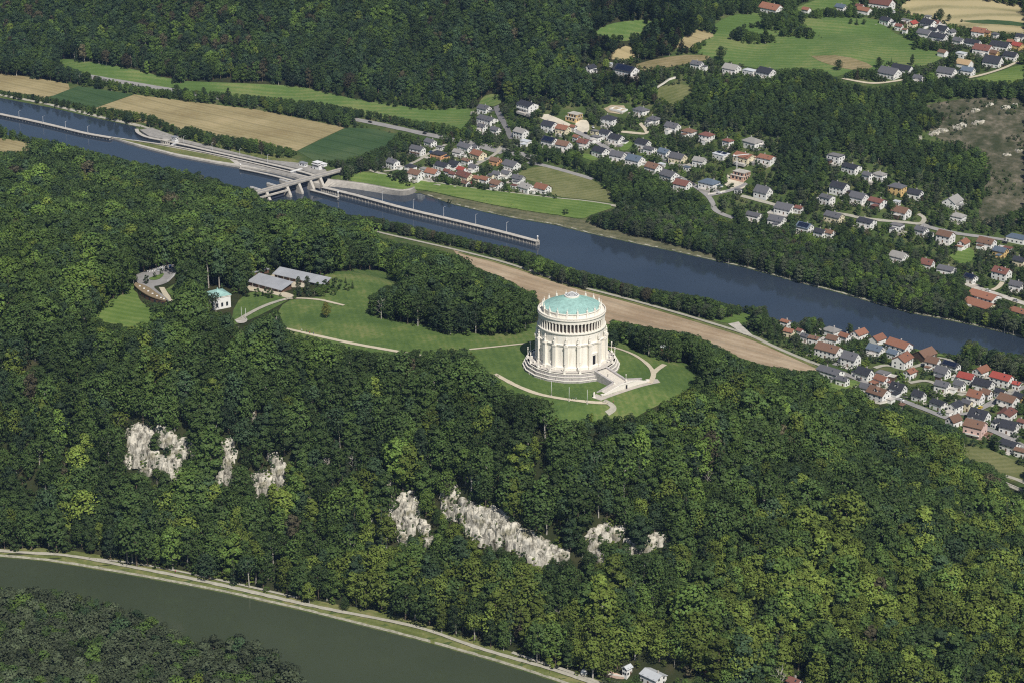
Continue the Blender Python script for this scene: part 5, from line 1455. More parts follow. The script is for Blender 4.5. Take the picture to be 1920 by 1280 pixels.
rf = mesh_obj("roof", V, F, mat_plain("planted_roof", (.15, .115, .065), .95, .4, .5, detail=7, bump=.3, col2=(.28, .215, .13)), t)
for i in range(4, n - 2, max(1, n // 9)):
    q = A_[i] * .5 + B_[i] * .5 - p
    m = MB(); m.box(q[0], q[1], q[2] + .5, 1.1, 1.1, .4); m.build("skylight", M["metal_white"], rf)
for i in range(1, n - 2, max(1, n // 8)):
    q = (A_[i] + A_[i + 1]) / 2 - p; d = A_[i + 1] - A_[i]
    link_mesh("window", WIN, t, (q[0], q[1], -1.4 + 3.4 - .6), (0, 0, math.atan2(d[1], d[0])), (2.0, 1.5, 1.8))
# loop road in front of it
drape("turning_loop", [(256, 516), (285, 505), (325, 495), (334, 500), (330, 516), (316, 530), (300, 536), (286, 538), (300, 550), (318, 562), (324, 569), (312, 566), (288, 548), (272, 537), (256, 532)], M["asphalt_pale"], .35)
drape("loop_island", [(279, 523), (300, 516), (309, 513), (303, 523), (291, 527), (281, 526)], M["meadow"], .55)
drape("loop_lawn", [(310, 544), (326, 534), (333, 530), (330, 560), (322, 556)], M["lawn"], .3)
drape("loop_paving", [(298, 540), (308, 540), (316, 553), (326, 566), (318, 566), (306, 555)], M["gravel"], .5, smooth=0)
ribbon("forest_road", [(334, 500), (345, 492), (352, 480)], 5, M["asphalt_pale"], .3)
def white_post(uv, label, h=1.6, nm="marker_post"):
    p = ground([uv])[0]
    t = empty(nm, p); tag(t, label, "post", "white posts along the turning loop")
    m = MB(); m.box(0, 0, -.3, .35, .35, h + .3); m.build("shaft", M["metal_white"], t)
    m = MB(); m.box(0, 0, h, .45, .45, .12); m.build("cap", M["metal_grey"], t)
for i in range(12):
    k = i / 11
    white_post((277 + 34 * k, 511.5 - 8.5 * k + 1.5 * math.sin(k * 6)), f"white post on the far edge of the turning loop, {ORD[i]} along")
for i in range(9):
    k = i / 8
    white_post((331 - 16 * k, 513 + 16 * k), f"white post on the lawn edge of the turning loop, {ORD[i]} along")
# ------------------------------------------------------------------ limestone cliffs
def mat_rock():
    m, nt, b = nodes_of("limestone")
    N, L = nt.nodes, nt.links
    tc = N.new("ShaderNodeTexCoord")
    mp = N.new("ShaderNodeMapping"); mp.inputs["Scale"].default_value = (.55, .55, .16)
    L.new(tc.outputs["Object"], mp.inputs["Vector"])
    n1 = N.new("ShaderNodeTexNoise"); n1.inputs["Scale"].default_value = .55; n1.inputs["Detail"].default_value = 9; n1.inputs["Roughness"].default_value = .72
    L.new(mp.outputs[0], n1.inputs["Vector"])
    r = N.new("ShaderNodeValToRGB"); e = r.color_ramp.elements
    e[0].position, e[1].position = .37, .58
    e[0].color, e[1].color = (.06, .055, .04, 1), (.58, .545, .465, 1)
    x = e.new(.49); x.color = (.34, .32, .27, 1)
    L.new(n1.outputs["Fac"], r.inputs[0])
    n2 = N.new("ShaderNodeTexNoise"); n2.inputs["Scale"].default_value = .12; n2.inputs["Detail"].default_value = 6
    L.new(tc.outputs["Object"], n2.inputs["Vector"])
    r2 = N.new("ShaderNodeValToRGB"); r2.color_ramp.elements[0].position, r2.color_ramp.elements[1].position = .55, .68
    L.new(n2.outputs["Fac"], r2.inputs[0])
    mx = N.new("ShaderNodeMixRGB"); mx.inputs[2].default_value = (.15, .14, .07, 1)
    s = N.new("ShaderNodeMath"); s.operation = 'MULTIPLY'; s.inputs[1].default_value = .75
    L.new(r2.outputs[0], s.inputs[0]); L.new(s.outputs[0], mx.inputs[0]); L.new(r.outputs[0], mx.inputs[1])
    L.new(mx.outputs[0], b.inputs["Base Color"])
    bp = N.new("ShaderNodeBump"); bp.inputs["Strength"].default_value = .5; bp.inputs["Distance"].default_value = .8
    L.new(n1.outputs["Fac"], bp.inputs["Height"]); L.new(bp.outputs[0], b.inputs["Normal"])
    b.inputs["Roughness"].default_value = .95; b.inputs["Specular IOR Level"].default_value = .1
    return m
M["rock"] = mat_rock()

CLIFFS = []
def cliff(px, label, amp=5.0, name="cliff", step=1.3, mat="rock"):
    """broken limestone wall: upright angular blocks crowding the outline, each footed in the slope"""
    w = ground(densify(smooth_line(list(px) + [px[0]], 1)[:-1], 5, True))[:, :2]
    seed = int(px[0][0] * 7 + px[0][1])
    rg = np.random.default_rng(seed)
    lo, hi = w.min(0), w.max(0)
    sp = step * 1.55
    X, Y = np.meshgrid(np.arange(lo[0], hi[0] + sp, sp), np.arange(lo[1], hi[1] + sp, sp * .8))
    k = np.stack([X.ravel(), Y.ravel()], 1) + rg.uniform(-.5, .5, (X.size, 2)) * sp
    keep_ = inside(w, k) | (seg_dist(w, k, True) < .5)
    k = k[keep_]
    if len(k) < 4: k = w[::3]
    ed = seg_dist(w, k, True)
    c = w.mean(0); cz = float(H(c[0], c[1])[0])
    V, F, tops = [], [], []
    for (x, y), e in zip(k, ed):
        g0 = float(H(x, y)[0])
        n_ = int(rg.integers(5, 8))
        r_ = sp * rg.uniform(.7, 1.7)
        big = vnoise(np.array([x]), np.array([g0]), 7.0, 5)[0]
        hh = amp * (.35 + .6 * big) * rg.uniform(.7, 1.05) * min(1.0, .45 + e / 4.0) + .8
        a0 = rg.uniform(0, 6.28)
        rad_ = r_ * rg.uniform(.65, 1.25, n_)
        tilt = rg.normal(0, .06, 2) + [0, .16]
        o_ = len(V)
        zs = (-3.0, hh * .35, hh * .75, hh)
        ks_ = (1.12, 1.0 + rg.uniform(-.1, .1), .9 + rg.uniform(-.12, .1), .55 + rg.uniform(-.15, .2))
        for z_, q_ in zip(zs, ks_):
            sh = rg.normal(0, .12, 2)
            for j in range(n_):
                t_ = a0 + 6.2832 * j / n_
                rr = rad_[j] * q_ * rg.uniform(.9, 1.1)
                V.append((x - c[0] + rr * math.cos(t_) + tilt[0] * z_ + sh[0], y - c[1] - .3 + rr * math.sin(t_) * .85 + tilt[1] * z_ + sh[1], g0 - cz + z_ + (rg.uniform(-.5, .5) if z_ > 0 else 0)))
        for i in range(3):
            for j in range(n_):
                F.append((o_ + i * n_ + j, o_ + i * n_ + (j + 1) % n_, o_ + (i + 1) * n_ + (j + 1) % n_, o_ + (i + 1) * n_ + j))
        F.append(tuple(o_ + 3 * n_ + j for j in range(n_)))
        tops.append((x, y, g0 + hh))
    o = mesh_obj(name, V, F, M[mat]); o.location = (c[0], c[1], cz)
    tag(o, label, "cliff", "limestone cliffs on the wooded slope")
    pp = np.array(px, float); OPEN.append(pp)
    CLIFFS.append((w, np.array(tops), label))
    return o
cliff([(246, 808), (262, 800), (285, 803), (283, 822), (275, 840), (290, 846), (305, 862), (335, 860), (340, 885), (322, 893), (312, 880), (292, 866), (262, 860), (245, 872), (236, 860), (243, 835)], "broken white limestone cliff with a tall pale pillar, high among trees", 6)
cliff([(296, 806), (318, 810), (338, 824), (330, 838), (312, 834), (300, 824)], "small pale rock shelf just above the broken pillar cliff", 4)
cliff([(345, 826), (362, 832), (370, 850), (366, 856), (352, 842)], "narrow pale rock rib beside the broken pillar cliff", 3)
cliff([(424, 826), (440, 824), (436, 850), (438, 885), (430, 902), (412, 902), (416, 870), (420, 845)], "tall narrow limestone cliff standing alone in the forest", 5)
cliff([(486, 888), (498, 882), (506, 895), (502, 916), (482, 922), (478, 905)], "pale rock stub below the tall narrow cliff", 4)
cliff([(513, 850), (521, 852), (532, 875), (536, 905), (524, 912), (512, 885)], "greyish rock rib between dark trees, mid slope", 3.5)
cliff([(518, 955), (526, 952), (528, 985), (524, 1000), (519, 980)], "thin white rock sliver low on the slope", 2.5)
cliff([(609, 826), (617, 832), (624, 842), (617, 866), (610, 862), (607, 842)], "small white rock tooth high on the slope", 3)
cliff([(802, 858), (808, 860), (808, 869), (800, 868)], "tiny white rock poking out of dark forest", 2)
cliff([(717, 896), (728, 900), (734, 918), (730, 940), (722, 935), (716, 915)], "slim white cliff top beside the fan shaped cliff", 4)
cliff([(733, 940), (755, 934), (775, 925), (782, 945), (784, 970), (775, 998), (764, 1000), (752, 985), (736, 972), (728, 962)], "fan shaped white limestone cliff in the middle of the slope", 6)
cliff([(790, 975), (802, 992), (808, 1008), (803, 1022), (792, 1008)], "small white rock spur below the fan shaped cliff", 3)
cliff([(836, 898), (848, 905), (856, 928), (852, 945), (842, 968), (834, 965), (836, 935)], "jagged white rock ridge above the longest cliff", 4)
cliff([(866, 945), (890, 950), (920, 952), (945, 965), (965, 985), (985, 1002), (1015, 1012), (1040, 1025), (1030, 1050), (1005, 1058), (985, 1038), (960, 1022), (930, 1018), (905, 1012), (882, 1000), (864, 968)], "longest white limestone cliff, running down across the slope", 7)
cliff([(1105, 1000), (1120, 990), (1136, 986), (1140, 1002), (1125, 1010), (1118, 1030), (1133, 1040), (1130, 1054), (1116, 1046), (1104, 1028)], "hook shaped pale cliff with a cave, lower slope", 4.5)
cliff([(1140, 986), (1165, 988), (1168, 1006), (1150, 1008), (1140, 1000)], "pale cave roof slab beside the hook shaped cliff", 4)
cliff([(1176, 1014), (1200, 1020), (1222, 1004), (1250, 1008), (1238, 1022), (1215, 1024), (1195, 1034), (1180, 1028)], "low jagged pale cliff nearest the white-roofed river house", 4)
cliff([(318, 836), (334, 830), (350, 842), (345, 858), (326, 856)], "pale rock block between the broken pillar cliff and its rib", 4)
cliff([(262, 868), (276, 864), (284, 876), (270, 884)], "low pale rock foot under the broken pillar cliff", 3.5)
cliff([(850, 955), (862, 946), (868, 970), (858, 972)], "white rock step joining the jagged ridge and the longest cliff", 4)
cliff([(1040, 1024), (1060, 1030), (1066, 1046), (1048, 1048)], "last low rocks at the tail of the longest cliff", 3)
cliff([(742, 1000), (752, 990), (764, 1004), (756, 1014)], "small rock under the fan shaped cliff", 3)
cliff([(676, 962), (690, 962), (694, 976), (680, 980)], "reddish bare scar in the forest beside the fan shaped cliff", 1.5)
cliff([(466, 766), (474, 764), (476, 782), (468, 784)], "small white rock high in the forest, upslope of the tall narrow cliff", 3)
# rocks on the quarry slope
QR = [((1768, 246), 15, 4), ((1800, 237), 20, 5), ((1834, 231), 18, 4), ((1722, 260), 8, 5), ((1750, 251), 9, 3), ((1852, 198), 12, 3), ((1884, 203), 10, 3), ((1888, 292), 9, 4), ((1910, 283), 8, 6), ((1828, 208), 7, 3), ((1905, 199), 8, 3)]
QR.sort(key=lambda r: -r[0][1])
for i, ((u, v), a, b) in enumerate(QR):
    px = []
    for k in range(9):
        t_ = 2 * math.pi * k / 9; rr = random.uniform(.6, 1.1)
        px.append((u + a * .6 * rr * math.cos(t_), v + b * .6 * rr * math.sin(t_) - a * .25 * math.cos(t_) * .5))
    o = cliff(px, f"pale rock outcrop on the bare quarry slope, {ORD[i]} counting uphill", 1.5, "rock_outcrop", step=1.4)
    o["category"] = "rock"; o["group"] = "rock outcrops on the quarry slope"
# ------------------------------------------------------------------ people, cars, small things
def body_mesh(stride=.16, arm=.1):
    J = {"pel": (0, 0, .95), "waist": (0, 0, 1.12), "chest": (0, -.01, 1.34), "neck": (0, 0, 1.5), "head": (0, -.02, 1.66), "crown": (0, -.01, 1.78),
         "hl": (-.1, 0, .9), "kl": (-.11, -stride * .7, .5), "fl": (-.11, stride * .3 - stride, .08), "tl": (-.12, -stride - .14, .04),
         "hr": (.1, 0, .9), "kr": (.11, stride * .2, .5), "fr": (.11, stride * 1.3, .1), "tr": (.12, stride * 1.3 - .16, .04),
         "sl": (-.2, 0, 1.42), "el": (-.26, arm, 1.14), "wl": (-.26, arm * .2 - .12, .9), "sr": (.2, 0, 1.42), "er": (.26, -arm * .4, 1.14), "wr": (.27, -arm - .1, .9)}
    E = [("pel", "waist"), ("waist", "chest"), ("chest", "neck"), ("neck", "head"), ("head", "crown"), ("pel", "hl"), ("hl", "kl"), ("kl", "fl"), ("fl", "tl"), ("pel", "hr"), ("hr", "kr"), ("kr", "fr"), ("fr", "tr"), ("chest", "sl"), ("sl", "el"), ("el", "wl"), ("chest", "sr"), ("sr", "er"), ("er", "wr")]
    rad = dict(pel=.15, waist=.13, chest=.16, neck=.06, head=.10, crown=.07, hl=.10, kl=.065, fl=.045, tl=.04, hr=.10, kr=.065, fr=.045, tr=.04, sl=.07, el=.05, wl=.04, sr=.07, er=.05, wr=.04)
    ks = list(J)
    me = bpy.data.meshes.new("body_frame"); me.from_pydata([J[k] for k in ks], [(ks.index(a), ks.index(b)) for a, b in E], [])
    o = bpy.data.objects.new("body_frame", me); COL.objects.link(o)
    o.modifiers.new("skin", 'SKIN')
    for i, k in enumerate(ks):
        me.skin_vertices[0].data[i].radius = (rad[k], rad[k]); me.skin_vertices[0].data[i].use_root = (k == "pel")
    sb = o.modifiers.new("sub", 'SUBSURF'); sb.levels = 1
    dg = bpy.context.evaluated_depsgraph_get(); dg.update()
    out = bpy.data.meshes.new_from_object(o.evaluated_get(dg)); out.name = "body"
    bpy.data.objects.remove(o)
    return out
skin = mat_plain("skin", (.50, .32, .24), .6, .05)
def clothes(top, legs):
    a = mat_plain("jacket", top, .9, .08); b = mat_plain("trousers", legs, .9, .08); h = mat_plain("hair", (.05, .035, .025), .8, .1)
    return [a, b, skin, h]
def dressed(stride, top, legs):
    me = body_mesh(stride)
    for m in clothes(top, legs): me.materials.append(m)
    for p_ in me.polygons:
        c = p_.center
        p_.material_index = 3 if c.z > 1.70 else (2 if c.z > 1.50 or (abs(c.x) > .2 and c.z < .95) else (0 if c.z > .93 else 1))
        p_.use_smooth = True
    return me
BODY = [dressed(.16, (.45, .06, .05), (.03, .04, .08)), dressed(.05, (.05, .08, .25), (.2, .17, .12)), dressed(.2, (.6, .6, .58), (.03, .03, .03)), dressed(.1, (.03, .03, .03), (.04, .05, .09))]
DESC = ["red top and dark trousers", "blue top and beige trousers", "white top and black trousers", "black top and dark trousers"]
def person(P, k, rz, label):
    t = link_mesh("person", BODY[k], None, P, (0, 0, rz)); tag(t, label, "person", "visitors on the hilltop paths")
for i, (u, v, k, lab) in enumerate([
    (1072, 750, 3, "person in black walking on the hall path between two flagpoles"), (1076, 750, 1, "person in blue walking beside one in black near the flagpoles"), (1080, 750.5, 2, "person in white top walking behind the pair near the flagpoles"),
    (575, 624, 3, "person in black on the lawn path, nearest the plaza"), (581, 627, 0, "person in red on the lawn path with others"), (566, 622.5, 2, "person in white top at the tree end of the lawn path"), (588, 629, 1, "person in blue walking alone behind the lawn path group"),
    (1150, 757, 0, "person in red standing on the forecourt below the stairs")]):
    person(ground([(u, v)])[0] + [0, 0, .42], k, random.uniform(-1.5, 1.5), lab)
person(HALL + np.array([*(b40 @ np.array([-1.5, -33.5])), 3.9]), 3, R(40), "person in black descending the hall's stairway")
person(HALL + np.array([*(b40 @ np.array([2.0, -44.5])), 2.5]), 2, R(120), "person in white top on the stair landing")

car_glass = M["glass"]
def car_meshes(col, nm):
    paint = mat_plain("paint_" + nm, col, .3, .03, spec=.5)
    m = MB()
    prof = [(-2.1, .35), (2.1, .35), (2.15, .8), (1.2, .92), (-1.9, .95), (-2.15, .8)]
    def ext(pf, w, mm):
        n = len(pf); v = [(x, -w, z) for x, z in pf] + [(x, w, z) for x, z in pf]
        mm.add(v, [tuple(range(n)), tuple(range(2 * n - 1, n - 1, -1))] + [(i, n + i, n + (i + 1) % n, (i + 1) % n) for i in range(n)])
    ext(prof, .88, m)
    body = m.mesh("body", paint)
    m = MB(); ext([(-1.75, .93), (1.15, .91), (.45, 1.38), (-1.3, 1.4)], .76, m); cabin = m.mesh("cabin", car_glass)
    m = MB(); m.box(-.42, 0, 1.385, 1.65, 1.44, .07); rf = m.mesh("roof", paint)
    return body, cabin, rf
wh = MB(); wh.tube((0, -.1, 0), (0, .1, 0), .33, .33, 12); WHEEL = wh.mesh("wheel", M["dark"])
CARS = {n: car_meshes(c, n) for n, c in (("black", (.015, .015, .018)), ("white", (.75, .75, .75)), ("silver", (.38, .39, .41)), ("red", (.35, .02, .02)), ("blue", (.03, .07, .22)), ("yellow", (.7, .5, .03)), ("dark_grey", (.08, .08, .09)))}
def car(u, v, col, du, dv, label, group="cars in the valley"):
    P = ground([(u, v), (u + du, v + dv)])
    rz = math.atan2(P[1][1] - P[0][1], P[1][0] - P[0][0])
    t = empty("car", P[0] + [0, 0, .5], rz); tag(t, label, "car", group)
    for me_, n_ in zip(CARS[col], ("body", "cabin", "roof")): link_mesh(n_, me_, t)
    for a in (-1.3, 1.3):
        for b in (-.82, .82): link_mesh("wheel", WHEEL, t, (a, b, .33))
for c in [(694, 231, "black", 10, 2.2, "black car driving on the highway above the crop field"), (796, 252.5, "black", 10, 2.4, "black car on the highway near the hamlet houses"),
          (885, 346, "red", 10, 2, "dark red car parked by the hamlet's path"), (1838, 766, "yellow", 10, -6, "yellow car parked on the village cross street"),
          (1690, 752, "white", 10, 4, "white car on the village lane below the forest edge"), (1762, 777, "silver", 10, 5, "silver car on the village lane near the corner"),
          (1610, 713, "dark_grey", 10, 5, "dark grey car at the start of the village lane"), (1822, 773, "blue", 10, -6, "blue car on the cross street beside the white gabled houses"),
          (1868, 752, "silver", 10, -7, "silver car at the upper end of the cross street"), (1348, 364, "white", 10, -2, "white car at the hillside road fork"),
          (1300, 348, "dark_grey", 10, 7, "dark grey car on the hillside road above the fork"), (1180, 298, "silver", 10, 4, "silver car on the hillside road beside white houses"),
          (1884, 457, "black", 10, 1.3, "black car beside the big blue flat roof"), (1852, 547, "white", 10, 3, "white car on the canal road above the orange roofs"),
          (1904, 566, "silver", 10, 3, "silver car farther along the canal road"), (1098, 252, "black", 10, 5, "black car on the pale site yard road"), (1112, 241, "white", 4, 6, "white van-like car parked beside the site yard"),
          (912, 300, "silver", 10, -5, "silver car on the hamlet lane between gardens"), (808, 287, "blue", 8, -5, "blue car on the lane beside the apricot house"), (770, 310, "white", 8, -5, "white car parked at the hamlet's first lane")]:
    car(*c)
for i in range(4):
    car(297 + i * 7.5, 509 - i * 1.9, ["silver", "white", "black", "blue"][i], 2, 5, f"{['silver', 'white', 'black', 'blue'][i]} car parked at the turning loop", "cars at the turning loop")

# parasol terrace and tent by the river house
p = ground([(1150, 1262)])[0]
t = empty("dining_terrace", p, R(-20)); tag(t, "pinkish paved terrace of the river house with low walls", "terrace")
m = MB(); m.box(0, 0, -1.5, 13, 5, 1.9); m.build("paving", mat_plain("pink_paving", (.62, .45, .36), .9, .12, .6), t)
m = MB(); m.box(0, -2.4, .4, 13, .3, .8); m.build("wall", M["stone_white"], t)
OPEN.append(np.array([(1135, 1252), (1180, 1250), (1185, 1268), (1165, 1275), (1140, 1266)]))
OPEN.append(np.array([(1196, 1252), (1220, 1246), (1255, 1252), (1258, 1280), (1210, 1280)]))
p = ground([(1095, 1262)])[0]
t = empty("tent", p); tag(t, "small white dome tent on the grass by the upper path", "tent")
m = MB(); m.lathe([(2.0, 0), (1.9, .9), (1.3, 1.9), (.5, 2.5), (.05, 2.6)], 12); m.build("canopy", M["metal_white"], t, True)
m = MB(); m.box(0, -1.9, 0, .9, .2, 1.4); m.build("flap", M["concrete_light"], t)
OPEN.append(np.array([(1089, 1250), (1102, 1250), (1102, 1264), (1089, 1264)]))
for uv, lb in (((1252, 1232), "small white domed parasol in the trees above the river house"),):
    p = ground([uv])[0]
    t = empty("parasol", p); tag(t, lb, "parasol")
    m = MB(); m.tube((0, 0, 0), (0, 0, 2.4), .05, .05, 6); m.build("pole", M["metal_grey"], t)
    m = MB(); m.lathe([(1.7, 2.2), (.9, 2.7), (.03, 2.95)], 10); m.build("canopy", M["metal_white"], t)
    OPEN.append(np.array([(uv[0] - 5, uv[1] - 14), (uv[0] + 5, uv[1] - 14), (uv[0] + 5, uv[1] + 2), (uv[0] - 5, uv[1] + 2)]))
# small grey hut in the trees right of the hall
p = ground([(1247, 658)])[0]
t = empty("hut", p, R(-30)); tag(t, "small hut with pale roof among trees beside the hall", "hut")
m = MB(); m.box(0, 0, -1, 4.5, 3.4, 4); m.build("wall", M["wood"], t)
m, _ = roof_shape('G', 4.5, 3.4, 3.0, R(25), .4, .15); m.build("roof", RM["n"], t)
OPEN.append(np.array([(1240, 645), (1256, 645), (1256, 660), (1240, 660)]))
# people on the front towpath
person(ground([(329, 1074)])[0] + [0, 0, .35], 0, R(30), "person in red on the riverside forest track")
# ------------------------------------------------------------------ trees
def mat_leaf():
    m, nt, b = nodes_of("foliage")
    N, L = nt.nodes, nt.links
    at = N.new("ShaderNodeAttribute"); at.attribute_type = 'INSTANCER'; at.attribute_name = "tint"
    ge = N.new("ShaderNodeNewGeometry")
    hs = N.new("ShaderNodeHueSaturation")
    mr = N.new("ShaderNodeMapRange"); mr.inputs["To Min"].default_value = .78; mr.inputs["To Max"].default_value = 1.24
    L.new(ge.outputs["Random Per Island"], mr.inputs["Value"])
    mh = N.new("ShaderNodeMapRange"); mh.inputs["To Min"].default_value = .488; mh.inputs["To Max"].default_value = .512
    L.new(ge.outputs["Random Per Island"], mh.inputs["Value"])
    L.new(mr.outputs[0], hs.inputs["Value"]); L.new(mh.outputs[0], hs.inputs["Hue"]); L.new(at.outputs["Color"], hs.inputs["Color"])
    L.new(hs.outputs[0], b.inputs["Base Color"])
    b.inputs["Roughness"].default_value = .65; b.inputs["Specular IOR Level"].default_value = .2
    tr = N.new("ShaderNodeBsdfTranslucent"); L.new(hs.outputs[0], tr.inputs["Color"])
    mx = N.new("ShaderNodeMixShader"); mx.inputs[0].default_value = .28
    out = [n for n in N if n.type == 'OUTPUT_MATERIAL'][0]
    L.new(b.outputs[0], mx.inputs[1]); L.new(tr.outputs[0], mx.inputs[2]); L.new(mx.outputs[0], out.inputs["Surface"])
    return m
M["leaf"] = mat_leaf()

def quads(C, Nn, S, rng):
    """leaf sprays: bent quads at C facing Nn with size S"""
    n = len(C)
    a = np.cross(Nn, rng.normal(size=(n, 3))); a /= np.maximum(np.linalg.norm(a, axis=1), 1e-6)[:, None]
    b = np.cross(Nn, a)
    S = S[:, None]
    j = lambda: rng.uniform(.7, 1.3, (n, 1))
    v = np.stack([C - a * S * j() * .5, C - b * S * j() * .5 + Nn * S * .12, C + a * S * j() * .5, C + b * S * j() * .5 + Nn * S * .12], 1)
    return v.reshape(-1, 3)

def crown_mesh(name, V):
    n = len(V) // 4
    me = bpy.data.meshes.new(name)
    me.vertices.add(len(V)); me.vertices.foreach_set("co", V.astype(np.float32).ravel())
    me.loops.add(len(V)); me.loops.foreach_set("vertex_index", np.arange(len(V), dtype=np.int32))
    me.polygons.add(n); me.polygons.foreach_set("loop_start", (np.arange(n) * 4).astype(np.int32))
    me.update(calc_edges=True)
    me.materials.append(M["leaf"])
    return me

def broadleaf(seed, nl, n, wide=.30, low=.22, leaf=.052, big=1.0):
    """unit-height crown: uneven lobes on limbs, leaf sprays on each lobe"""
    rng = np.random.default_rng(seed)
    V = []
    cz = (1 + low) / 2; hz = (1 - low) / 2
    limbs = []
    for i in range(nl):
        t = (i + .5) / nl
        zz = low + .10 + t * (1 - low - .18)
        prof = math.sqrt(max(.08, 1 - ((zz - cz) / hz) ** 2))
        ang = i * 2.399 + rng.uniform(-.5, .5)
        rr = wide * prof * rng.uniform(.45, .85) * (0.35 if t > .88 else 1)
        c = np.array([rr * math.cos(ang), rr * math.sin(ang), zz])
        rl = big * rng.uniform(.095, .165) * (1.0 if t < .8 else .8)
        limbs.append((c, rl))
        k = n // nl
        d = rng.normal(size=(k, 3)); d[:, 2] = d[:, 2] * .8 + .35
        d /= np.linalg.norm(d, axis=1)[:, None]
        P = c + d * rl * rng.uniform(.72, 1.08, (k, 1)) * [1.1, 1.1, .85]
        out = P - [0, 0, low + .15]; out /= np.linalg.norm(out, axis=1)[:, None]
        nn = d * .65 + out * .45 + rng.normal(size=(k, 3)) * .34
        nn /= np.linalg.norm(nn, axis=1)[:, None]
        V.append(quads(P, nn, leaf * rng.uniform(.7, 1.35, k), rng))
    return np.concatenate(V), limbs

def conifer(seed, tiers=11, n=420):
    rng = np.random.default_rng(seed)
    V = []
    for i in range(tiers):
        t = i / (tiers - 1)
        z = .14 + t * .84; r = .17 * (1 - t) ** .85 + .012
        k = max(8, int(n * (1 - t * .85) / tiers * 1.6))
        a = rng.uniform(0, 2 * math.pi, k); q = rng.uniform(.25, 1.05, k)
        P = np.stack([np.cos(a) * r * q, np.sin(a) * r * q, z - q * r * .45 + rng.normal(size=k) * .012], 1)
        nn = np.stack([np.cos(a) * .6, np.sin(a) * .6, np.full(k, .75)], 1) + rng.normal(size=(k, 3)) * .35
        nn /= np.linalg.norm(nn, axis=1)[:, None]
        V.append(quads(P, nn, .05 * rng.uniform(.7, 1.3, k) * (1.1 - t * .5), rng))
    return np.concatenate(V)

def trunk_mb(limbs, r0=.018, seed=0, top=.8):
    rnd = random.Random(seed); m = MB()
    m.tube((0, 0, -.06), (rnd.uniform(-.01, .01), rnd.uniform(-.01, .01), .45), r0, r0 * .7, 6)
    m.tube((0, 0, .44), (0, 0, top), r0 * .7, r0 * .3, 5)
    for c, rl in limbs[::2]:
        m.tube((0, 0, max(.2, c[2] - .2)), tuple(c), r0 * .45, r0 * .15, 4)
    return m

# prototypes: (crown mesh, trunk mesh)
PROTO = []
for s in range(7):
    V, limbs = broadleaf(100 + s, [11, 14, 12, 17, 10, 15, 12][s], 1350, [.19, .24, .165, .29, .155, .21, .25][s], [.10, .14, .06, .20, .06, .2, .12][s], .041, [.85, .95, .8, 1.05, .78, .88, 1.0][s])
    PROTO.append((crown_mesh("crown", V), trunk_mb(limbs, .017, s).mesh("trunk", M["bark_pale" if s in (2, 5) else "bark"])))
for s in range(2):
    PROTO.append((crown_mesh("crown", conifer(200 + s, [11, 13][s])), trunk_mb([], .014, 20 + s, .9).mesh("trunk", M["bark"])))
for s in range(2):      # tall bare-stemmed tree with a high open crown
    V, limbs = broadleaf(300 + s, 8, 430, .20, .48, .045)
    PROTO.append((crown_mesh("crown", V), trunk_mb(limbs, .016, 30 + s).mesh("trunk", M["bark_pale"])))
for s in range(3):      # bushy shrubs
    V, limbs = broadleaf(400 + s, 9, 420, .46, .02, .095)
    PROTO.append((crown_mesh("crown", V), trunk_mb(limbs, .02, 40 + s, .6).mesh("trunk", M["bark"])))
V, limbs = broadleaf(500, 7, 36, .24, .35, .05)   # dying tree, mostly twigs
tm = trunk_mb([(c * [1.2, 1.2, 1.0], r) for c, r in limbs for _ in (0, 1)], .017, 50, .95)
for c, r in limbs:
    for k in range(3):
        rr = random.Random(int(c[2] * 1000) + k)
        tm.tube(tuple(c * .7 + np.array([0, 0, c[2] * .25])), tuple(c + np.array([rr.uniform(-.12, .12), rr.uniform(-.12, .12), rr.uniform(.02, .12)])), .005, .002, 3)
PROTO.append((crown_mesh("crown", V), tm.mesh("trunk", M["bark_pale"])))
BROAD, CONI, TALL, BUSH, SNAG = [0, 1, 2, 3, 4, 5, 6], [7, 8], [9, 10], [11, 12, 13], [14]
CROWN_R = [.23, .28, .20, .34, .19, .25, .30, .16, .16, .22, .22, .5, .5, .5, .2]

# raster of the places seen free of foliage
PADX, PADY = 100, 80
MW, MH = (1920 + 2 * PADX) // 2, (1280 + 2 * PADY) // 2
MASK = np.zeros((MH, MW), bool)
def raster(poly):
    p = np.asarray(poly, float)
    q = (p + [PADX, PADY]) / 2
    x0, x1 = max(0, int(q[:, 0].min())), min(MW - 1, int(q[:, 0].max()) + 1)
    y0, y1 = max(0, int(q[:, 1].min())), min(MH - 1, int(q[:, 1].max()) + 1)
    if x1 <= x0 or y1 <= y0: return
    X, Y = np.meshgrid(np.arange(x0, x1 + 1), np.arange(y0, y1 + 1))
    MASK[y0:y1 + 1, x0:x1 + 1] |= inside(q, np.stack([X.ravel() + .5, Y.ravel() + .5], 1)).reshape(X.shape)
for poly in OPEN: raster(poly)
def is_open(u, v):
    i = np.clip(((v + PADY) / 2).astype(int), 0, MH - 1); j = np.clip(((u + PADX) / 2).astype(int), 0, MW - 1)
    return MASK[i, j] & (u > -PADX) & (u < 1920 + PADX) & (v > -PADY) & (v < 1280 + PADY)

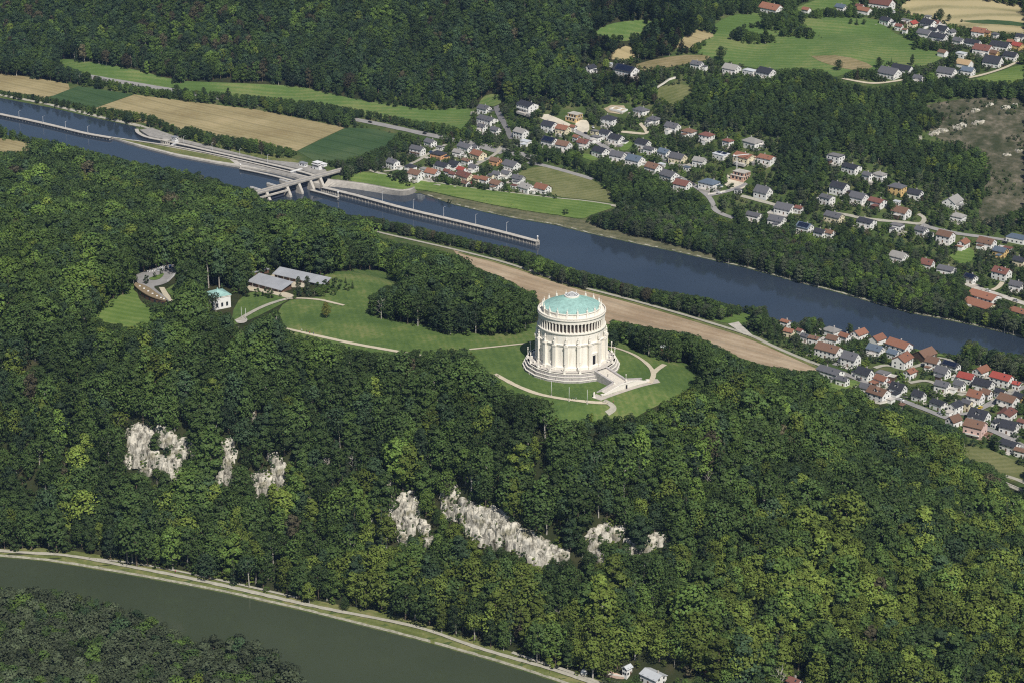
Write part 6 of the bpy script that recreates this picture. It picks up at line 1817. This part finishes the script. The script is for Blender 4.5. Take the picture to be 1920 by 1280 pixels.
# candidate places: jittered lattice over everything the picture could show
def lattice(step, seed):
    rng = np.random.default_rng(seed)
    X, Y = np.meshgrid(np.arange(-980, 980, step), np.arange(985, 2620, step * .9))
    X = X + (np.arange(X.shape[0]) % 2)[:, None] * step / 2
    P = np.stack([X.ravel(), Y.ravel()], 1) + rng.uniform(-.38, .38, (X.size, 2)) * step
    return P, rng
VILL = [np.array(q, float) for q in (
    [(690, 330), (700, 300), (770, 270), (830, 258), (880, 262), (885, 195), (950, 190), (1000, 215), (990, 260), (1010, 300), (1040, 350), (1040, 372), (900, 356), (760, 334)],
    [(960, 185), (1010, 185), (1100, 205), (1150, 185), (1220, 195), (1300, 228), (1390, 250), (1460, 262), (1470, 310), (1450, 350), (1490, 375), (1560, 330), (1560, 285), (1620, 290), (1670, 320), (1740, 340), (1830, 370), (1830, 420), (1930, 430), (1930, 600), (1800, 545), (1800, 505), (1700, 505), (1620, 445), (1500, 445), (1390, 415), (1310, 370), (1220, 340), (1150, 310), (1010, 290), (960, 260)],
    [(1440, 640), (1450, 590), (1560, 600), (1640, 620), (1760, 665), (1930, 720), (1930, 860), (1780, 800), (1600, 740), (1540, 700)],
    [(1640, 0), (1700, 20), (1760, 30), (1930, 60), (1930, 130), (1830, 150), (1650, 165), (1640, 125), (1750, 105)],
    [(1080, 110), (1200, 115), (1480, 115), (1480, 150), (1300, 165), (1080, 150)],
    [(1130, 1235), (1400, 1250), (1550, 1265), (1550, 1300), (1100, 1290)])]

P, rng = lattice(6.6, 11)
P2, _ = lattice(6.9, 12)
low_ = np.concatenate([np.zeros(len(P), bool), np.ones(len(P2), bool)])
P3, _ = lattice(4.8, 13)
P3 = P3[(seg_dist(LOWER, P3, True) < 40) & ~inside(LOWER, P3)]
low_ = np.concatenate([low_, np.zeros(len(P3), bool)])
P = np.concatenate([P, P2, P3])
z = H(P[:, 0], P[:, 1])
u, v, d = project(np.column_stack([P, z]))
ok = (u > -420) & (u < 2340) & (v > -55) & (v < 1420) & ((u > -110) & (u < 2030) | ~low_)
for poly in (DANUBE, LOWER, UPPER): ok &= ~inside(poly, P)
P, z, u, v, d, low_ = P[ok], z[ok], u[ok], v[ok], d[ok], low_[ok]
n = len(P)
on_hill = inside(HILL, P)
south = (~on_hill) & (v > np.interp(u, [0, 400, 640, 1200], [1100, 1180, 1330, 1600])) & (P[:, 1] < 1215)
vill = np.zeros(n, bool)
for q in VILL: vill |= inside(q, np.stack([u, v], 1)) & ~on_hill
far = (~on_hill) & (P[:, 1] > 2150) & (u < 1300) & (v < 200 + np.clip((u - 900) * .1, -40, 10)) & ~vill
strip = (~on_hill) & ~vill & (seg_dist(LOWER, P, True) < 45)
up_r = (~on_hill) & ~vill & (u > 1100) & (v < 250)
front = on_hill & (v > 690 + np.clip(u - 1250, 0, 900) * .30)
r1 = rng.random(n); r2 = rng.random(n); r3 = rng.random(n)
nz1 = vnoise(P[:, 0], P[:, 1], 38, 21); nz2 = vnoise(P[:, 0], P[:, 1], 90, 22); nz3 = vnoise(P[:, 0], P[:, 1], 16, 23)
keep = np.ones(n, bool)
keep &= ~(vill & (r1 > .9))
keep &= ~(on_hill & (r1 > .95))
keep &= ~(low_ & far)
keep &= ~(on_hill & ~low_ & (nz3 < .11) & (r1 < .35))
h = 20 + 8 * r2 + 3 * (nz1 - .5)
h = np.where(south, 19 + 7 * r2, h)
h = np.where(far, 14 + 9 * r2, h)
h = np.where(vill, 3.5 + 8.5 * r2 ** 1.3, h)
h = np.where(strip, 9 + 7 * r2, h)
h = np.where(up_r, 8 + 7 * r2, h)
plain = ~(on_hill | south | far | vill | strip | up_r)
h = np.where(plain, 8 + 7 * r2, h)
h = np.where(on_hill & ~low_, h * np.where(r1 < .08, 1.22, 1) * (.70 + .52 * nz3), h)
h = np.where(low_, np.where(on_hill, 3 + 5 * r2, 2.2 + 3.4 * r2), h)
# kinds
kind = rng.integers(0, 7, n)
kind = np.where((r3 < .07) & (on_hill | far), 9 + (r2 * 2).astype(int), kind)
kind = np.where((r3 > .90) & (far | (on_hill & (nz2 > .55))), 7 + (r2 * 2).astype(int), kind)
kind = np.where(vill & (r3 > .88), 7 + (r2 * 2).astype(int), kind)
h = np.where((r3 > .075) & (r3 < .081) & on_hill & ~low_, np.minimum(h, 15), h)
kind = np.where(low_ | ((vill | strip) & (h < 6.5)), 11 + (r3 * 2.99).astype(int), kind)
kind = np.where((r3 > .075) & (r3 < .081) & on_hill & ~low_, 14, kind)
# shrink or drop what would stand in an opening of the photograph
rad = np.array(CROWN_R)[kind]
alive = keep.copy()
def blocked(hh):
    b = np.zeros(n, bool)
    s = FPX / d
    for f, w in ((0.02, 0), (.25, 0), (.4, .9), (.4, -.9), (.55, .8), (.55, -.8), (.75, .7), (.75, -.7), (.92, .35), (.92, -.35), (1.0, 0), (.75, 0)):
        uu = u + w * rad * hh * s; vv = v - f * hh * s * .95
        b |= is_open(uu, vv)
    return b
for it in range(6):
    b = blocked(h) & alive
    h = np.where(b, h * .74, h)
    small = b & (h < np.where(vill | strip | low_, 1.5, 3.2))
    alive &= ~small
alive &= ~blocked(h)
kind = np.where((h < 6.0) & alive & (kind < 7), 11 + (r3 * 2.99).astype(int), kind)
rad = np.array(CROWN_R)[kind]
# scrub clinging to the cliffs and dotting the quarry slope
ex, exk, exh = [], [], []
ezz = []
for w_, q_, lb in CLIFFS:
    quarry_ = "quarry" in lb
    c0 = w_.mean(0)
    for _ in range(int(len(w_) * (.4 if quarry_ else .9)) + 1):
        a = w_[rng.integers(len(w_))]
        e_ = c0 + (a - c0) * rng.uniform(.8, 1.15) + rng.normal(0, 1.0, 2)
        ex.append(e_); ezz.append(H(e_[0], e_[1])[0]); exk.append(11 + rng.integers(3)); exh.append(rng.uniform(1.6, 2.6) if quarry_ else rng.uniform(2.0, 4.6))
    if not quarry_:
        for _ in range(int(len(q_) * .075) + 1):
            e_ = q_[rng.integers(len(q_))]
            ex.append(e_[:2]); ezz.append(e_[2] - .5); exk.append(11 + rng.integers(3)); exh.append(rng.uniform(1.0, 2.6))
qz = ground(np.column_stack([rng.uniform(1715, 1985, 900), rng.uniform(190, 410, 900)]))[:, :2]
qu = np.array([(1735, 198), (1800, 186), (1985, 190), (1985, 385), (1880, 400), (1840, 410), (1858, 360), (1862, 320), (1852, 285), (1755, 262), (1720, 258), (1790, 215)], float)
qw = qz[inside(ground(qu)[:, :2], qz)]
for a in qw:
    if vnoise(a[:1], a[1:], 22, 77)[0] > .46 + (project([a[0], a[1], 40.])[0] - 1790) * .0022: ex.append(a); ezz.append(H(a[0], a[1])[0]); exk.append(11 + rng.integers(3)); exh.append(rng.uniform(1.0, 4.0))
ex = np.array(ex); m_ = len(ex); exz = np.array(ezz)
eu, ev, edp = project(np.column_stack([ex, exz]))
P = np.concatenate([P, ex]); z = np.concatenate([z, exz]); u = np.concatenate([u, eu]); v = np.concatenate([v, ev]); d = np.concatenate([d, edp])
h = np.concatenate([h, exh]); kind = np.concatenate([kind, exk]); alive = np.concatenate([alive, np.ones(m_, bool)])
F_ = np.zeros(m_, bool); eh = inside(HILL, ex)
on_hill = np.concatenate([on_hill, eh]); south = np.concatenate([south, F_]); vill = np.concatenate([vill, F_]); far = np.concatenate([far, F_]); strip = np.concatenate([strip, F_]); up_r = np.concatenate([up_r, ~eh]); plain = np.concatenate([plain, F_]); front = np.concatenate([front, eh])
n = len(P)
nz1 = vnoise(P[:, 0], P[:, 1], 38, 21); nz2 = vnoise(P[:, 0], P[:, 1], 90, 22); nz3 = vnoise(P[:, 0], P[:, 1], 16, 23)

# colours of the leaves by kind of wood
DARK, MID, BRI, YEL, BLU, BRN, GRY = [np.array(c) for c in ((.037, .059, .019), (.062, .100, .025), (.098, .150, .030), (.135, .178, .034), (.034, .057, .025), (.085, .076, .042), (.064, .080, .042))]
q = rng.random(n)
mixn = np.clip(nz1 * .40 + nz2 * .25 + nz3 * .15 + q * .45 - .08, 0, 1)
col = DARK + (MID - DARK) * np.clip(mixn * 1.7 - .35, 0, 1)[:, None]
bright = np.clip((mixn - .66) * 5, 0, 1)[:, None]
col = col + (BRI - col) * bright
yel_p = np.where(front, .06 + .42 * np.clip((v - 900) / 330, 0, 1) + .10 * np.clip((u - 1200) / 600, 0, 1), .035)
yel_p = np.where(far, .02, yel_p)
yl = rng.random(n) < yel_p * (.35 + 1.3 * nz1)
col = np.where(yl[:, None], YEL * rng.uniform(.55, 1.05, (n, 1)), col)
bl = (rng.random(n) < np.where(far, .45, .14)) & ~yl
col = np.where(bl[:, None], BLU * rng.uniform(.8, 1.5, (n, 1)), col)
br = (rng.random(n) < np.where(far, .02 + .10 * (nz2 > .62), .006)) & ~yl
col = np.where(br[:, None], BRN * rng.uniform(.6, 1.1, (n, 1)), col)
greyish = (south & (rng.random(n) < .75)) | ((strip | vill) & (rng.random(n) < .3))
col = np.where(greyish[:, None], GRY * rng.uniform(.7, 1.15, (n, 1)), col)
col = np.where((kind == 7)[:, None] | (kind == 8)[:, None], np.array([.030, .048, .022]) * rng.uniform(.8, 1.3, (n, 1)), col)
col = 1.14 * col * rng.uniform(.78, 1.42, (n, 1)) * (.85 + .4 * nz3[:, None])
rotz = rng.uniform(0, 2 * math.pi, n); lean = rng.normal(0, .03, (n, 2)); wid = rng.uniform(.85, 1.32, n)

idx = np.nonzero(alive)[0]
# the largest in view become single trees
top_v = v[idx] - h[idx] * FPX / d[idx] * .9
inview = (u[idx] > 2) & (u[idx] < 1918) & (top_v < 1272) & (v[idx] > 0)
size_px = h[idx] * FPX / d[idx] * np.where(inview, 1, 0)
near = idx[np.argsort(-size_px)][:2000]
# what shows most: tall ones whose crown is not tucked behind a nearer crown
order = []
cover = np.zeros((MH, MW), np.int32)
for i in near[np.argsort(d[near])]:
    s = FPX / d[i]
    uu, vv = u[i], v[i] - h[i] * s * .7
    a, b = int((vv + PADY) / 2), int((uu + PADX) / 2)
    if not (0 <= a < MH and 0 <= b < MW): continue
    r_ = int(h[i] * s * .12 / 2) + 1
    win = cover[max(0, a - r_):a + r_, max(0, b - r_):b + r_]
    vis = 1 - (win > 0).mean() if win.size else 0
    if vis > .5: order.append((vis * size_px[np.searchsorted(idx, i)] , i))
    ry = int(h[i] * s * .38 / 2)
    c0 = int((v[i] - h[i] * s * .55 + PADY) / 2)
    cover[max(0, c0 - ry):c0 + ry, max(0, b - r_ * 2):b + r_ * 2] = 1
order.sort(reverse=True)

def leafname(c):
    if c[0] > c[1] * 1.05: return "brownish"
    if c[1] > .125: return "yellow-green"
    if c[1] > .095: return "bright green"
    if c[2] > c[0] * .95: return "bluish green"
    if c[1] < .062: return "dark green"
    return "mid green"
KINDN = {**{k: "broadleaf tree" for k in BROAD}, 7: "conifer", 8: "conifer", 9: "tall bare-stemmed tree", 10: "tall bare-stemmed tree", 11: "bushy shrub", 12: "bushy shrub", 13: "bushy shrub", 14: "dying tree with bare twigs"}
def place_tree(x, y, zz, k, hh, w, rz, c, label, group, lean_=(0, 0), name="tree"):
    t = empty(name, (x, y, zz), rz)
    t.rotation_euler = (lean_[0], lean_[1], rz); t.scale = (hh * w, hh * w, hh)
    tag(t, label, "tree", group)
    for nm, me_ in (("crown", PROTO[k][0]), ("trunk", PROTO[k][1])):
        o = bpy.data.objects.new(nm, me_); COL.objects.link(o); o.parent = t
        o["tint"] = [float(a) for a in c]
    return t
# trees one can tell apart, standing alone or in rows
SOLO = [
 ((612, 597), 11, 1, (.15, .15, .03), "lone yellow-green tree on the mown lawn beside the lawn path", 1.0),
 ((577, 552), 13, 2, GRY, "slim grey-green tree in front of the long buildings, closest to the plaza path", .8),
 ((560, 553), 13, 2, GRY, "slim grey-green tree beside the corner of the long timber building", .7),
 ((597, 545), 6, 12, MID, "round shrub between the slender long building and the lawn", 1), ((610, 543), 7, 11, DARK, "dark round shrub at the lawn end of the slender building", 1),
 ((630, 545), 9, 12, DARK, "dark round tree on the lawn corner past the slender building", .9), ((648, 532), 5, 7, DARK, "small conifer on the lawn above the dark round tree", 1.2),
 ((651, 546), 5.5, 13, MID, "small round bush alone on the rough grass", .9), ((661, 542), 6, 8, DARK, "pointed small conifer at the edge of the rough grass", 1.2),
 ((461, 557), 7, 11, DARK, "dark round bush on the grass beside the pavilion path", .9), ((483, 557), 6, 12, MID, "mid green bush, first of three by the timber building", .9), ((498, 556), 6, 13, DARK, "dark bush, second of three by the timber building", .9), ((507, 560), 6.5, 11, MID, "mid green bush, third of three by the timber building", .9),
 ((275, 533), 6.5, 11, DARK, "dark small tree at the end of the curved visitor centre", .8), ((290, 521), 4, 11, DARK, "dark bush on the loop island", .8), ((303, 515), 4, 12, DARK, "second dark bush on the loop island's far end", .8),
 ((1352, 115), 15, 3, DARK, "big dark round tree at the lower edge of the pasture", 1.15), ((1572, 133), 11, 3, DARK, "dark round tree alone in the dry pasture patch", 1.3),
 ((1607, 149), 12, 7, BRN * .7, "dark brownish conical tree beside the upper village street", 1.4), ((1648, 128), 11, 1, DARK, "dark round tree behind the big white plateau house", 1.1), ((1671, 122), 7, 7, DARK, "small dark conifer beside the long solar shed", 1.3),
 ((1719, 88), 10, 4, DARK, "dark square-crowned tree at the pasture's village edge", 1.2), ((1749, 96), 9, 3, DARK, "dark round tree below the village gardens in the pasture corner", 1.1),
 ((1762, 40), 13, 3, DARK, "large dark tree beside the upper stubble field", 1.1), ((1779, 41), 8, 1, DARK, "small dark tree next to the large one by the stubble field", 1.1), ((1803, 42), 3, 12, DARK, "tiny dark bush alone in the stubble field", 1.2),
 ((1595, 46), 6, 1, DARK, "small round tree on the upper edge of the pasture", 1.2), ((1606, 47), 8, 7, DARK, "dark pointed tree on the upper edge of the pasture", 1.5), ((1620, 47), 6, 3, MID, "low green tree on the upper edge of the pasture", 1.2),
 ((1710, 123), 11, 2, DARK, "dark ragged tree behind the low white plateau house", 1.0),
 ((842, 382), 4, 12, DARK, "dark bush alone on the canal bank scrub below the dyke", 1.1), ((1060, 402), 5, 13, DARK, "dark bush at the downstream end of the canal bank scrub", 1.3),
 ((331, 182), 13, 3, DARK, "dark wide tree on the upper meadow beside the highway, upstream one", 1.1), ((348, 184), 11, 1, DARK, "dark tree next to the wide one beside the highway", 1.1), ((382, 178), 8, 3, DARK, "round dark tree standing in the long meadow", 1.0), ((428, 184), 11, 4, DARK, "tall dark tree at the long meadow's edge", 1.0),
 ((928, 187), 4, 12, DARK, "dark bush on the small garden meadow", 1.2), ((940, 745), 3, 12, BRI, "small bright bush below the hall path", 1.0),
 ((755, 344), 7, 11, DARK, "dark rounded end of the hedge on the dyke meadow", 1.2), ((742, 338), 7, 12, DARK, "dark hedge clump, middle of the dyke hedge", 1.2), ((733, 334), 6.5, 13, DARK, "dark hedge clump, upstream end of the dyke hedge", 1.1), ((766, 350), 5, 12, DARK, "low dark hedge tip nearest the quay", 1.1),
 ((405, 587), 14, 10, GRY * .8, "thin bare-branched tree in front of the white pavilion", 1.0), ((386, 590), 15, 9, DARK, "dark tree partly hiding the pavilion's corner", 1.3),
 ((820, 1172), 15, 1, (.05, .07, .022), "round olive tree at the towpath, standing proud of the forest edge", 1.15),
]
k0 = 0
for (uv, hh, k, c, lab, w) in SOLO:
    g = ground([uv])[0]
    place_tree(g[0], g[1], g[2] - .1, k, hh, w, random.uniform(0, 6.28), np.array(c) * random.uniform(.9, 1.15), lab, None if False else "single trees standing apart")
    k0 += 1
single = [i for _, i in order[:300 - len(SOLO)]]
MARKS = [(285, 850, "the broken pillar cliff"), (425, 865, "the tall narrow cliff"), (490, 905, "the pale rock stub"), (523, 975, "the white rock sliver"), (758, 960, "the fan shaped cliff"), (845, 930, "the jagged rock ridge"),
 (950, 1005, "the longest cliff"), (1120, 1020, "the hook shaped cliff"), (1215, 1018, "the low jagged cliff"), (1227, 1266, "the white-roofed river house"), (1095, 1259, "the dome tent"), (1160, 740, "the hall stairway"), (1067, 750, "the three flagpoles"),
 (660, 645, "the lawn path"), (452, 600, "the small plaza"), (409, 560, "the pavilion"), (280, 550, "the curved visitor centre"), (1850, 865, "the lower meadow"), (1330, 1262, "the little red hut"), (1490, 1278, "the brown river cabin"), (1260, 690, "the forked hall path"),
 (616, 845, "the white rock tooth"), (805, 863, "the tiny white rock"), (1650, 745, "the big brown-roofed house"), (1828, 808, "the pink village house"), (1540, 695, "the field lane's village end")]
recs = []
for i in single:
    nm = KINDN[int(kind[i])]
    if south[i]: loc_, cl_ = "in the island wood", "island"
    elif v[i] > np.interp(u[i], [0, 480, 960, 1250], [985, 1055, 1180, 1236]) and u[i] < 1130: loc_, cl_ = "at the forest foot beside the towpath", "foot"
    else:
        a = min(MARKS, key=lambda m_: math.hypot(m_[0] - u[i], (m_[1] - v[i]) * 1.2)); dv = v[i] - h[i] * 2 - a[1]
        loc_ = ("below " if dv > 22 else ("above " if dv < -22 else "beside ")) + a[2]
    tall = "tall " if h[i] > 25 and "tall" not in nm else ("low " if h[i] < 12 and "shrub" not in nm else "")
    recs.append([i, f"{tall}{leafname(col[i])} {nm} {loc_}", loc_])
grp = {}
for r_ in recs: grp.setdefault(r_[1], []).append(r_)
NTH = ["first", "second", "third", "fourth", "fifth", "sixth", "seventh", "eighth", "ninth", "tenth", "eleventh", "twelfth", "thirteenth", "fourteenth", "fifteenth", "sixteenth", "seventeenth", "eighteenth", "nineteenth", "twentieth"]
for lab, rs in grp.items():
    water_ = "island" in lab or "towpath" in lab
    rs.sort(key=lambda r_: u[r_[0]] if water_ else -v[r_[0]])
    for j_, (i, _, loc_) in enumerate(rs):
        full = lab if len(rs) == 1 else f"{lab}, {NTH[min(j_, 19)]} such {'downstream' if water_ else 'counting uphill'}"
        if len(full.split()) > 16: full = full.replace(" counting", "")
        gname = "trees of the island wood" if south[i] else "trees on the wooded cliff slope and hilltop"
        place_tree(P[i, 0], P[i, 1], z[i] - .2, int(kind[i]), h[i], wid[i], rotz[i], col[i], full, gname, lean[i])
rest = np.setdiff1d(idx, np.array(single))

pc = bpy.data.collections.new("tree_kinds")
for k, (cm, tm_) in enumerate(PROTO):
    # crown and trunk of each kind as one mesh for the mass of the wood
    bm = bmesh.new(); bm.from_mesh(cm); nf = len(bm.faces); bm.from_mesh(tm_)
    bm.faces.ensure_lookup_table()
    for f in bm.faces[nf:]: f.material_index = 1
    me_ = bpy.data.meshes.new(f"kind_{k:02d}"); bm.to_mesh(me_); bm.free()
    me_.materials.append(M["leaf"]); me_.materials.append(tm_.materials[0])
    pc.objects.link(bpy.data.objects.new(f"kind_{k:02d}", me_))

def forest_group():
    g = bpy.data.node_groups.new("wood_from_points", 'GeometryNodeTree')
    g.interface.new_socket("Geometry", in_out='INPUT', socket_type='NodeSocketGeometry')
    g.interface.new_socket("Geometry", in_out='OUTPUT', socket_type='NodeSocketGeometry')
    N, L = g.nodes, g.links
    gi, go = N.new("NodeGroupInput"), N.new("NodeGroupOutput")
    ci = N.new("GeometryNodeCollectionInfo"); ci.inputs["Collection"].default_value = pc
    ci.inputs["Separate Children"].default_value = True; ci.inputs["Reset Children"].default_value = True
    ip = N.new("GeometryNodeInstanceOnPoints"); ip.inputs["Pick Instance"].default_value = True
    def attr(nm, ty):
        a = N.new("GeometryNodeInputNamedAttribute"); a.data_type = ty; a.inputs["Name"].default_value = nm
        return [o for o in a.outputs if o.enabled and o.name == "Attribute"][0]
    L.new(gi.outputs[0], ip.inputs["Points"]); L.new(ci.outputs[0], ip.inputs["Instance"])
    L.new(attr("kind_index", 'INT'), ip.inputs["Instance Index"])
    er = N.new("FunctionNodeEulerToRotation"); L.new(attr("turn", 'FLOAT_VECTOR'), er.inputs[0]); L.new(er.outputs[0], ip.inputs["Rotation"])
    L.new(attr("size", 'FLOAT_VECTOR'), ip.inputs["Scale"])
    L.new(ip.outputs[0], go.inputs[0])
    return g
FG = forest_group()
def wood(name, ids, label):
    if not len(ids): return
    me_ = bpy.data.meshes.new(name)
    co = np.column_stack([P[ids], z[ids] - .2]).astype(np.float32)
    me_.vertices.add(len(ids)); me_.vertices.foreach_set("co", co.ravel())
    def A(nm, ty, key, val):
        a = me_.attributes.new(nm, ty, 'POINT'); a.data.foreach_set(key, np.ascontiguousarray(val).ravel())
    A("kind_index", 'INT', "value", kind[ids].astype(np.int32))
    A("turn", 'FLOAT_VECTOR', "vector", np.column_stack([lean[ids], rotz[ids]]).astype(np.float32))
    A("size", 'FLOAT_VECTOR', "vector", np.column_stack([h[ids] * wid[ids], h[ids] * wid[ids], h[ids]]).astype(np.float32))
    A("tint", 'FLOAT_COLOR', "color", np.column_stack([col[ids], np.ones(len(ids))]).astype(np.float32))
    me_.update()
    o = bpy.data.objects.new(name, me_); COL.objects.link(o)
    md = o.modifiers.new("wood", 'NODES'); md.node_group = FG
    tag(o, label, None, None, "stuff")
sel = lambda m: rest[m[rest]]
wood("hill_forest", sel(on_hill), "mixed forest covering the hill")
wood("island_wood", sel(south), "wood on the island across the front river")
wood("far_forest", sel(far), "dark far forest above the long meadow")
wood("village_greenery", sel(vill), "garden trees and shrubs between the houses")
wood("riverside_wood", sel(strip | plain | up_r), "trees lining canal, roads and fields")
print("TREES", len(idx), "single", len(single) + len(SOLO), "hill", on_hill[rest].sum(), "south", south[rest].sum(), "far", far[rest].sum(), "vill", vill[rest].sum())
# ------------------------------------------------------------------ thin summer haze
hm = bpy.data.materials.new("haze"); hm.use_nodes = True
hn, hl = hm.node_tree.nodes, hm.node_tree.links
for n_ in list(hn): hn.remove(n_)
pv_ = hn.new("ShaderNodeVolumePrincipled"); pv_.inputs["Color"].default_value = (.34, .56, 1.0, 1); pv_.inputs["Density"].default_value = 2.3e-5
ho = hn.new("ShaderNodeOutputMaterial"); hl.new(pv_.outputs[0], ho.inputs["Volume"])
m = MB(); m.box(0, 1880, -8, 22000, 22000, 640); hz_ = m.build("haze", hm); tag(hz_, "thin blue summer haze", None, None, "stuff")
